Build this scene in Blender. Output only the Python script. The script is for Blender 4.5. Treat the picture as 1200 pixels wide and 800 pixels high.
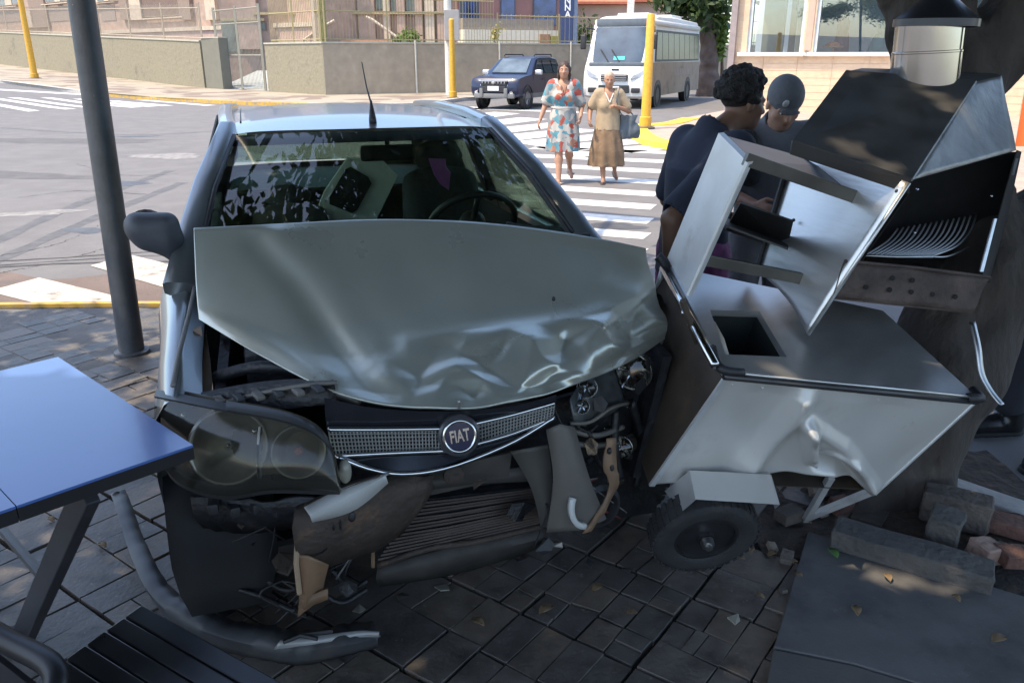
import bpy, bmesh, math, random
import numpy as np
from mathutils import Vector, Matrix, noise as mnoise
for _o in list(bpy.data.objects): bpy.data.objects.remove(_o)
SC = bpy.context.scene
COL = SC.collection
rad = math.radians
R = random.Random(7)
# ---------------------------------------------------------------- camera
PITCH = rad(19.4); FPX = 950.0; CZ = 1.6
cam = bpy.data.cameras.new('camera'); cam_ob = bpy.data.objects.new('camera', cam); COL.objects.link(cam_ob)
cam_ob.location = (0, 0, CZ); cam_ob.rotation_euler = (math.pi/2 - PITCH, 0, 0)
cam.sensor_width = 36; cam.lens = FPX/1200*36; cam.clip_start = 0.05; cam.clip_end = 3000
SC.camera = cam_ob
# ---------------------------------------------------------------- light
SUN = Vector((-.42, -.18, .89)).normalized()
SC.view_settings.view_transform = 'Standard'; SC.view_settings.look = 'None'
SC.view_settings.exposure = 1.6; SC.view_settings.gamma = 1
W = bpy.data.worlds.new('World'); SC.world = W; W.use_nodes = True
_nt = W.node_tree; _bg = _nt.nodes['Background']
_sky = _nt.nodes.new('ShaderNodeTexSky'); _sky.sky_type = 'NISHITA'; _sky.sun_disc = False
_sky.sun_elevation = math.asin(SUN.z); _sky.sun_rotation = math.atan2(SUN.x, SUN.y)
_sky.air_density = 1.0; _sky.dust_density = 1.4; _sky.ozone_density = 0.9
_nt.links.new(_sky.outputs[0], _bg.inputs[0]); _bg.inputs[1].default_value = 0.15
sl = bpy.data.lights.new('sun', 'SUN'); sl.energy = 2.1; sl.angle = rad(.53); sl.color = (1, .83, .60)
so = bpy.data.objects.new('sun', sl); COL.objects.link(so); so.location = (0, 0, 30)
so.rotation_euler = SUN.to_track_quat('Z', 'Y').to_euler()
# ---------------------------------------------------------------- helpers
def _ray(px, py):
    u = (px-600)/FPX; v = (400-py)/FPX; c = math.cos(PITCH); s = math.sin(PITCH)
    return Vector((u, c+v*s, -s+v*c))
CAMP = Vector((0, 0, CZ))
def PZ(px, py, z=0.0):
    d = _ray(px, py); return CAMP + d*((z-CZ)/d.z)
def PY(px, py, Y):
    d = _ray(px, py); return CAMP + d*(Y/d.y)
def gz(X, Y):                      # level of the roads (rises gently far to the left)
    return -.15 + .042*max(0., -16-X)
def PG(px, py, up=0.0):            # point on the road (or a pavement 'up' above it)
    d = _ray(px, py); t0 = 1.0; f = lambda t: (CAMP+d*t).z-gz(*(CAMP+d*t).xy)-up
    t = 1.0
    while f(t) > 0 and t < 400: t0 = t; t *= 1.03
    a, b = t0, t
    for _ in range(40):
        m = (a+b)/2
        if f(m) > 0: a = m
        else: b = m
    return CAMP + d*a
def tri_clean(v): return [tuple(map(float, p)) for p in v]
class MB:
    "collects shapes; build() links them as ONE mesh object"
    def __init__(s): s.v = []; s.f = []; s.mi = []; s.cur = 0
    def add(s, vs, fs):
        n = len(s.v); s.v += [Vector(p) for p in vs]
        for f in fs: s.f.append(tuple(i+n for i in f)); s.mi.append(s.cur)
        return s
    def box(s, c, d, rot=None, M=None):
        x, y, z = [k/2 for k in d]
        vs = [Vector(p) for p in ((-x,-y,-z),(x,-y,-z),(x,y,-z),(-x,y,-z),(-x,-y,z),(x,-y,z),(x,y,z),(-x,y,z))]
        if rot is not None:
            from mathutils import Euler
            m = Euler(rot).to_matrix(); vs = [m@p for p in vs]
        vs = [p+Vector(c) for p in vs]
        if M is not None: vs = [M@p for p in vs]
        return s.add(vs, [(0,3,2,1),(4,5,6,7),(0,1,5,4),(1,2,6,5),(2,3,7,6),(3,0,4,7)])
    def bevbox(s, c, d, b=.01, rot=None):
        bm = bmesh.new(); bmesh.ops.create_cube(bm, size=1)
        for v in bm.verts: v.co = Vector((v.co.x*d[0], v.co.y*d[1], v.co.z*d[2]))
        bmesh.ops.bevel(bm, geom=list(bm.edges), offset=b, segments=2, affect='EDGES', profile=.6)
        from mathutils import Euler
        m = Euler(rot).to_matrix() if rot is not None else Matrix.Identity(3)
        bm.verts.index_update()
        s.add([m@v.co+Vector(c) for v in bm.verts], [[v.index for v in f.verts] for f in bm.faces]); bm.free(); return s
    def slab(s, pts, off):
        "polygon pts given a thickness vector off"
        n = len(pts); o = Vector(off); p = [Vector(q) for q in pts]
        vs = p + [q+o for q in p]
        fs = [tuple(range(n-1, -1, -1)), tuple(range(n, 2*n))]
        for i in range(n): j = (i+1) % n; fs.append((i, j, j+n, i+n))
        return s.add(vs, fs)
    def plate(s, pts, th=.003, away=None):
        "thin real sheet: polygon with thickness th behind its plane"
        p = [Vector(q) for q in pts]; n = Vector((0,0,0))
        for i in range(len(p)): n += p[i].cross(p[(i+1) % len(p)])
        n.normalize()
        return s.slab(p, n*-th)
    def grid(s, rows, closed=False, flip=False):
        nu = len(rows[0]); vs = [p for r in rows for p in r]; fs = []
        for i in range(len(rows)-1):
            for j in range(nu if closed else nu-1):
                k = (j+1) % nu
                q = (i*nu+j, i*nu+k, (i+1)*nu+k, (i+1)*nu+j)
                fs.append(q[::-1] if flip else q)
        return s.add(vs, fs)
    def loft(s, rings, caps=True):
        s.grid(rings, closed=True); n = len(rings[0]); b = len(s.v)-n*len(rings)
        if caps:
            s.f.append(tuple(b+i for i in range(n-1, -1, -1))); s.mi.append(s.cur)
            e = len(s.v)-n; s.f.append(tuple(e+i for i in range(n))); s.mi.append(s.cur)
        return s
    def tube(s, path, r, n=8, caps=True, closed=False):
        P = [Vector(p) for p in path]; m = len(P)
        rr = r if isinstance(r, (list, tuple)) else [r]*m
        rings = []; prev = None
        for i in range(m):
            t = ((P[(i+1) % m]-P[i-1]) if (closed or 0 < i < m-1) else (P[1]-P[0] if i == 0 else P[-1]-P[-2])).normalized()
            if prev is None:
                a = Vector((0,0,1)) if abs(t.z) < .9 else Vector((1,0,0))
                u = t.cross(a).normalized()
            else: u = (prev - t*prev.dot(t)).normalized()
            prev = u; w = t.cross(u)
            rings.append([P[i]+(u*math.cos(2*math.pi*k/n)+w*math.sin(2*math.pi*k/n))*rr[i] for k in range(n)])
        if closed: rings.append(rings[0]); return s.grid(rings, closed=True)
        return s.loft(rings, caps)
    def lathe(s, c, axis, prof, n=24, caps=False):
        "prof = [(radius, along)] turned about axis through c"
        a = Vector(axis).normalized(); h = Vector((0,0,1)) if abs(a.z) < .9 else Vector((1,0,0))
        u = a.cross(h).normalized(); w = a.cross(u); c = Vector(c)
        rings = [[c+a*y+(u*math.cos(2*math.pi*k/n)+w*math.sin(2*math.pi*k/n))*max(r, 1e-4) for k in range(n)] for r, y in prof]
        return s.loft(rings, caps)
    def ball(s, c, r, n=12, m=8, M=None):
        r = tuple(r) if isinstance(r, np.ndarray) else r
        r = r if isinstance(r, (tuple, list)) else (r, r, r); c = Vector(c)
        rings = []
        for i in range(1, m):
            t = math.pi*i/m
            rings.append([Vector((math.sin(t)*math.cos(2*math.pi*k/n)*r[0], math.sin(t)*math.sin(2*math.pi*k/n)*r[1], -math.cos(t)*r[2])) for k in range(n)])
        b = len(s.v); vs = [p for q in rings for p in q]+[Vector((0,0,-r[2])), Vector((0,0,r[2]))]
        if M is not None: vs = [M@p for p in vs]
        s.v += [p+c for p in vs]
        for i in range(m-2):
            for k in range(n):
                j = (k+1) % n; s.f.append((b+i*n+k, b+i*n+j, b+(i+1)*n+j, b+(i+1)*n+k)); s.mi.append(s.cur)
        lo = b+(m-1)*n; hi = lo+1
        for k in range(n):
            j = (k+1) % n; s.f.append((lo, b+j, b+k)); s.f.append((hi, b+(m-2)*n+k, b+(m-2)*n+j)); s.mi += [s.cur]*2
        return s
    def build(s, name, mats, parent=None, smooth=False, local=False, loc=None, bevel=0, subsurf=0, **kw):
        mats = mats if isinstance(mats, (list, tuple)) else [mats]
        me = bpy.data.meshes.new(name); ob = bpy.data.objects.new(name, me); COL.objects.link(ob)
        vs = s.v
        if parent is not None:
            if not local:
                mi = WM(parent).inverted(); vs = [mi@p for p in vs]
            ob.parent = parent
        elif loc is not None:
            L = Vector(loc); vs = [p-L for p in vs]; ob.location = L
        me.from_pydata(tri_clean(vs), [], s.f)
        for m in mats: me.materials.append(m)
        if len(mats) > 1: me.polygons.foreach_set('material_index', s.mi)
        bm = bmesh.new(); bm.from_mesh(me); bmesh.ops.recalc_face_normals(bm, faces=bm.faces)
        if bevel:
            bmesh.ops.remove_doubles(bm, verts=bm.verts, dist=1e-5)
            eds = [e for e in bm.edges if len(e.link_faces) == 2 and e.calc_face_angle(0) > .6]
            bmesh.ops.bevel(bm, geom=eds, offset=bevel, segments=2, affect='EDGES', profile=.6, clamp_overlap=True)
        bm.to_mesh(me); bm.free()
        if smooth:
            me.polygons.foreach_set('use_smooth', [True]*len(me.polygons))
            if smooth is not True: me.set_sharp_from_angle(angle=rad(smooth))
        if subsurf:
            md = ob.modifiers.new('sub', 'SUBSURF'); md.levels = md.render_levels = subsurf
        for k, v in kw.items(): ob[k] = v
        return ob
def WM(o):
    m = Matrix.Translation(o.location) @ o.rotation_euler.to_matrix().to_4x4()
    return WM(o.parent) @ m if o.parent else m
def thing(name, label, cat, loc=(0,0,0), rotz=0, group=None):
    o = bpy.data.objects.new(name, None); COL.objects.link(o); o.empty_display_size = .2
    o.location = loc; o.rotation_euler = (0, 0, rotz); o['label'] = label; o['category'] = cat
    if group: o['group'] = group
    return o
def tag(o, label, cat, group=None):
    o['label'] = label; o['category'] = cat
    if group: o['group'] = group
    return o
def copy_tree(o, parent=None, loc=None, rotz=None, label=None):
    c = o.copy(); COL.objects.link(c); c.parent = parent
    if loc is not None: c.location = loc
    if rotz is not None: c.rotation_euler = (0, 0, rotz)
    if label: c['label'] = label
    for ch in [x for x in bpy.data.objects if x.parent == o]: copy_tree(ch, c)
    return c
def text_mesh(name, txt, size, mat, M, parent, depth=.004, bold=0.0):
    cu = bpy.data.curves.new(name, 'FONT'); cu.body = txt; cu.size = size; cu.extrude = depth; cu.offset = bold
    cu.align_x = 'CENTER'; cu.align_y = 'CENTER'
    t = bpy.data.objects.new(name+'_tmp', cu); COL.objects.link(t)
    bpy.context.view_layer.update()
    me = bpy.data.meshes.new_from_object(t.evaluated_get(bpy.context.evaluated_depsgraph_get()))
    bpy.data.objects.remove(t)
    me.transform(WM(parent).inverted()@M); me.name = name; me.materials.clear(); me.materials.append(mat)
    ob = bpy.data.objects.new(name, me); COL.objects.link(ob); ob.parent = parent
    return ob
def lerp(a, b, t): return a+(b-a)*t
def curve3(pts, n):
    "Catmull-Rom through pts, n samples"
    P = [Vector(p) for p in pts]; m = len(P)-1; out = []
    for i in range(n):
        t = i/(n-1)*m; k = min(int(t), m-1); f = t-k
        p0 = P[max(k-1, 0)]; p1 = P[k]; p2 = P[k+1]; p3 = P[min(k+2, m)]
        out.append(.5*((2*p1)+(p2-p0)*f+(2*p0-5*p1+4*p2-p3)*f*f+(3*p1-p0-3*p2+p3)*f**3))
    return out
# ---------------------------------------------------------------- materials
MATS = {}
def mat(name, col, rough=.6, metal=0., var=.12, vscale=6., bump=0., bscale=40., spec=.5, coat=0., col2=None, detail=6., stretch=None, rvar=0., emit=0., coords='Object', dirt=None):
    if name in MATS: return MATS[name]
    m = bpy.data.materials.new(name); m.use_nodes = True; N = m.node_tree.nodes; L = m.node_tree.links
    b = N['Principled BSDF']; b.inputs['Roughness'].default_value = rough; b.inputs['Metallic'].default_value = metal
    b.inputs['Specular IOR Level'].default_value = spec; b.inputs['Coat Weight'].default_value = coat; b.inputs['Coat Roughness'].default_value = .06
    tc = N.new('ShaderNodeTexCoord'); out = tc.outputs[coords]
    if coords == 'World': pass
    if stretch:
        mp = N.new('ShaderNodeMapping'); mp.inputs['Scale'].default_value = stretch; L.new(out, mp.inputs[0]); out = mp.outputs[0]
    nz = N.new('ShaderNodeTexNoise'); nz.inputs['Scale'].default_value = vscale; nz.inputs['Detail'].default_value = detail; L.new(out, nz.inputs['Vector'])
    cr = N.new('ShaderNodeValToRGB'); L.new(nz.outputs['Fac'], cr.inputs[0])
    c = Vector(col); c2 = Vector(col2) if col2 else None
    lo = c*(1-var); hi = c*(1+var) if c2 is None else c2
    cr.color_ramp.elements[0].position = .3; cr.color_ramp.elements[1].position = .7
    cr.color_ramp.elements[0].color = (*lo, 1); cr.color_ramp.elements[1].color = (*[min(1, k) for k in hi], 1)
    src = cr.outputs[0]
    for dcol, dscale, dpos in (dirt if isinstance(dirt, list) else [dirt] if dirt else []):
        n2 = N.new('ShaderNodeTexNoise'); n2.inputs['Scale'].default_value = dscale; n2.inputs['Detail'].default_value = 9; n2.inputs['Roughness'].default_value = .65
        L.new(tc.outputs[coords], n2.inputs['Vector'])
        r2 = N.new('ShaderNodeValToRGB'); r2.color_ramp.elements[0].position = dpos; r2.color_ramp.elements[1].position = min(1, dpos+(.16 if dscale < 30 else .05))
        L.new(n2.outputs['Fac'], r2.inputs[0])
        mx = N.new('ShaderNodeMix'); mx.data_type = 'RGBA'; L.new(r2.outputs[0], mx.inputs['Factor']); L.new(src, mx.inputs['A']); mx.inputs['B'].default_value = (*dcol, 1)
        src = mx.outputs['Result']
    L.new(src, b.inputs['Base Color'])
    if rvar:
        mr = N.new('ShaderNodeMapRange'); mr.inputs['To Min'].default_value = max(0, rough-rvar); mr.inputs['To Max'].default_value = rough+rvar
        L.new(nz.outputs['Fac'], mr.inputs[0]); L.new(mr.outputs[0], b.inputs['Roughness'])
    if bump:
        n3 = N.new('ShaderNodeTexNoise'); n3.inputs['Scale'].default_value = bscale; n3.inputs['Detail'].default_value = 4; L.new(out, n3.inputs['Vector'])
        bp = N.new('ShaderNodeBump'); bp.inputs['Strength'].default_value = bump; bp.inputs['Distance'].default_value = .02; L.new(n3.outputs['Fac'], bp.inputs['Height']); L.new(bp.outputs[0], b.inputs['Normal'])
    if emit: b.inputs['Emission Color'].default_value = (*col, 1); b.inputs['Emission Strength'].default_value = emit
    MATS[name] = m; return m
def glass(name, tint=(.75, .85, .8), refl=.9, rough=.0, base=.06, haze=None):
    if name in MATS: return MATS[name]
    m = bpy.data.materials.new(name); m.use_nodes = True; N = m.node_tree.nodes; L = m.node_tree.links; N.remove(N['Principled BSDF'])
    t = N.new('ShaderNodeBsdfTransparent'); t.inputs[0].default_value = (*tint, 1)
    g = N.new('ShaderNodeBsdfGlossy'); g.inputs['Roughness'].default_value = rough; g.inputs[0].default_value = (1, 1, 1, 1)
    lw = N.new('ShaderNodeFresnel'); lw.inputs[0].default_value = 1.5
    ma = N.new('ShaderNodeMath'); ma.operation = 'MULTIPLY_ADD'; ma.inputs[1].default_value = refl; ma.inputs[2].default_value = base; L.new(lw.outputs[0], ma.inputs[0])
    # faint dust film varies the sheen
    nz = N.new('ShaderNodeTexNoise'); nz.inputs['Scale'].default_value = 9
    mx = N.new('ShaderNodeMixShader'); L.new(ma.outputs[0], mx.inputs[0]); L.new(t.outputs[0], mx.inputs[1]); L.new(g.outputs[0], mx.inputs[2])
    o_ = mx.outputs[0]
    if haze:
        df = N.new('ShaderNodeBsdfDiffuse'); df.inputs[0].default_value = (*haze[0], 1); m2 = N.new('ShaderNodeMixShader'); m2.inputs[0].default_value = haze[1]
        L.new(o_, m2.inputs[1]); L.new(df.outputs[0], m2.inputs[2]); o_ = m2.outputs[0]
    L.new(o_, N['Material Output'].inputs[0]); MATS[name] = m; return m
# ---------------------------------------------------------------- smooth solids from distance fields (bodies, clothes, trunks)
class SDF:
    def __init__(s, lo, hi, vox):
        s.lo = np.array(lo, np.float32); s.vox = vox
        s.n = np.ceil((np.array(hi)-s.lo)/vox).astype(int)+1
        s.ax = [s.lo[i]+vox*np.arange(s.n[i], dtype=np.float32) for i in range(3)]
        s.D = np.full(s.n, 9., np.float32)
    def _blk(s, lo, hi, pad):
        sl = []
        for i in range(3):
            a = int(max(0, math.floor((lo[i]-pad-s.lo[i])/s.vox))); b = int(min(s.n[i], math.ceil((hi[i]+pad-s.lo[i])/s.vox)+1))
            if b <= a: return None
            sl.append(slice(a, b))
        g = np.meshgrid(*[s.ax[i][sl[i]] for i in range(3)], indexing='ij')
        return tuple(sl), g
    def _comb(s, sl, d, k, sub):
        A = s.D[sl]
        if sub: s.D[sl] = np.maximum(A, -d); return
        if k > 0:
            h = np.clip(.5+.5*(A-d)/k, 0, 1); s.D[sl] = A*(1-h)+d*h-k*h*(1-h)
        else: s.D[sl] = np.minimum(A, d)
    def cap(s, a, b, ra, rb=None, k=.02, sub=False):
        rb = ra if rb is None else rb; a = np.array(a, float); b = np.array(b, float); r = max(ra, rb)
        q = s._blk(np.minimum(a, b)-r, np.maximum(a, b)+r, k+3*s.vox)
        if q is None: return s
        sl, (x, y, z) = q; ba = b-a; L2 = max(ba@ba, 1e-9)
        h = np.clip(((x-a[0])*ba[0]+(y-a[1])*ba[1]+(z-a[2])*ba[2])/L2, 0, 1)
        d = np.sqrt((x-a[0]-h*ba[0])**2+(y-a[1]-h*ba[1])**2+(z-a[2]-h*ba[2])**2)-(ra+(rb-ra)*h)
        s._comb(sl, d, k, sub); return s
    def ell(s, c, r, k=.02, sub=False, rot=None):
        c = np.array(c, float); m = max(r)
        q = s._blk(c-m, c+m, k+3*s.vox)
        if q is None: return s
        sl, (x, y, z) = q; x = x-c[0]; y = y-c[1]; z = z-c[2]
        if rot is not None:
            M = np.array(rot).T; x, y, z = (M[0,0]*x+M[0,1]*y+M[0,2]*z, M[1,0]*x+M[1,1]*y+M[1,2]*z, M[2,0]*x+M[2,1]*y+M[2,2]*z)
        k0 = np.sqrt((x/r[0])**2+(y/r[1])**2+(z/r[2])**2)+1e-6; k1 = np.sqrt((x/r[0]**2)**2+(y/r[1]**2)**2+(z/r[2]**2)**2)+1e-6
        s._comb(sl, k0*(k0-1)/k1, k, sub); return s
    def skirt(s, rings, k=.02, folds=0, amp=.0):
        "rings = [(z, cx, cy, rx, ry)] rising"
        Z = [r[0] for r in rings]; mx = max(max(r[3], r[4]) for r in rings)*1.3
        cx0 = min(r[1] for r in rings); cx1 = max(r[1] for r in rings); cy0 = min(r[2] for r in rings); cy1 = max(r[2] for r in rings)
        q = s._blk((cx0-mx, cy0-mx, Z[0]), (cx1+mx, cy1+mx, Z[-1]), k+3*s.vox)
        sl, (x, y, z) = q
        f = lambda i: np.interp(z, Z, [r[i] for r in rings])
        cx, cy, rx, ry = f(1), f(2), f(3), f(4)
        an = np.arctan2(y-cy, x-cx); t = np.clip((Z[-1]-z)/(Z[-1]-Z[0]), 0, 1)
        w = 1+amp*t*np.sin(an*folds+1.3*np.sin(an*2)+3*z)
        q = np.sqrt(((x-cx)/(rx*w))**2+((y-cy)/(ry*w))**2)
        d = (q-1)*np.minimum(rx, ry)
        d = np.maximum(d, np.maximum(Z[0]-z, z-Z[-1])); s._comb(sl, d, k, False); return s
    def cutz(s, zlo=None, zhi=None):
        z = s.ax[2][None, None, :]
        if zlo is not None: s.D = np.maximum(s.D, zlo-z)
        if zhi is not None: s.D = np.maximum(s.D, z-zhi)
        return s
    def warp(s, amp, freq, seed=0):
        g = np.meshgrid(*s.ax, indexing='ij'); r = np.random.RandomState(seed)
        for k in range(5):
            d = r.normal(size=3); d /= np.linalg.norm(d); f = freq*(1+.5*k)
            s.D = s.D+np.float32(amp/(1+.5*k))*np.sin(f*(d[0]*g[0]+d[1]*g[1]+d[2]*g[2])+r.rand()*6)
        return s
    def mesh(s):
        D = s.D; n = D.shape; S = D < 0
        acc = np.zeros((n[0]-1, n[1]-1, n[2]-1, 3), np.float32); cnt = np.zeros((n[0]-1, n[1]-1, n[2]-1), np.float32)
        c = lambda i, j, k: (slice(i, n[0]-1+i), slice(j, n[1]-1+j), slice(k, n[2]-1+k))
        cor = [(i, j, k) for i in (0, 1) for j in (0, 1) for k in (0, 1)]
        for p in cor:
            for a in range(3):
                if p[a] == 0:
                    q = list(p); q[a] = 1; q = tuple(q)
                    d0 = D[c(*p)]; d1 = D[c(*q)]; cr = S[c(*p)] != S[c(*q)]
                    t = np.where(cr, d0/np.where(cr, d0-d1, 1), 0)
                    for b in range(3): acc[..., b] += np.where(cr, p[b]+(t if b == a else 0), 0)
                    cnt += cr
        act = cnt > 0; idx = np.full(act.shape, -1, int); idx[act] = np.arange(act.sum())
        I = np.argwhere(act); V = s.lo+s.vox*(I+acc[act]/cnt[act][:, None]); F = []
        for a in range(3):
            o = [(1, 2), (2, 0), (0, 1)][a]
            sl0 = [slice(0, m) for m in n]; sl1 = list(sl0); sl0[a] = slice(0, n[a]-1); sl1[a] = slice(1, n[a])
            cr = S[tuple(sl0)] != S[tuple(sl1)]
            P = np.argwhere(cr); P = P[(P[:, o[0]] > 0) & (P[:, o[1]] > 0) & (P[:, o[0]] < n[o[0]]-1) & (P[:, o[1]] < n[o[1]]-1)]
            if not len(P): continue
            def gi(d0, d1):
                Q = P.copy(); Q[:, o[0]] -= d0; Q[:, o[1]] -= d1; return idx[Q[:, 0], Q[:, 1], Q[:, 2]]
            f = np.stack([gi(1, 1), gi(0, 1), gi(0, 0), gi(1, 0)], 1)
            ins = S[tuple(sl0)][P[:, 0], P[:, 1], P[:, 2]]
            f[~ins] = f[~ins][:, ::-1]; F.append(f)
        return V, np.concatenate(F)
    def build(s, name, m, parent=None, local=True, M=None, **kw):
        V, F = s.mesh()
        if M is not None:
            A = np.array(M); V = V@A[:3, :3].T+A[:3, 3]
        if parent is not None and not local:
            A = np.array(WM(parent).inverted()); V = V@A[:3, :3].T+A[:3, 3]
        me = bpy.data.meshes.new(name); me.vertices.add(len(V)); me.vertices.foreach_set('co', np.ascontiguousarray(V, np.float32).ravel())
        me.loops.add(len(F)*4); me.loops.foreach_set('vertex_index', np.ascontiguousarray(F, np.int32).ravel())
        me.polygons.add(len(F)); me.polygons.foreach_set('loop_start', np.arange(len(F), dtype=np.int32)*4)
        me.polygons.foreach_set('use_smooth', np.ones(len(F), bool)); me.update(calc_edges=True); me.validate()
        me.materials.append(m)
        ob = bpy.data.objects.new(name, me); COL.objects.link(ob); ob.parent = parent
        for k, v in kw.items(): ob[k] = v
        return ob
# ================================================================ materials used all over
M_asph = mat('asphalt', (.15, .143, .14), .85, var=.10, vscale=2.5, bump=.25, bscale=220, col2=(.168, .161, .157), dirt=((.135, .127, .123), .8, .55))
M_asph2 = mat('asphalt_near', (.10, .10, .105), .8, var=.2, vscale=3, bump=.5, bscale=160)
M_white = mat('road_paint_white', (.56, .55, .52), .7, var=.1, vscale=5, bump=.15, bscale=150, dirt=((.30, .29, .28), 6, .56))
M_wworn = mat('road_paint_worn', (.50, .47, .40), .75, var=.14, vscale=9, bump=.3, bscale=120, dirt=((.20, .165, .14), 5, .54))
M_yelp = mat('road_paint_yellow', (.55, .33, .06), .7, var=.12, vscale=8, dirt=((.28, .24, .18), 7, .47))
M_kerb = mat('kerb_stone', (.42, .40, .37), .85, var=.15, vscale=8, bump=.3)
M_grout = mat('grout_earth', (.035, .031, .028), .95, var=.3, vscale=20, bump=.5, bscale=60)
M_tiles = [mat('paving_tile_%s' % n, c, .52, var=.22, vscale=14, bump=.16, bscale=70, rvar=.16, spec=.5, dirt=[((.045, .04, .036), 5, .5), ((.16, .14, .12), 38, .62)]) for n, c in
           (('grey', (.110, .096, .083)), ('warm', (.122, .10, .08)), ('dark', (.088, .079, .071)))]
M_conc = mat('concrete', (.10, .098, .098), .85, var=.14, vscale=7, bump=.14, bscale=120, dirt=[((.062, .061, .063), 3, .5), ((.15, .145, .14), 26, .63), ((.03, .03, .03), 17, .68)])
M_greenwall = mat('green_render', (.245, .22, .155), .9, var=.10, vscale=10, bump=1.0, bscale=5, dirt=[((.19, .175, .125), 4, .55), ((.13, .12, .095), .7, .58)])
M_wallr = mat('grey_brown_render', (.36, .295, .215), .9, var=.10, vscale=3, bump=.3, bscale=30, dirt=[((.31, .255, .19), 1.2, .5), ((.2, .17, .13), .6, .6), ((.42, .37, .29), 3, .62)])
M_ypole = mat('yellow_paint', (.62, .33, .03), .5, var=.12, vscale=12, dirt=((.36, .24, .10), 16, .66))
M_mosaic = None
def mosaic():
    m = bpy.data.materials.new('wave_mosaic'); m.use_nodes = True; N = m.node_tree.nodes; L = m.node_tree.links; b = N['Principled BSDF']; b.inputs['Roughness'].default_value = .85
    tc = N.new('ShaderNodeTexCoord'); w = N.new('ShaderNodeTexVoronoi'); w.inputs['Scale'].default_value = .8; w.distance = 'MANHATTAN'; L.new(tc.outputs['Object'], w.inputs['Vector'])
    sp = N.new('ShaderNodeSeparateColor'); L.new(w.outputs['Color'], sp.inputs[0])
    r = N.new('ShaderNodeValToRGB'); r.color_ramp.interpolation = 'CONSTANT'; e = r.color_ramp.elements
    e[0].color = (.40, .345, .26, 1); e[1].position = .5; e[1].color = (.25, .19, .145, 1); n = e.new(.75); n.color = (.33, .28, .21, 1)
    L.new(sp.outputs[0], r.inputs[0])
    nz = N.new('ShaderNodeTexNoise'); nz.inputs['Scale'].default_value = 12; L.new(tc.outputs['Object'], nz.inputs['Vector'])
    mx = N.new('ShaderNodeMix'); mx.data_type = 'RGBA'; mx.blend_type = 'MULTIPLY'; mx.inputs['Factor'].default_value = .35; L.new(r.outputs[0], mx.inputs['A']); L.new(nz.outputs['Color'], mx.inputs['B'])
    L.new(mx.outputs['Result'], b.inputs['Base Color']); return m
M_mosaic = mosaic()
# ================================================================ ground
def axis_pts(lim, core, step, far):
    a = list(np.arange(-core, core+.01, step)); k = core
    while k < lim: k *= far; a = [-k]+a+[k]
    return a
xs = sorted(axis_pts(700, 60, 6, 1.6)+[-16]); ys = axis_pts(700, 60, 6, 1.6)
mb = MB(); mb.grid([[(x, y, gz(x, y)) for x in xs] for y in ys])
road = mb.build('road', M_asph, kind='structure')
def flat(pts, up, th=.2):
    "sheet over the road following its level, with a skirt"
    top = [Vector((p[0], p[1], gz(p[0], p[1])+up)) for p in pts]
    return top
def paved(name, pts, up, m, **kw):
    b = MB(); b.slab([Vector((p[0], p[1], gz(p[0], p[1])+up)) for p in pts], (0, 0, -.35)); return b.build(name, m, **kw)
def stripe(pts, name='crosswalk_stripe', m=None, up=.004):
    # painted stripe over the road; subdivided so that it follows the slope
    q = [Vector(p) for p in pts]; rows = []
    for i in range(7):
        a = lerp(q[0], q[3], i/6); b2 = lerp(q[1], q[2], i/6)
        rows.append([Vector((p.x, p.y, gz(p.x, p.y)+up)) for p in [lerp(a, b2, j/6) for j in range(7)]])
    b = MB(); b.grid(rows); return b.build(name, m or M_white, road)
# --- near pavement (camera stands on it); kerb rounds the street corner
KERB = [(-30, 5.05), (-12, 5.2), (-4.5, 5.30), (-3.5, 5.33), (-2.5, 5.36), (-1.5, 5.28), (-.6, 4.98), (.2, 4.45), (.9, 3.82), (1.55, 3.12), (2.2, 2.42), (3.6, .9), (8, -3.9)]
pv = MB(); pv.slab([Vector((x, y, -.022)) for x, y in KERB]+[Vector((8, -12, -.022)), Vector((-30, -12, -.022))], (0, 0, -.3))
pave = pv.build('near_pavement', M_grout, kind='structure')
def kerbline(path, w, z0, z1, m, name, parent, left=True):
    P = [Vector((p[0], p[1], 0)) for p in path]; rings = []
    for i, p in enumerate(P):
        t = (P[min(i+1, len(P)-1)]-P[max(i-1, 0)]).normalized(); n = Vector((t.y, -t.x, 0))*(w if left else -w)
        g = gz(p.x, p.y)
        rings.append([p+Vector((0,0,g+z0)), p+Vector((0,0,g+z1)), p+n+Vector((0,0,g+z1)), p+n+Vector((0,0,g+z0))])
    b = MB(); b.loft(rings); return b.build(name, m, parent, bevel=.01)
KB2 = [tuple(p) for p in [v.xy for v in curve3([(a, b, 0) for a, b in KERB], 60)]]
kerbline([(x, y+.012) for x, y in KB2 if x < -.9], .055, 0, .154, M_yelp, 'kerb', pave)
kerbline([(x+.01, y+.012) for x, y in KB2 if -1.0 <= x], .12, 0, .156, M_kerb, 'kerb', pave)
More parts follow.
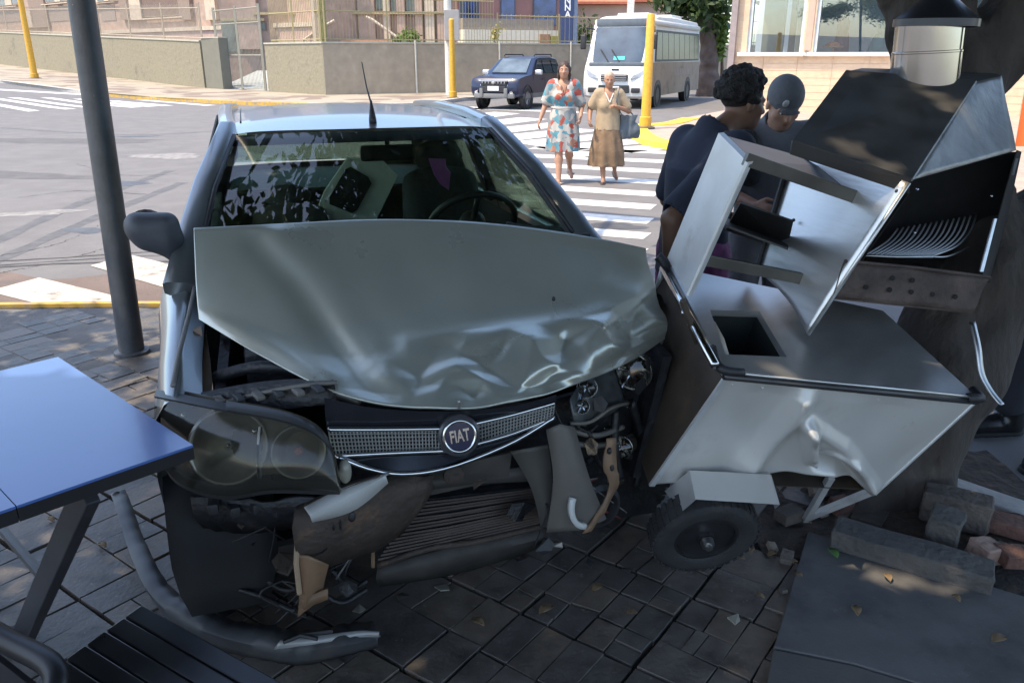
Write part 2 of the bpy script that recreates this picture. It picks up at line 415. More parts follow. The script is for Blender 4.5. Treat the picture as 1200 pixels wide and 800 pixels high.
# far-left part of the pavement is plain worn concrete with dapples
# --- paving tiles: rows of square tiles at -36 degrees, cracked into pieces
TA = rad(-36.5); TS = .385
def inside_kerb(x, y):
    ky = np.interp(x, [k[0] for k in KERB], [k[1] for k in KERB]); return y < ky-.16
def split(poly, depth):
    "cut a convex polygon by lines, mostly square to the tile"
    if depth == 0: return [poly]
    c = sum(poly, Vector((0,0)))/len(poly)
    w = max(p.x for p in poly)-min(p.x for p in poly); h = max(p.y for p in poly)-min(p.y for p in poly)
    if R.random() < .16: a = R.uniform(0, math.pi)
    else: a = (0 if w > h else math.pi/2)+R.gauss(0, .05)
    n = Vector((math.cos(a), math.sin(a))); o = c+Vector((R.uniform(-.025, .025), R.uniform(-.025, .025)))
    A, B = [], []
    for i, p in enumerate(poly):
        q = poly[(i+1) % len(poly)]; d0 = (p-o).dot(n); d1 = (q-o).dot(n)
        (A if d0 >= 0 else B).append(p)
        if d0*d1 < 0: x = p+(q-p)*(d0/(d0-d1)); A.append(x); B.append(x)
    if len(A) < 3 or len(B) < 3: return [poly]
    return split(A, depth-(0 if R.random() < .0 else 1))+split(B, depth-1-(R.random() < .25 and depth > 1))
def shrink(poly, g):
    c = sum(poly, Vector((0,0)))/len(poly); return [p+(c-p).normalized()*min(g, (c-p).length*.3) for p in poly]
ca, sa = math.cos(TA), math.sin(TA); pieces = []
for i in range(-14, 15):
    for j in range(-14, 20):
        cx, cy = i*TS+.09, j*TS+.13; X = ca*cx-sa*cy; Y = sa*cx+ca*cy+1.2
        if not (1.15 < Y < 5.2 and -3.4 < X < 1.35): continue
        if not inside_kerb(X, Y+.15) or not inside_kerb(X+.15, Y): continue
        if X > .62+(Y-1.6)*.44 and Y < 2.62: continue            # concrete slab lies here
        h = TS/2-.0035; nx, ny = R.choice([2, 3, 3, 4]), R.choice([2, 2, 3, 3])
        xs_ = [-h+2*h*k/nx+(R.gauss(0, .008) if 0 < k < nx else 0) for k in range(nx+1)]; ys_ = [-h+2*h*k/ny+(R.gauss(0, .008) if 0 < k < ny else 0) for k in range(ny+1)]
        used = set()
        for a in range(nx):
            for c in range(ny):
                if (a, c) in used: continue
                a2, c2 = a+1, c+1
                if R.random() < .22 and a2 < nx and (a2, c) not in used: a2 += 1
                elif R.random() < .22 and c2 < ny: c2 += 1
                for q1 in range(a, a2):
                    for q2 in range(c, c2): used.add((q1, q2))
                sq = [Vector((xs_[a], ys_[c])), Vector((xs_[a2], ys_[c])), Vector((xs_[a2], ys_[c2])), Vector((xs_[a], ys_[c2]))]
                sq = [p+Vector((R.gauss(0, .002), R.gauss(0, .002))) for p in sq]
                for pc in split(sq, 1 if R.random() < .16 else 0): pieces.append((X, Y, shrink(pc, R.uniform(.003, .0055))))
# the pieces that show largest are parts of their own, the rest one part
def seen(p):
    x = p[0]+ca*p[2][0].x-sa*p[2][0].y; y = p[1]+sa*p[2][0].x+ca*p[2][0].y
    hid = (-.95 < x < .5 and y > 2.35) or (x < -.45 and y < 1.75)
    return y+(3 if hid else 0)+(2 if abs(x) > .66*y+.1 else 0)
pieces.sort(key=seen)
def tile_piece(b, X, Y, pc):
    z = R.gauss(0, .0016); tx, ty = R.gauss(0, .01), R.gauss(0, .01)
    pts = [Vector((X+ca*p.x-sa*p.y, Y+sa*p.x+ca*p.y, z-.002+tx*p.x+ty*p.y)) for p in pc]
    c = sum(pts, Vector())/len(pts); top = [p+(c-p).normalized()*.0012 for p in pts]
    b.loft([[p+Vector((0,0,-.03)) for p in pts], [p+Vector((0,0,-.0013)) for p in pts], top])
for X, Y, pc in pieces[:298]:
    b = MB(); tile_piece(b, X, Y, pc); b.build('paving_tile', R.choice(M_tiles), pave)
b = MB()
for X, Y, pc in pieces[298:]: b.cur = R.randint(0, 2); tile_piece(b, X, Y, pc)
b.build('paving_tiles', M_tiles, pave, kind='stuff')
# worn concrete strip between tiles and the kerb on the left, and the rest of the pavement to the left
M_dustconc = mat('dusty_concrete', (.135, .128, .12), .85, var=.15, vscale=5, bump=.3, bscale=60, dirt=((.095, .09, .086), 2.4, .48))
b = MB(); b.slab([Vector(p) for p in ((-30, 4.93, -.003), (-12, 5.08, -.003), (-4.5, 5.17, -.003), (-2.5, 5.23, -.003), (-1.5, 5.15, -.003), (-1.2, 5.05, -.003), (-2.0, 3.9, -.003), (-2.75, 3.05, -.003), (-3.3, 2.4, -.003), (-30, 2.4, -.003))], (0, 0, -.014)); b.build('concrete_strip', M_dustconc, pave)
# --- asphalt patch: gutter stain seams along the near kerb
M_seam = mat('dirty_gutter', (.155, .115, .095), .9, var=.2, vscale=3, bump=.3, bscale=90, dirt=((.10, .085, .078), 1.5, .5))
b = MB(); n_ = 40; rows = [[], []]
for i in range(n_+1):
    x = lerp(-9, -.8, i/n_); k = np.interp(x, [q[0] for q in KERB], [q[1] for q in KERB])
    rows[0].append((x, k+.02, -.148)); rows[1].append((x, k+1.45+.2*math.sin(x*2.1)+.07*math.sin(x*7), -.148))
b.grid(rows); b.build('gutter_stain', M_seam, road)
for k, (dy, w) in enumerate(((2.05, .03), (1.82, .022), (1.63, .05))):   # cracks in the asphalt
    b = MB(); rows = [[], []]
    for i in range(31):
        x = lerp(-7, -1.2, i/30); y = 5.3+dy+.10*math.sin(x*1.7+k)+.18*(x+4)+R.uniform(-.015, .015)
        rows[0].append((x, y, -.1455)); rows[1].append((x, y+w*R.uniform(.5, 1.2), -.1455))
    b.grid(rows); b.build('tar_seam', mat('tar', (.07, .065, .06), .7, var=.2), road)
# --- crosswalks
def qg(*p): return [PG(x, y) for x, y in p]
for q in (((-150, 352), (-80, 338), (30, 368), (-60, 384)), ((-14, 342), (46, 326), (203, 364), (118, 375)), ((106, 312), (152, 299), (222, 316), (208, 342))):
    stripe(qg(*q), m=M_wworn, up=.0065)
for (xa, ya), (xb, yb), hh in (((47, 114.6), (162, 126.4), 2.6), ((8, 114.6), (127, 127.8), 2.8), ((-26, 113.6), (84, 128.6), 3.0), ((-60, 114), (41, 131), 3.4), ((124, 118.2), (198, 124.6), 2.2), ((158, 117.4), (248, 124.2), 2.0), ((85, 116), (180, 125.4), 2.3)):
    stripe(qg((xa, ya), (xa+14, ya), (xb+6, yb-hh*.3), (xb-8, yb)))   # crossing of the left-hand street, far away
stripe(qg((-60, 101), (95, 110), (95, 111.6), (-60, 102.8)))
# crossing ahead: stripes lie across the walking direction
near_st = [((676, 262), (742, 270), (712, 279), (655, 272)), ((668, 287), (700, 281), (736, 292), (690, 298)),
           ((690, 242), (758, 255), (745, 262), (600, 231)), ]
for i in range(11):      # long bars right of the car, receding
    yl = 172+i*8.2+i*i*.62; yr = 174.5+i*8.7+i*i*.60
    xl = 632-i*6; xr = 786-i*3.2; h = 3.2+.60*i
    stripe(qg((xl, yl), (xr, yr+3.2+i*.75), (xr-3-i, yr+3.2+i*.75+h), (xl-14-2.2*i, yl+h*.86)))
for i in range(8):       # second crossing behind it, in front of the parked vehicles
    x0 = 470+i*25; y0 = 130+i*6.2
    stripe(qg((x0-8+i*2, y0+5.5), (x0+78+i*6, y0-5+i*.2), (x0+108+i*7, y0-3.2+i*.35), (x0+16+i*4, y0+9.2+i*.3)))
stripe(qg((496, 124.5), (680, 131), (690, 133.2), (496, 126)))
# --- far-left pavement, in front of the walls
kf = [PG(x, y) for x, y in ((-90, 92), (0, 97.5), (95, 110), (180, 117.5), (250, 121.5), (290, 123.5), (360, 125.5), (440, 126), (500, 124.5), (545, 118.5), (590, 115.5), (640, 113))]
kf = [Vector((p.x, p.y)) for p in kf]
WL = [Vector((-16.1, 44.5)), Vector((-40, 66.5)), Vector((-75, 99))]     # foot line of the left wall
WC = Vector((-8.15, 37.1)); WR = Vector((-1.05, 40.6)); WR2 = Vector((14, 48.0))
b = MB(); rows = [[], []]
rows[0] = [(p.x, p.y, gz(p.x, p.y)+.13) for p in kf]
back = [Vector((-75, 101)), Vector((-40, 69)), Vector((-28, 60)), Vector((-18, 51)), Vector((-14, 50)), Vector((-12, 48)), Vector((-9, 40.5)), Vector((-7, 39)), Vector((-5, 39.5)), Vector((-3, 40.5)), Vector((-1, 41.5)), Vector((2, 43))]
rr = []
for k in range(7): rr.append([(lerp(a.x, c.x, k/6), lerp(a.y, c.y, k/6), gz(lerp(a.x, c.x, k/6), lerp(a.y, c.y, k/6))+.13) for a, c in zip(kf, back)])
b.grid(rr); fp = b.build('far_pavement', M_mosaic, kind='structure')
kl = lambda a, c, m: kerbline([tuple(p) for p in [v.xy for v in curve3([(q.x, q.y, 0) for q in kf[a:c]], 24)]], -.22, -.02, .136, m, 'kerb', fp)
kl(0, 3, M_kerb); kl(2, 7, M_yelp); kl(6, 12, M_kerb)
# --- far-right street corner with its yellow kerb
fr = [PG(x, y) for x, y in ((1100, 235), (960, 215), (860, 192), (800, 178.5), (760, 172), (742, 164), (737, 156), (748, 151), (775, 149.5), (800, 143), (850, 133), (905, 124), (1010, 118))]
fr2 = [Vector((p.x, p.y)) for p in fr]+[Vector((40, 36)), Vector((40, 8))]
M_pinkpave = mat('pinkish_paving', (.38, .30, .24), .85, var=.12, vscale=3, bump=.3, bscale=30, dirt=((.30, .25, .21), 2, .5))
rp = paved('corner_pavement', fr2, .10, M_pinkpave, kind='structure')
kerbline([tuple(p.xy) for p in curve3([(q.x, q.y, 0) for q in fr[2:10]], 40)], .45, -.05, .125, mat('bright_yellow_kerb', (.78, .55, .05), .6, var=.12, vscale=4, dirt=((.55, .36, .10), 4, .6)), 'kerb', rp, left=True)

# ================================================================ walls and buildings across the street
def wall(name, pts, h, th, m, label, cat='wall', base=None, copem=None):
    P = [Vector(p) for p in pts]; c = P[0]; zb = gz(c.x, c.y)
    root = thing(name, label, cat, (c.x, c.y, zb))
    d = (P[-1]-P[0]).normalized(); n = Vector((d.y, -d.x)); n = n if n.y > 0 else -n
    b = MB(); k = 14; rings = []
    for i in range(k+1):
        p = lerp(P[0], P[-1], i/k); q = p+n*th; g = gz(p.x, p.y)
        rings.append([Vector((p.x, p.y, g-.3)), Vector((p.x, p.y, g+h)), Vector((q.x, q.y, g+h)), Vector((q.x, q.y, g-.3))])
    b.loft(rings); b.build('wall_face', m, root)
    b = MB(); rings = []
    for i in range(k+1):
        p = lerp(P[0], P[-1], i/k)-n*.04; q = p+n*(th+.08); g = gz(p.x, p.y)+h
        rings.append([Vector((p.x, p.y, g+.002)), Vector((p.x, p.y, g+.07)), Vector((q.x, q.y, g+.07)), Vector((q.x, q.y, g+.002))])
    b.loft(rings); b.build('coping', copem or m, root)
    return root, d, n
M_cope = mat('pale_coping', (.42, .40, .32), .85, var=.12)
lw, d1, n1 = wall('green_wall', [WL[0], WL[2]], 2.42, .35, M_greenwall, 'long low wall of rough pale green render left of the street gate', copem=M_cope)
# end pillar
PL = Vector((-15.95, 44.35)); PR = PG(262, 105, .13)
p2 = Vector((PR.x, PR.y)); dd = (p2-PL).normalized()
pl_root = thing('gate_pillar', 'smooth grey green end pillar between rough green wall and iron gate', 'pillar', (PL.x, PL.y, -.02))
nn = Vector((-dd.y, dd.x)); nn = nn if nn.y > 0 else -nn
b = MB(); b.slab([(PL.x, PL.y, -.3), (p2.x, p2.y, -.3), (p2.x+nn.x*.5, p2.y+nn.y*.5, -.3), (PL.x+nn.x*.5, PL.y+nn.y*.5, -.3)], (0, 0, 2.73)); b.build('shaft', mat('grey_green_paint', (.17, .165, .13), .8, var=.07, vscale=3), pl_root)
b = MB(); b.slab([(PL.x-.03, PL.y-.03, 2.432), (p2.x+.03, p2.y-.03, 2.432), (p2.x+nn.x*.53, p2.y+nn.y*.53, 2.432), (PL.x+nn.x*.53, PL.y+nn.y*.53, 2.432)], (0, 0, .06)); b.build('cap', M_cope, pl_root)
cw, d2, n2 = wall('corner_wall', [WC+Vector((-.0, 0)), Vector((-11.6, 40.4))], 2.25, .35, M_greenwall, 'short rough light green wall end facing the gate beside the street corner', copem=M_cope)
rw, d3, n3 = wall('street_wall', [WC+Vector((.0, -.0)), WR2], 2.25, .35, M_wallr, 'long smooth grey brown boundary wall behind the dark parked off-road car', copem=M_cope)
for t in (5.1, 9.3, 13.2):      # rain pipes / joints down the wall
    p = WC+d3*(t-.9)-n3*.05
    b = MB(); b.tube([(p.x, p.y, -.02), (p.x, p.y, 2.25)], .045, 8); b.build('drain_pipe', mat('pale_pipe', (.5, .48, .42), .6, var=.1), rw)
# --- fences standing on the walls
M_bar = mat('cream_iron_bars', (.40, .33, .24), .6, var=.1); M_ybar = mat('ochre_iron_bars', (.33, .27, .13), .6, var=.1)
def fence(name, p0, p1, zoff, h, step, m, label, every, rails, r=.012):
    P0, P1 = Vector(p0), Vector(p1); d = (P1-P0); n = int(d.length/step); root = thing(name, label, 'fence', (P0.x, P0.y, gz(*P0)+zoff))
    b = MB()
    for i in range(n+1):
        p = lerp(P0, P1, i/n); g = gz(p.x, p.y)+zoff
        b.tube([(p.x, p.y, g), (p.x, p.y, g+h*(1 if i % 2 else .985))], r, 4)
    b.build('bars', m, root, kind='stuff')
    for rz in rails:
        b = MB(); b.tube([(lerp(P0, P1, k/8).x, lerp(P0, P1, k/8).y, gz(*lerp(P0, P1, k/8))+zoff+rz) for k in range(9)], .028, 6); b.build('rail', m, root)
    for k in range(int(d.length/every)+1):
        p = P0+d.normalized()*(k*every); g = gz(p.x, p.y)+zoff
        b = MB(); b.box((p.x, p.y, g+h*.52), (.07, .07, h*1.04)); b.build('post', m, root)
    return root
fence('wall_fence', WL[0]+n1*.17, WL[2]+n1*.17, 2.49, 1.75, .135, M_bar, 'tall cream railing of thin upright bars on top of the green wall', 4.2, (.12, 1.55))
fence('wall_fence', WC+n3*.17, WC+n3*.17+d3*8.2, 2.32, 2.0, .14, M_ybar, 'ochre railing of thin upright bars on the grey brown wall before the old house', 3.0, (.1, 1.25, 1.8))
fence('wall_fence', WC+n3*.17+d3*8.4, WR2, 2.32, 1.28, .24, M_ybar, 'ochre railing on the grey brown wall before the pale low building', 3.3, (.1, 1.2))
fence('wall_fence', WC+n2*.17, Vector((-11.4, 40.4))+n2*.17, 2.32, 2.0, .14, M_ybar, 'short ochre railing above the light green wall end by the gate', 2.6, (.1, 1.25))
# --- gate
g0 = PG(264, 103, .1); g1 = PG(332, 101, .1); G0 = Vector((-15.25, 44.6)); G1 = Vector((-11.9, 41.0))
gate = thing('iron_gate', 'tall thin-barred iron gate between green pillar and green wall end', 'gate', (G0.x, G0.y, -.02))
M_gate = mat('grey_green_iron', (.30, .28, .22), .6, var=.1)
b = MB(); n = 34
for i in range(1, n): p = lerp(G0, G1, i/n); b.tube([(p.x, p.y, .08), (p.x, p.y, 3.75)], .011, 4)
b.build('bars', M_gate, gate, kind='stuff')
for z in (.08, 1.62, 3.1, 3.75):
    b = MB(); b.tube([(G0.x, G0.y, z), (G1.x, G1.y, z)], .03, 6); b.build('rail', M_gate, gate)
for t in (0, .5, 1):
    p = lerp(G0, G1, t); b = MB(); b.box((p.x, p.y, 1.95), (.11, .11, 3.9)); b.build('gate_post', M_gate, gate)
ramp = MB(); ramp.slab([(G0.x-.2, G0.y+.2, .0), (G1.x+.2, G1.y+.1, .0), (-10, 48, .75), (-15.5, 52, .75)], (0, 0, -.3)); ramp.build('driveway_ramp', mat('pale_concrete', (.36, .38, .35), .85, var=.1, vscale=2), kind='structure')
yard = MB(); yard.slab([(-80, 104, 2.2), (-18, 47.2, 1.7), (-16.5, 49, 1.5), (-16.4, 75, 1.5), (-80, 120, 2.2)], (0, 0, -.4)); 
yard2 = MB(); yard2.slab([(-7.6, 38.3, 1.6), (14, 48.6, 1.6), (14, 70, 1.6), (-9.6, 70, 1.6), (-9.9, 48, 1.6), (-9.5, 41, 1.6)], (0, 0, -.3)); yard2.build('raised_yard', mat('yard_earth', (.28, .22, .17), .9, var=.2), kind='structure')
class Facade:
    "vertical plane through two ground points; pixel rectangles become boxes on it"
    def __init__(s, p0, p1):
        s.p = Vector((p0[0], p0[1], 0)); s.d = (Vector((p1[0], p1[1], 0))-s.p).normalized(); s.n = Vector((s.d.y, -s.d.x, 0))
        if s.n.y > 0: s.n = -s.n
    def pt(s, px, py, off=0.):
        r = _ray(px, py); o = s.p+s.n*off; t = (o-CAMP).dot(s.n)/r.dot(s.n); return CAMP+r*t
    def rect(s, b, x0, y0, x1, y1, a0, a1):
        A = s.pt(x0, y1, 0); B = s.pt(x1, y0, 0); u0 = (A-s.p).dot(s.d); u1 = (B-s.p).dot(s.d)
        s.ubox(b, u0, u1, A.z, B.z, a0, a1)
    def ubox(s, b, u0, u1, z0, z1, a0, a1):
        q = [s.p+s.d*u+s.n*a for u, a in ((u0, a0), (u1, a0), (u1, a1), (u0, a1))]
        b.slab([Vector((k.x, k.y, z0)) for k in q], (0, 0, z1-z0))
    def u(s, px, py=60): return (s.pt(px, py)-s.p).dot(s.d)
    def z(s, px, py): return s.pt(px, py).z
# --- old pinkish house behind the left wall
OH = Facade((-62, 98), (-17.5, 60)); 
M_ohouse = mat('old_pink_render', (.40, .285, .225), .9, var=.14, vscale=2.2, bump=.3, dirt=((.30, .225, .185), .8, .5))
M_otrim = mat('old_cream_trim', (.52, .43, .33), .85, var=.12, vscale=3, dirt=((.38, .31, .24), 1.2, .55))
M_odark = mat('brown_shutter', (.18, .125, .10), .8, var=.15, vscale=5); M_pane = mat('dusty_pane', (.14, .15, .16), .25, var=.3, vscale=2)
oh = thing('old_house', 'weathered pink old house with cream trim behind the green wall railing', 'house', OH.pt(100, 60))
b = MB(); OH.ubox(b, 0, 66, -.3, 9, -9, 0); b.build('wall', M_ohouse, oh)
b = MB(); OH.ubox(b, 0, 66, 1.5, 3.35, .002, .5); b.build('base_course', mat('old_rose_base', (.44, .31, .26), .9, var=.12, vscale=3), oh)
b = MB(); OH.ubox(b, 0, 66, 3.352, 3.62, .002, .62); b.build('ledge', M_otrim, oh)
for x0, x1, y1, kind in ((0, 19, 8, 0), (56, 79, 4, 0), (116, 134, 3, 0), (165, 214, 21, 1), (-60, -30, 8, 0)):
    w = MB(); OH.rect(w, x0-2, -26, x1+2, y1, .003, .12); wf = w.build('window', M_otrim, oh)
    w = MB(); OH.rect(w, x0, -25, x1, y1-1.2, .123, .15); w.build('shutter' if kind else 'pane', M_odark if kind else M_pane, wf)
    w = MB(); OH.rect(w, x0-4, y1, x1+4, y1+1.6, .152, .34); w.build('sill', M_otrim, wf)
    if not kind:
        w = MB(); OH.rect(w, (x0+x1)/2-.8, -25, (x0+x1)/2+.8, y1-1.2, .153, .19); w.build('mullion', M_otrim, wf)
for x0, x1, y0, y1 in ((42, 49, -30, 33), (146, 150, -30, 24), (155, 163, -30, 24), (215, 222, -30, 24), (33, 41, 12, 33), (246, 252, -30, 24)):
    w = MB(); OH.rect(w, x0, y0, x1, y1, .002, .3); w.build('pilaster', mat('brown_pilaster', (.27, .20, .16), .85, var=.12) if x0 in (42, 146, 215) else M_otrim, oh)
for x0, x1, y0, y1 in ((0, 28, 11, 27), (56, 80, 7, 26), (120, 134, 5, 25)):
    w = MB(); OH.rect(w, x0, y0, x1, y1, .002, .05); w.build('panel', mat('grey_brown_panel', (.30, .24, .205), .9, var=.1), oh)
# --- second old house wing behind gate and right wall, in darker colours of its own
OW = Facade((-18, 58), (3.5, 56))
ow = thing('old_house', 'old brownish house with tall narrow pilasters and stair rail behind the corner', 'house', OW.pt(330, 60))
M_owall = mat('old_brown_render', (.34, .245, .195), .9, var=.14, vscale=1.5, dirt=((.25, .19, .155), .9, .48))
b = MB(); OW.ubox(b, OW.u(262), OW.u(536), -.3, 10, -8, 0); b.build('wall', M_owall, ow)
for k, (x0, x1) in enumerate(((283, 299), (345, 352), (383, 392), (424, 429), (433, 438), (452, 456), (468, 474), (489, 494), (500, 508), (514, 524))):
    w = MB(); OW.rect(w, x0, -26, x1, 58, .002, .35-.02*(k % 3)); w.build('pilaster', M_otrim if k in (1, 5, 8) else M_ohouse, ow)
for x0, x1, y0, y1 in ((394, 420, -26, 37), (440, 450, -26, 12), (459, 467, -26, 18), (476, 488, -26, 19), (300, 312, 27, 36), (263, 282, 24, 62)):
    w = MB(); OW.rect(w, x0, y0, x1, y1, .002, .06); f = w.build('window', mat('weathered_frame', (.24, .19, .155), .8, var=.12), ow)
    w = MB(); OW.rect(w, x0+1, y0, x1-1, y1-1, .062, .1); w.build('pane', mat('green_grey_pane', (.13, .15, .13), .3, var=.3, vscale=1.5), f)
for y0, y1, x0, x1 in ((22, 25, 262, 312), (26, 28, 352, 380), (14, 18, 300, 536)):
    w = MB(); OW.rect(w, x0, y0, x1, y1, .36, .42 if y0 != 14 else .5); w.build('string_course', mat('ochre_band', (.38, .30, .17), .85, var=.12), ow)
w = MB(); OW.rect(w, 395, 47, 470, 51, .4, 1.4); w.build('step', mat('terracotta_step', (.46, .26, .17), .8), ow)
w = MB(); OW.rect(w, 390, 51.5, 478, 56, .4, 2.0); w.build('step', mat('terracotta_step', (.46, .26, .17), .8), ow)
hand = MB(); hand.tube([OW.pt(429, 20, 2.2), OW.pt(436, 23, 2.2), OW.pt(474, 50, 2.2)], .09, 6); hand.build('stair_rail', M_otrim, ow)
hand = MB(); hand.tube([OW.pt(355, 48, 2.2), OW.pt(374, 34, 2.2), OW.pt(392, 24, 2.2)], .09, 6); hand.build('stair_rail', M_otrim, ow)
# tall house post
hp = WC+Vector((.05, .6)); q = PG(377, 55, 2.2)
post = thing('house_post', 'thick cream concrete post with green edge rising behind the wall corner', 'post', (-8.35, 37.9, 2.3))
b = MB(); b.box((-8.5, 37.95, 4.5), (.34, .4, 4.6)); b.build('shaft', M_otrim, post)
b = MB(); b.box((-8.21, 37.9, 4.5), (.2, .42, 4.61)); b.build('green_strip', mat('moss_green', (.26, .26, .09), .85, var=.15), post)
def leafball(name, c, r, nl, size, m, parent=None, seed=1, clump=6, **kw):
    rn = np.random.RandomState(seed); c = np.array(c, float); r = np.array(r if hasattr(r, '__len__') else (r, r, r), float)
    cl = rn.normal(size=(clump, 3)); cl /= np.linalg.norm(cl, axis=1)[:, None]; cl *= rn.uniform(.3, .9, (clump, 1))
    k = rn.randint(0, clump, nl); P = cl[k]+rn.normal(size=(nl, 3))*rn.uniform(.10, .3, (clump, 1))[k]
    P = c+P*r; U = rn.normal(size=(nl, 3)); U /= np.linalg.norm(U, axis=1)[:, None]; V = np.cross(U, rn.normal(size=(nl, 3))); V /= np.linalg.norm(V, axis=1)[:, None]
    s = size*rn.uniform(.6, 1.3, (nl, 1)); a = P-U*s; b_ = P+V*s*.42; d = P+U*s; e = P-V*s*.42
    vs = np.stack([a, b_, d, e], 1).reshape(-1, 3); fs = np.arange(nl*4).reshape(-1, 4)
    if parent is not None:
        A = np.array(WM(parent).inverted()); vs = vs@A[:3, :3].T+A[:3, 3]
    me = bpy.data.meshes.new(name); me.from_pydata(vs.tolist(), [], fs.tolist()); me.materials.append(m)
    ob = bpy.data.objects.new(name, me); COL.objects.link(ob); ob.parent = parent
    for k_, v_ in kw.items(): ob[k_] = v_
    return ob
def leafmat(name, c, c2, trans=.35):
    m = bpy.data.materials.new(name); m.use_nodes = True; N = m.node_tree.nodes; L = m.node_tree.links; b = N['Principled BSDF']; b.inputs['Roughness'].default_value = .5
    g = N.new('ShaderNodeNewGeometry'); r = N.new('ShaderNodeValToRGB'); r.color_ramp.elements[0].color = (*c, 1); r.color_ramp.elements[1].color = (*c2, 1)
    L.new(g.outputs['Random Per Island'], r.inputs[0]); L.new(r.outputs[0], b.inputs['Base Color'])
    t = N.new('ShaderNodeBsdfTranslucent'); L.new(r.outputs[0], t.inputs[0]); mx = N.new('ShaderNodeMixShader'); mx.inputs[0].default_value = trans
    L.new(b.outputs[0], mx.inputs[1]); L.new(t.outputs[0], mx.inputs[2]); L.new(mx.outputs[0], N['Material Output'].inputs[0]); return m
M_leaf = leafmat('leaves_dark', (.03, .055, .02), (.075, .12, .035)); M_leafl = leafmat('leaves_light', (.10, .17, .03), (.22, .30, .07))
pc = OW.pt(478, 46, 8)
pt = thing('shrub', 'bright green leafy shrub at the foot of the old house stair rail', 'shrub', (pc.x, pc.y, 1.6))
b = MB(); b.tube([(pc.x, pc.y, 1.6), (pc.x+.05, pc.y, pc.z)], [.05, .03], 6); b.build('stem', mat('bark_brown', (.12, .08, .05), .9), pt)
leafball('foliage', (pc.x, pc.y, pc.z), (.75, .6, 1.0), 500, .16, M_leafl, pt, 3, kind='stuff')
# --- red-brown modern building with blue glass
MBd = Facade((-4.2, 56), (8, 61))
md = thing('modern_building', 'red brown building with tall dark blue windows above a pale base', 'building', MBd.pt(600, 60))
b = MB(); MBd.ubox(b, MBd.u(536), MBd.u(668), -.3, 10, -8, 0); b.build('wall', mat('red_brown_render', (.25, .13, .115), .8, var=.08, vscale=1), md)
b = MB(); MBd.ubox(b, MBd.u(536), MBd.u(668), 1.2, MBd.z(590, 36), .002, 1.4); b.build('base_wall', mat('cream_base', (.66, .60, .47), .8, var=.06), md)
b = MB(); MBd.rect(b, 536, 24, 640, 35, .003, 1.2); b.build('planter_ledge', mat('grey_brown_ledge', (.26, .22, .18), .85), md)
for x0, x1, y1 in ((539, 560, 24), (586, 603, 28), (624, 652, 31)):
    w = MB(); MBd.rect(w, x0, -26, x1, y1, .002, .1); f = w.build('window', mat('dark_frame', (.05, .06, .09), .4), md)
    w = MB(); MBd.rect(w, x0+1, -26, x1-1, y1-1, .102, .13); w.build('pane', mat('blue_glass', (.03, .06, .17), .15, var=.6, vscale=1.2, coat=.5), f)
w = MB(); MBd.rect(w, 622, 41, 634, 60, 1.402, 1.5); w.build('poster_panel', mat('brown_poster', (.36, .20, .11), .7, var=.3, vscale=2), md)
w = MB(); MBd.rect(w, 634.5, 43, 648, 60, 1.402, 1.5); w.build('poster_panel', mat('olive_poster', (.42, .36, .09), .7, var=.2, vscale=2), md)
sh = MBd.pt(580, 50, 3.5)
yp = thing('shrub', 'thin yellowish shrub before the cream base wall above the parked car', 'shrub', (sh.x, sh.y, 1.6))
b = MB(); b.tube([(sh.x, sh.y, 1.6), (sh.x, sh.y, sh.z+.6)], .03, 5); b.build('stem', mat('bark_brown', (.12, .08, .05), .9), yp)
leafball('foliage', (sh.x+.1, sh.y, sh.z+.3), (.7, .4, .8), 160, .13, leafmat('leaves_yellow', (.35, .33, .10), (.5, .45, .16)), yp, 5, kind='stuff')
# --- blue totem sign
ts = PY(664, 66, 50); 
tot = thing('totem_sign', 'tall dark blue totem sign with white letters behind the minibus front', 'sign', (ts.x, ts.y, gz(0, 0)))
w = MB(); x0 = PY(655, 30, 50).x; x1 = PY(671, 30, 50).x
w.box(((x0+x1)/2, 50, 3.2), (x1-x0, .35, 7.0)); w.build('board', mat('navy_sign', (.03, .05, .13), .45, var=.1), tot)
w = MB(); w.box((x1+.14, 50.02, 3.2), (.24, .3, 7.0)); w.build('edge_panel', mat('grey_blue_edge', (.12, .16, .24), .5), tot)
for k, ch in enumerate(('N', 'N', 'A')):
    p = PY(665.3, 2+k*8-.5, 49.8); t = text_mesh('letter', ch, .48, mat('sign_white', (.75, .76, .78), .5, var=.02), Matrix.Translation((p.x, 49.815, p.z)) @ Matrix.Rotation(math.pi/2, 4, 'X'), tot, .01, .012)
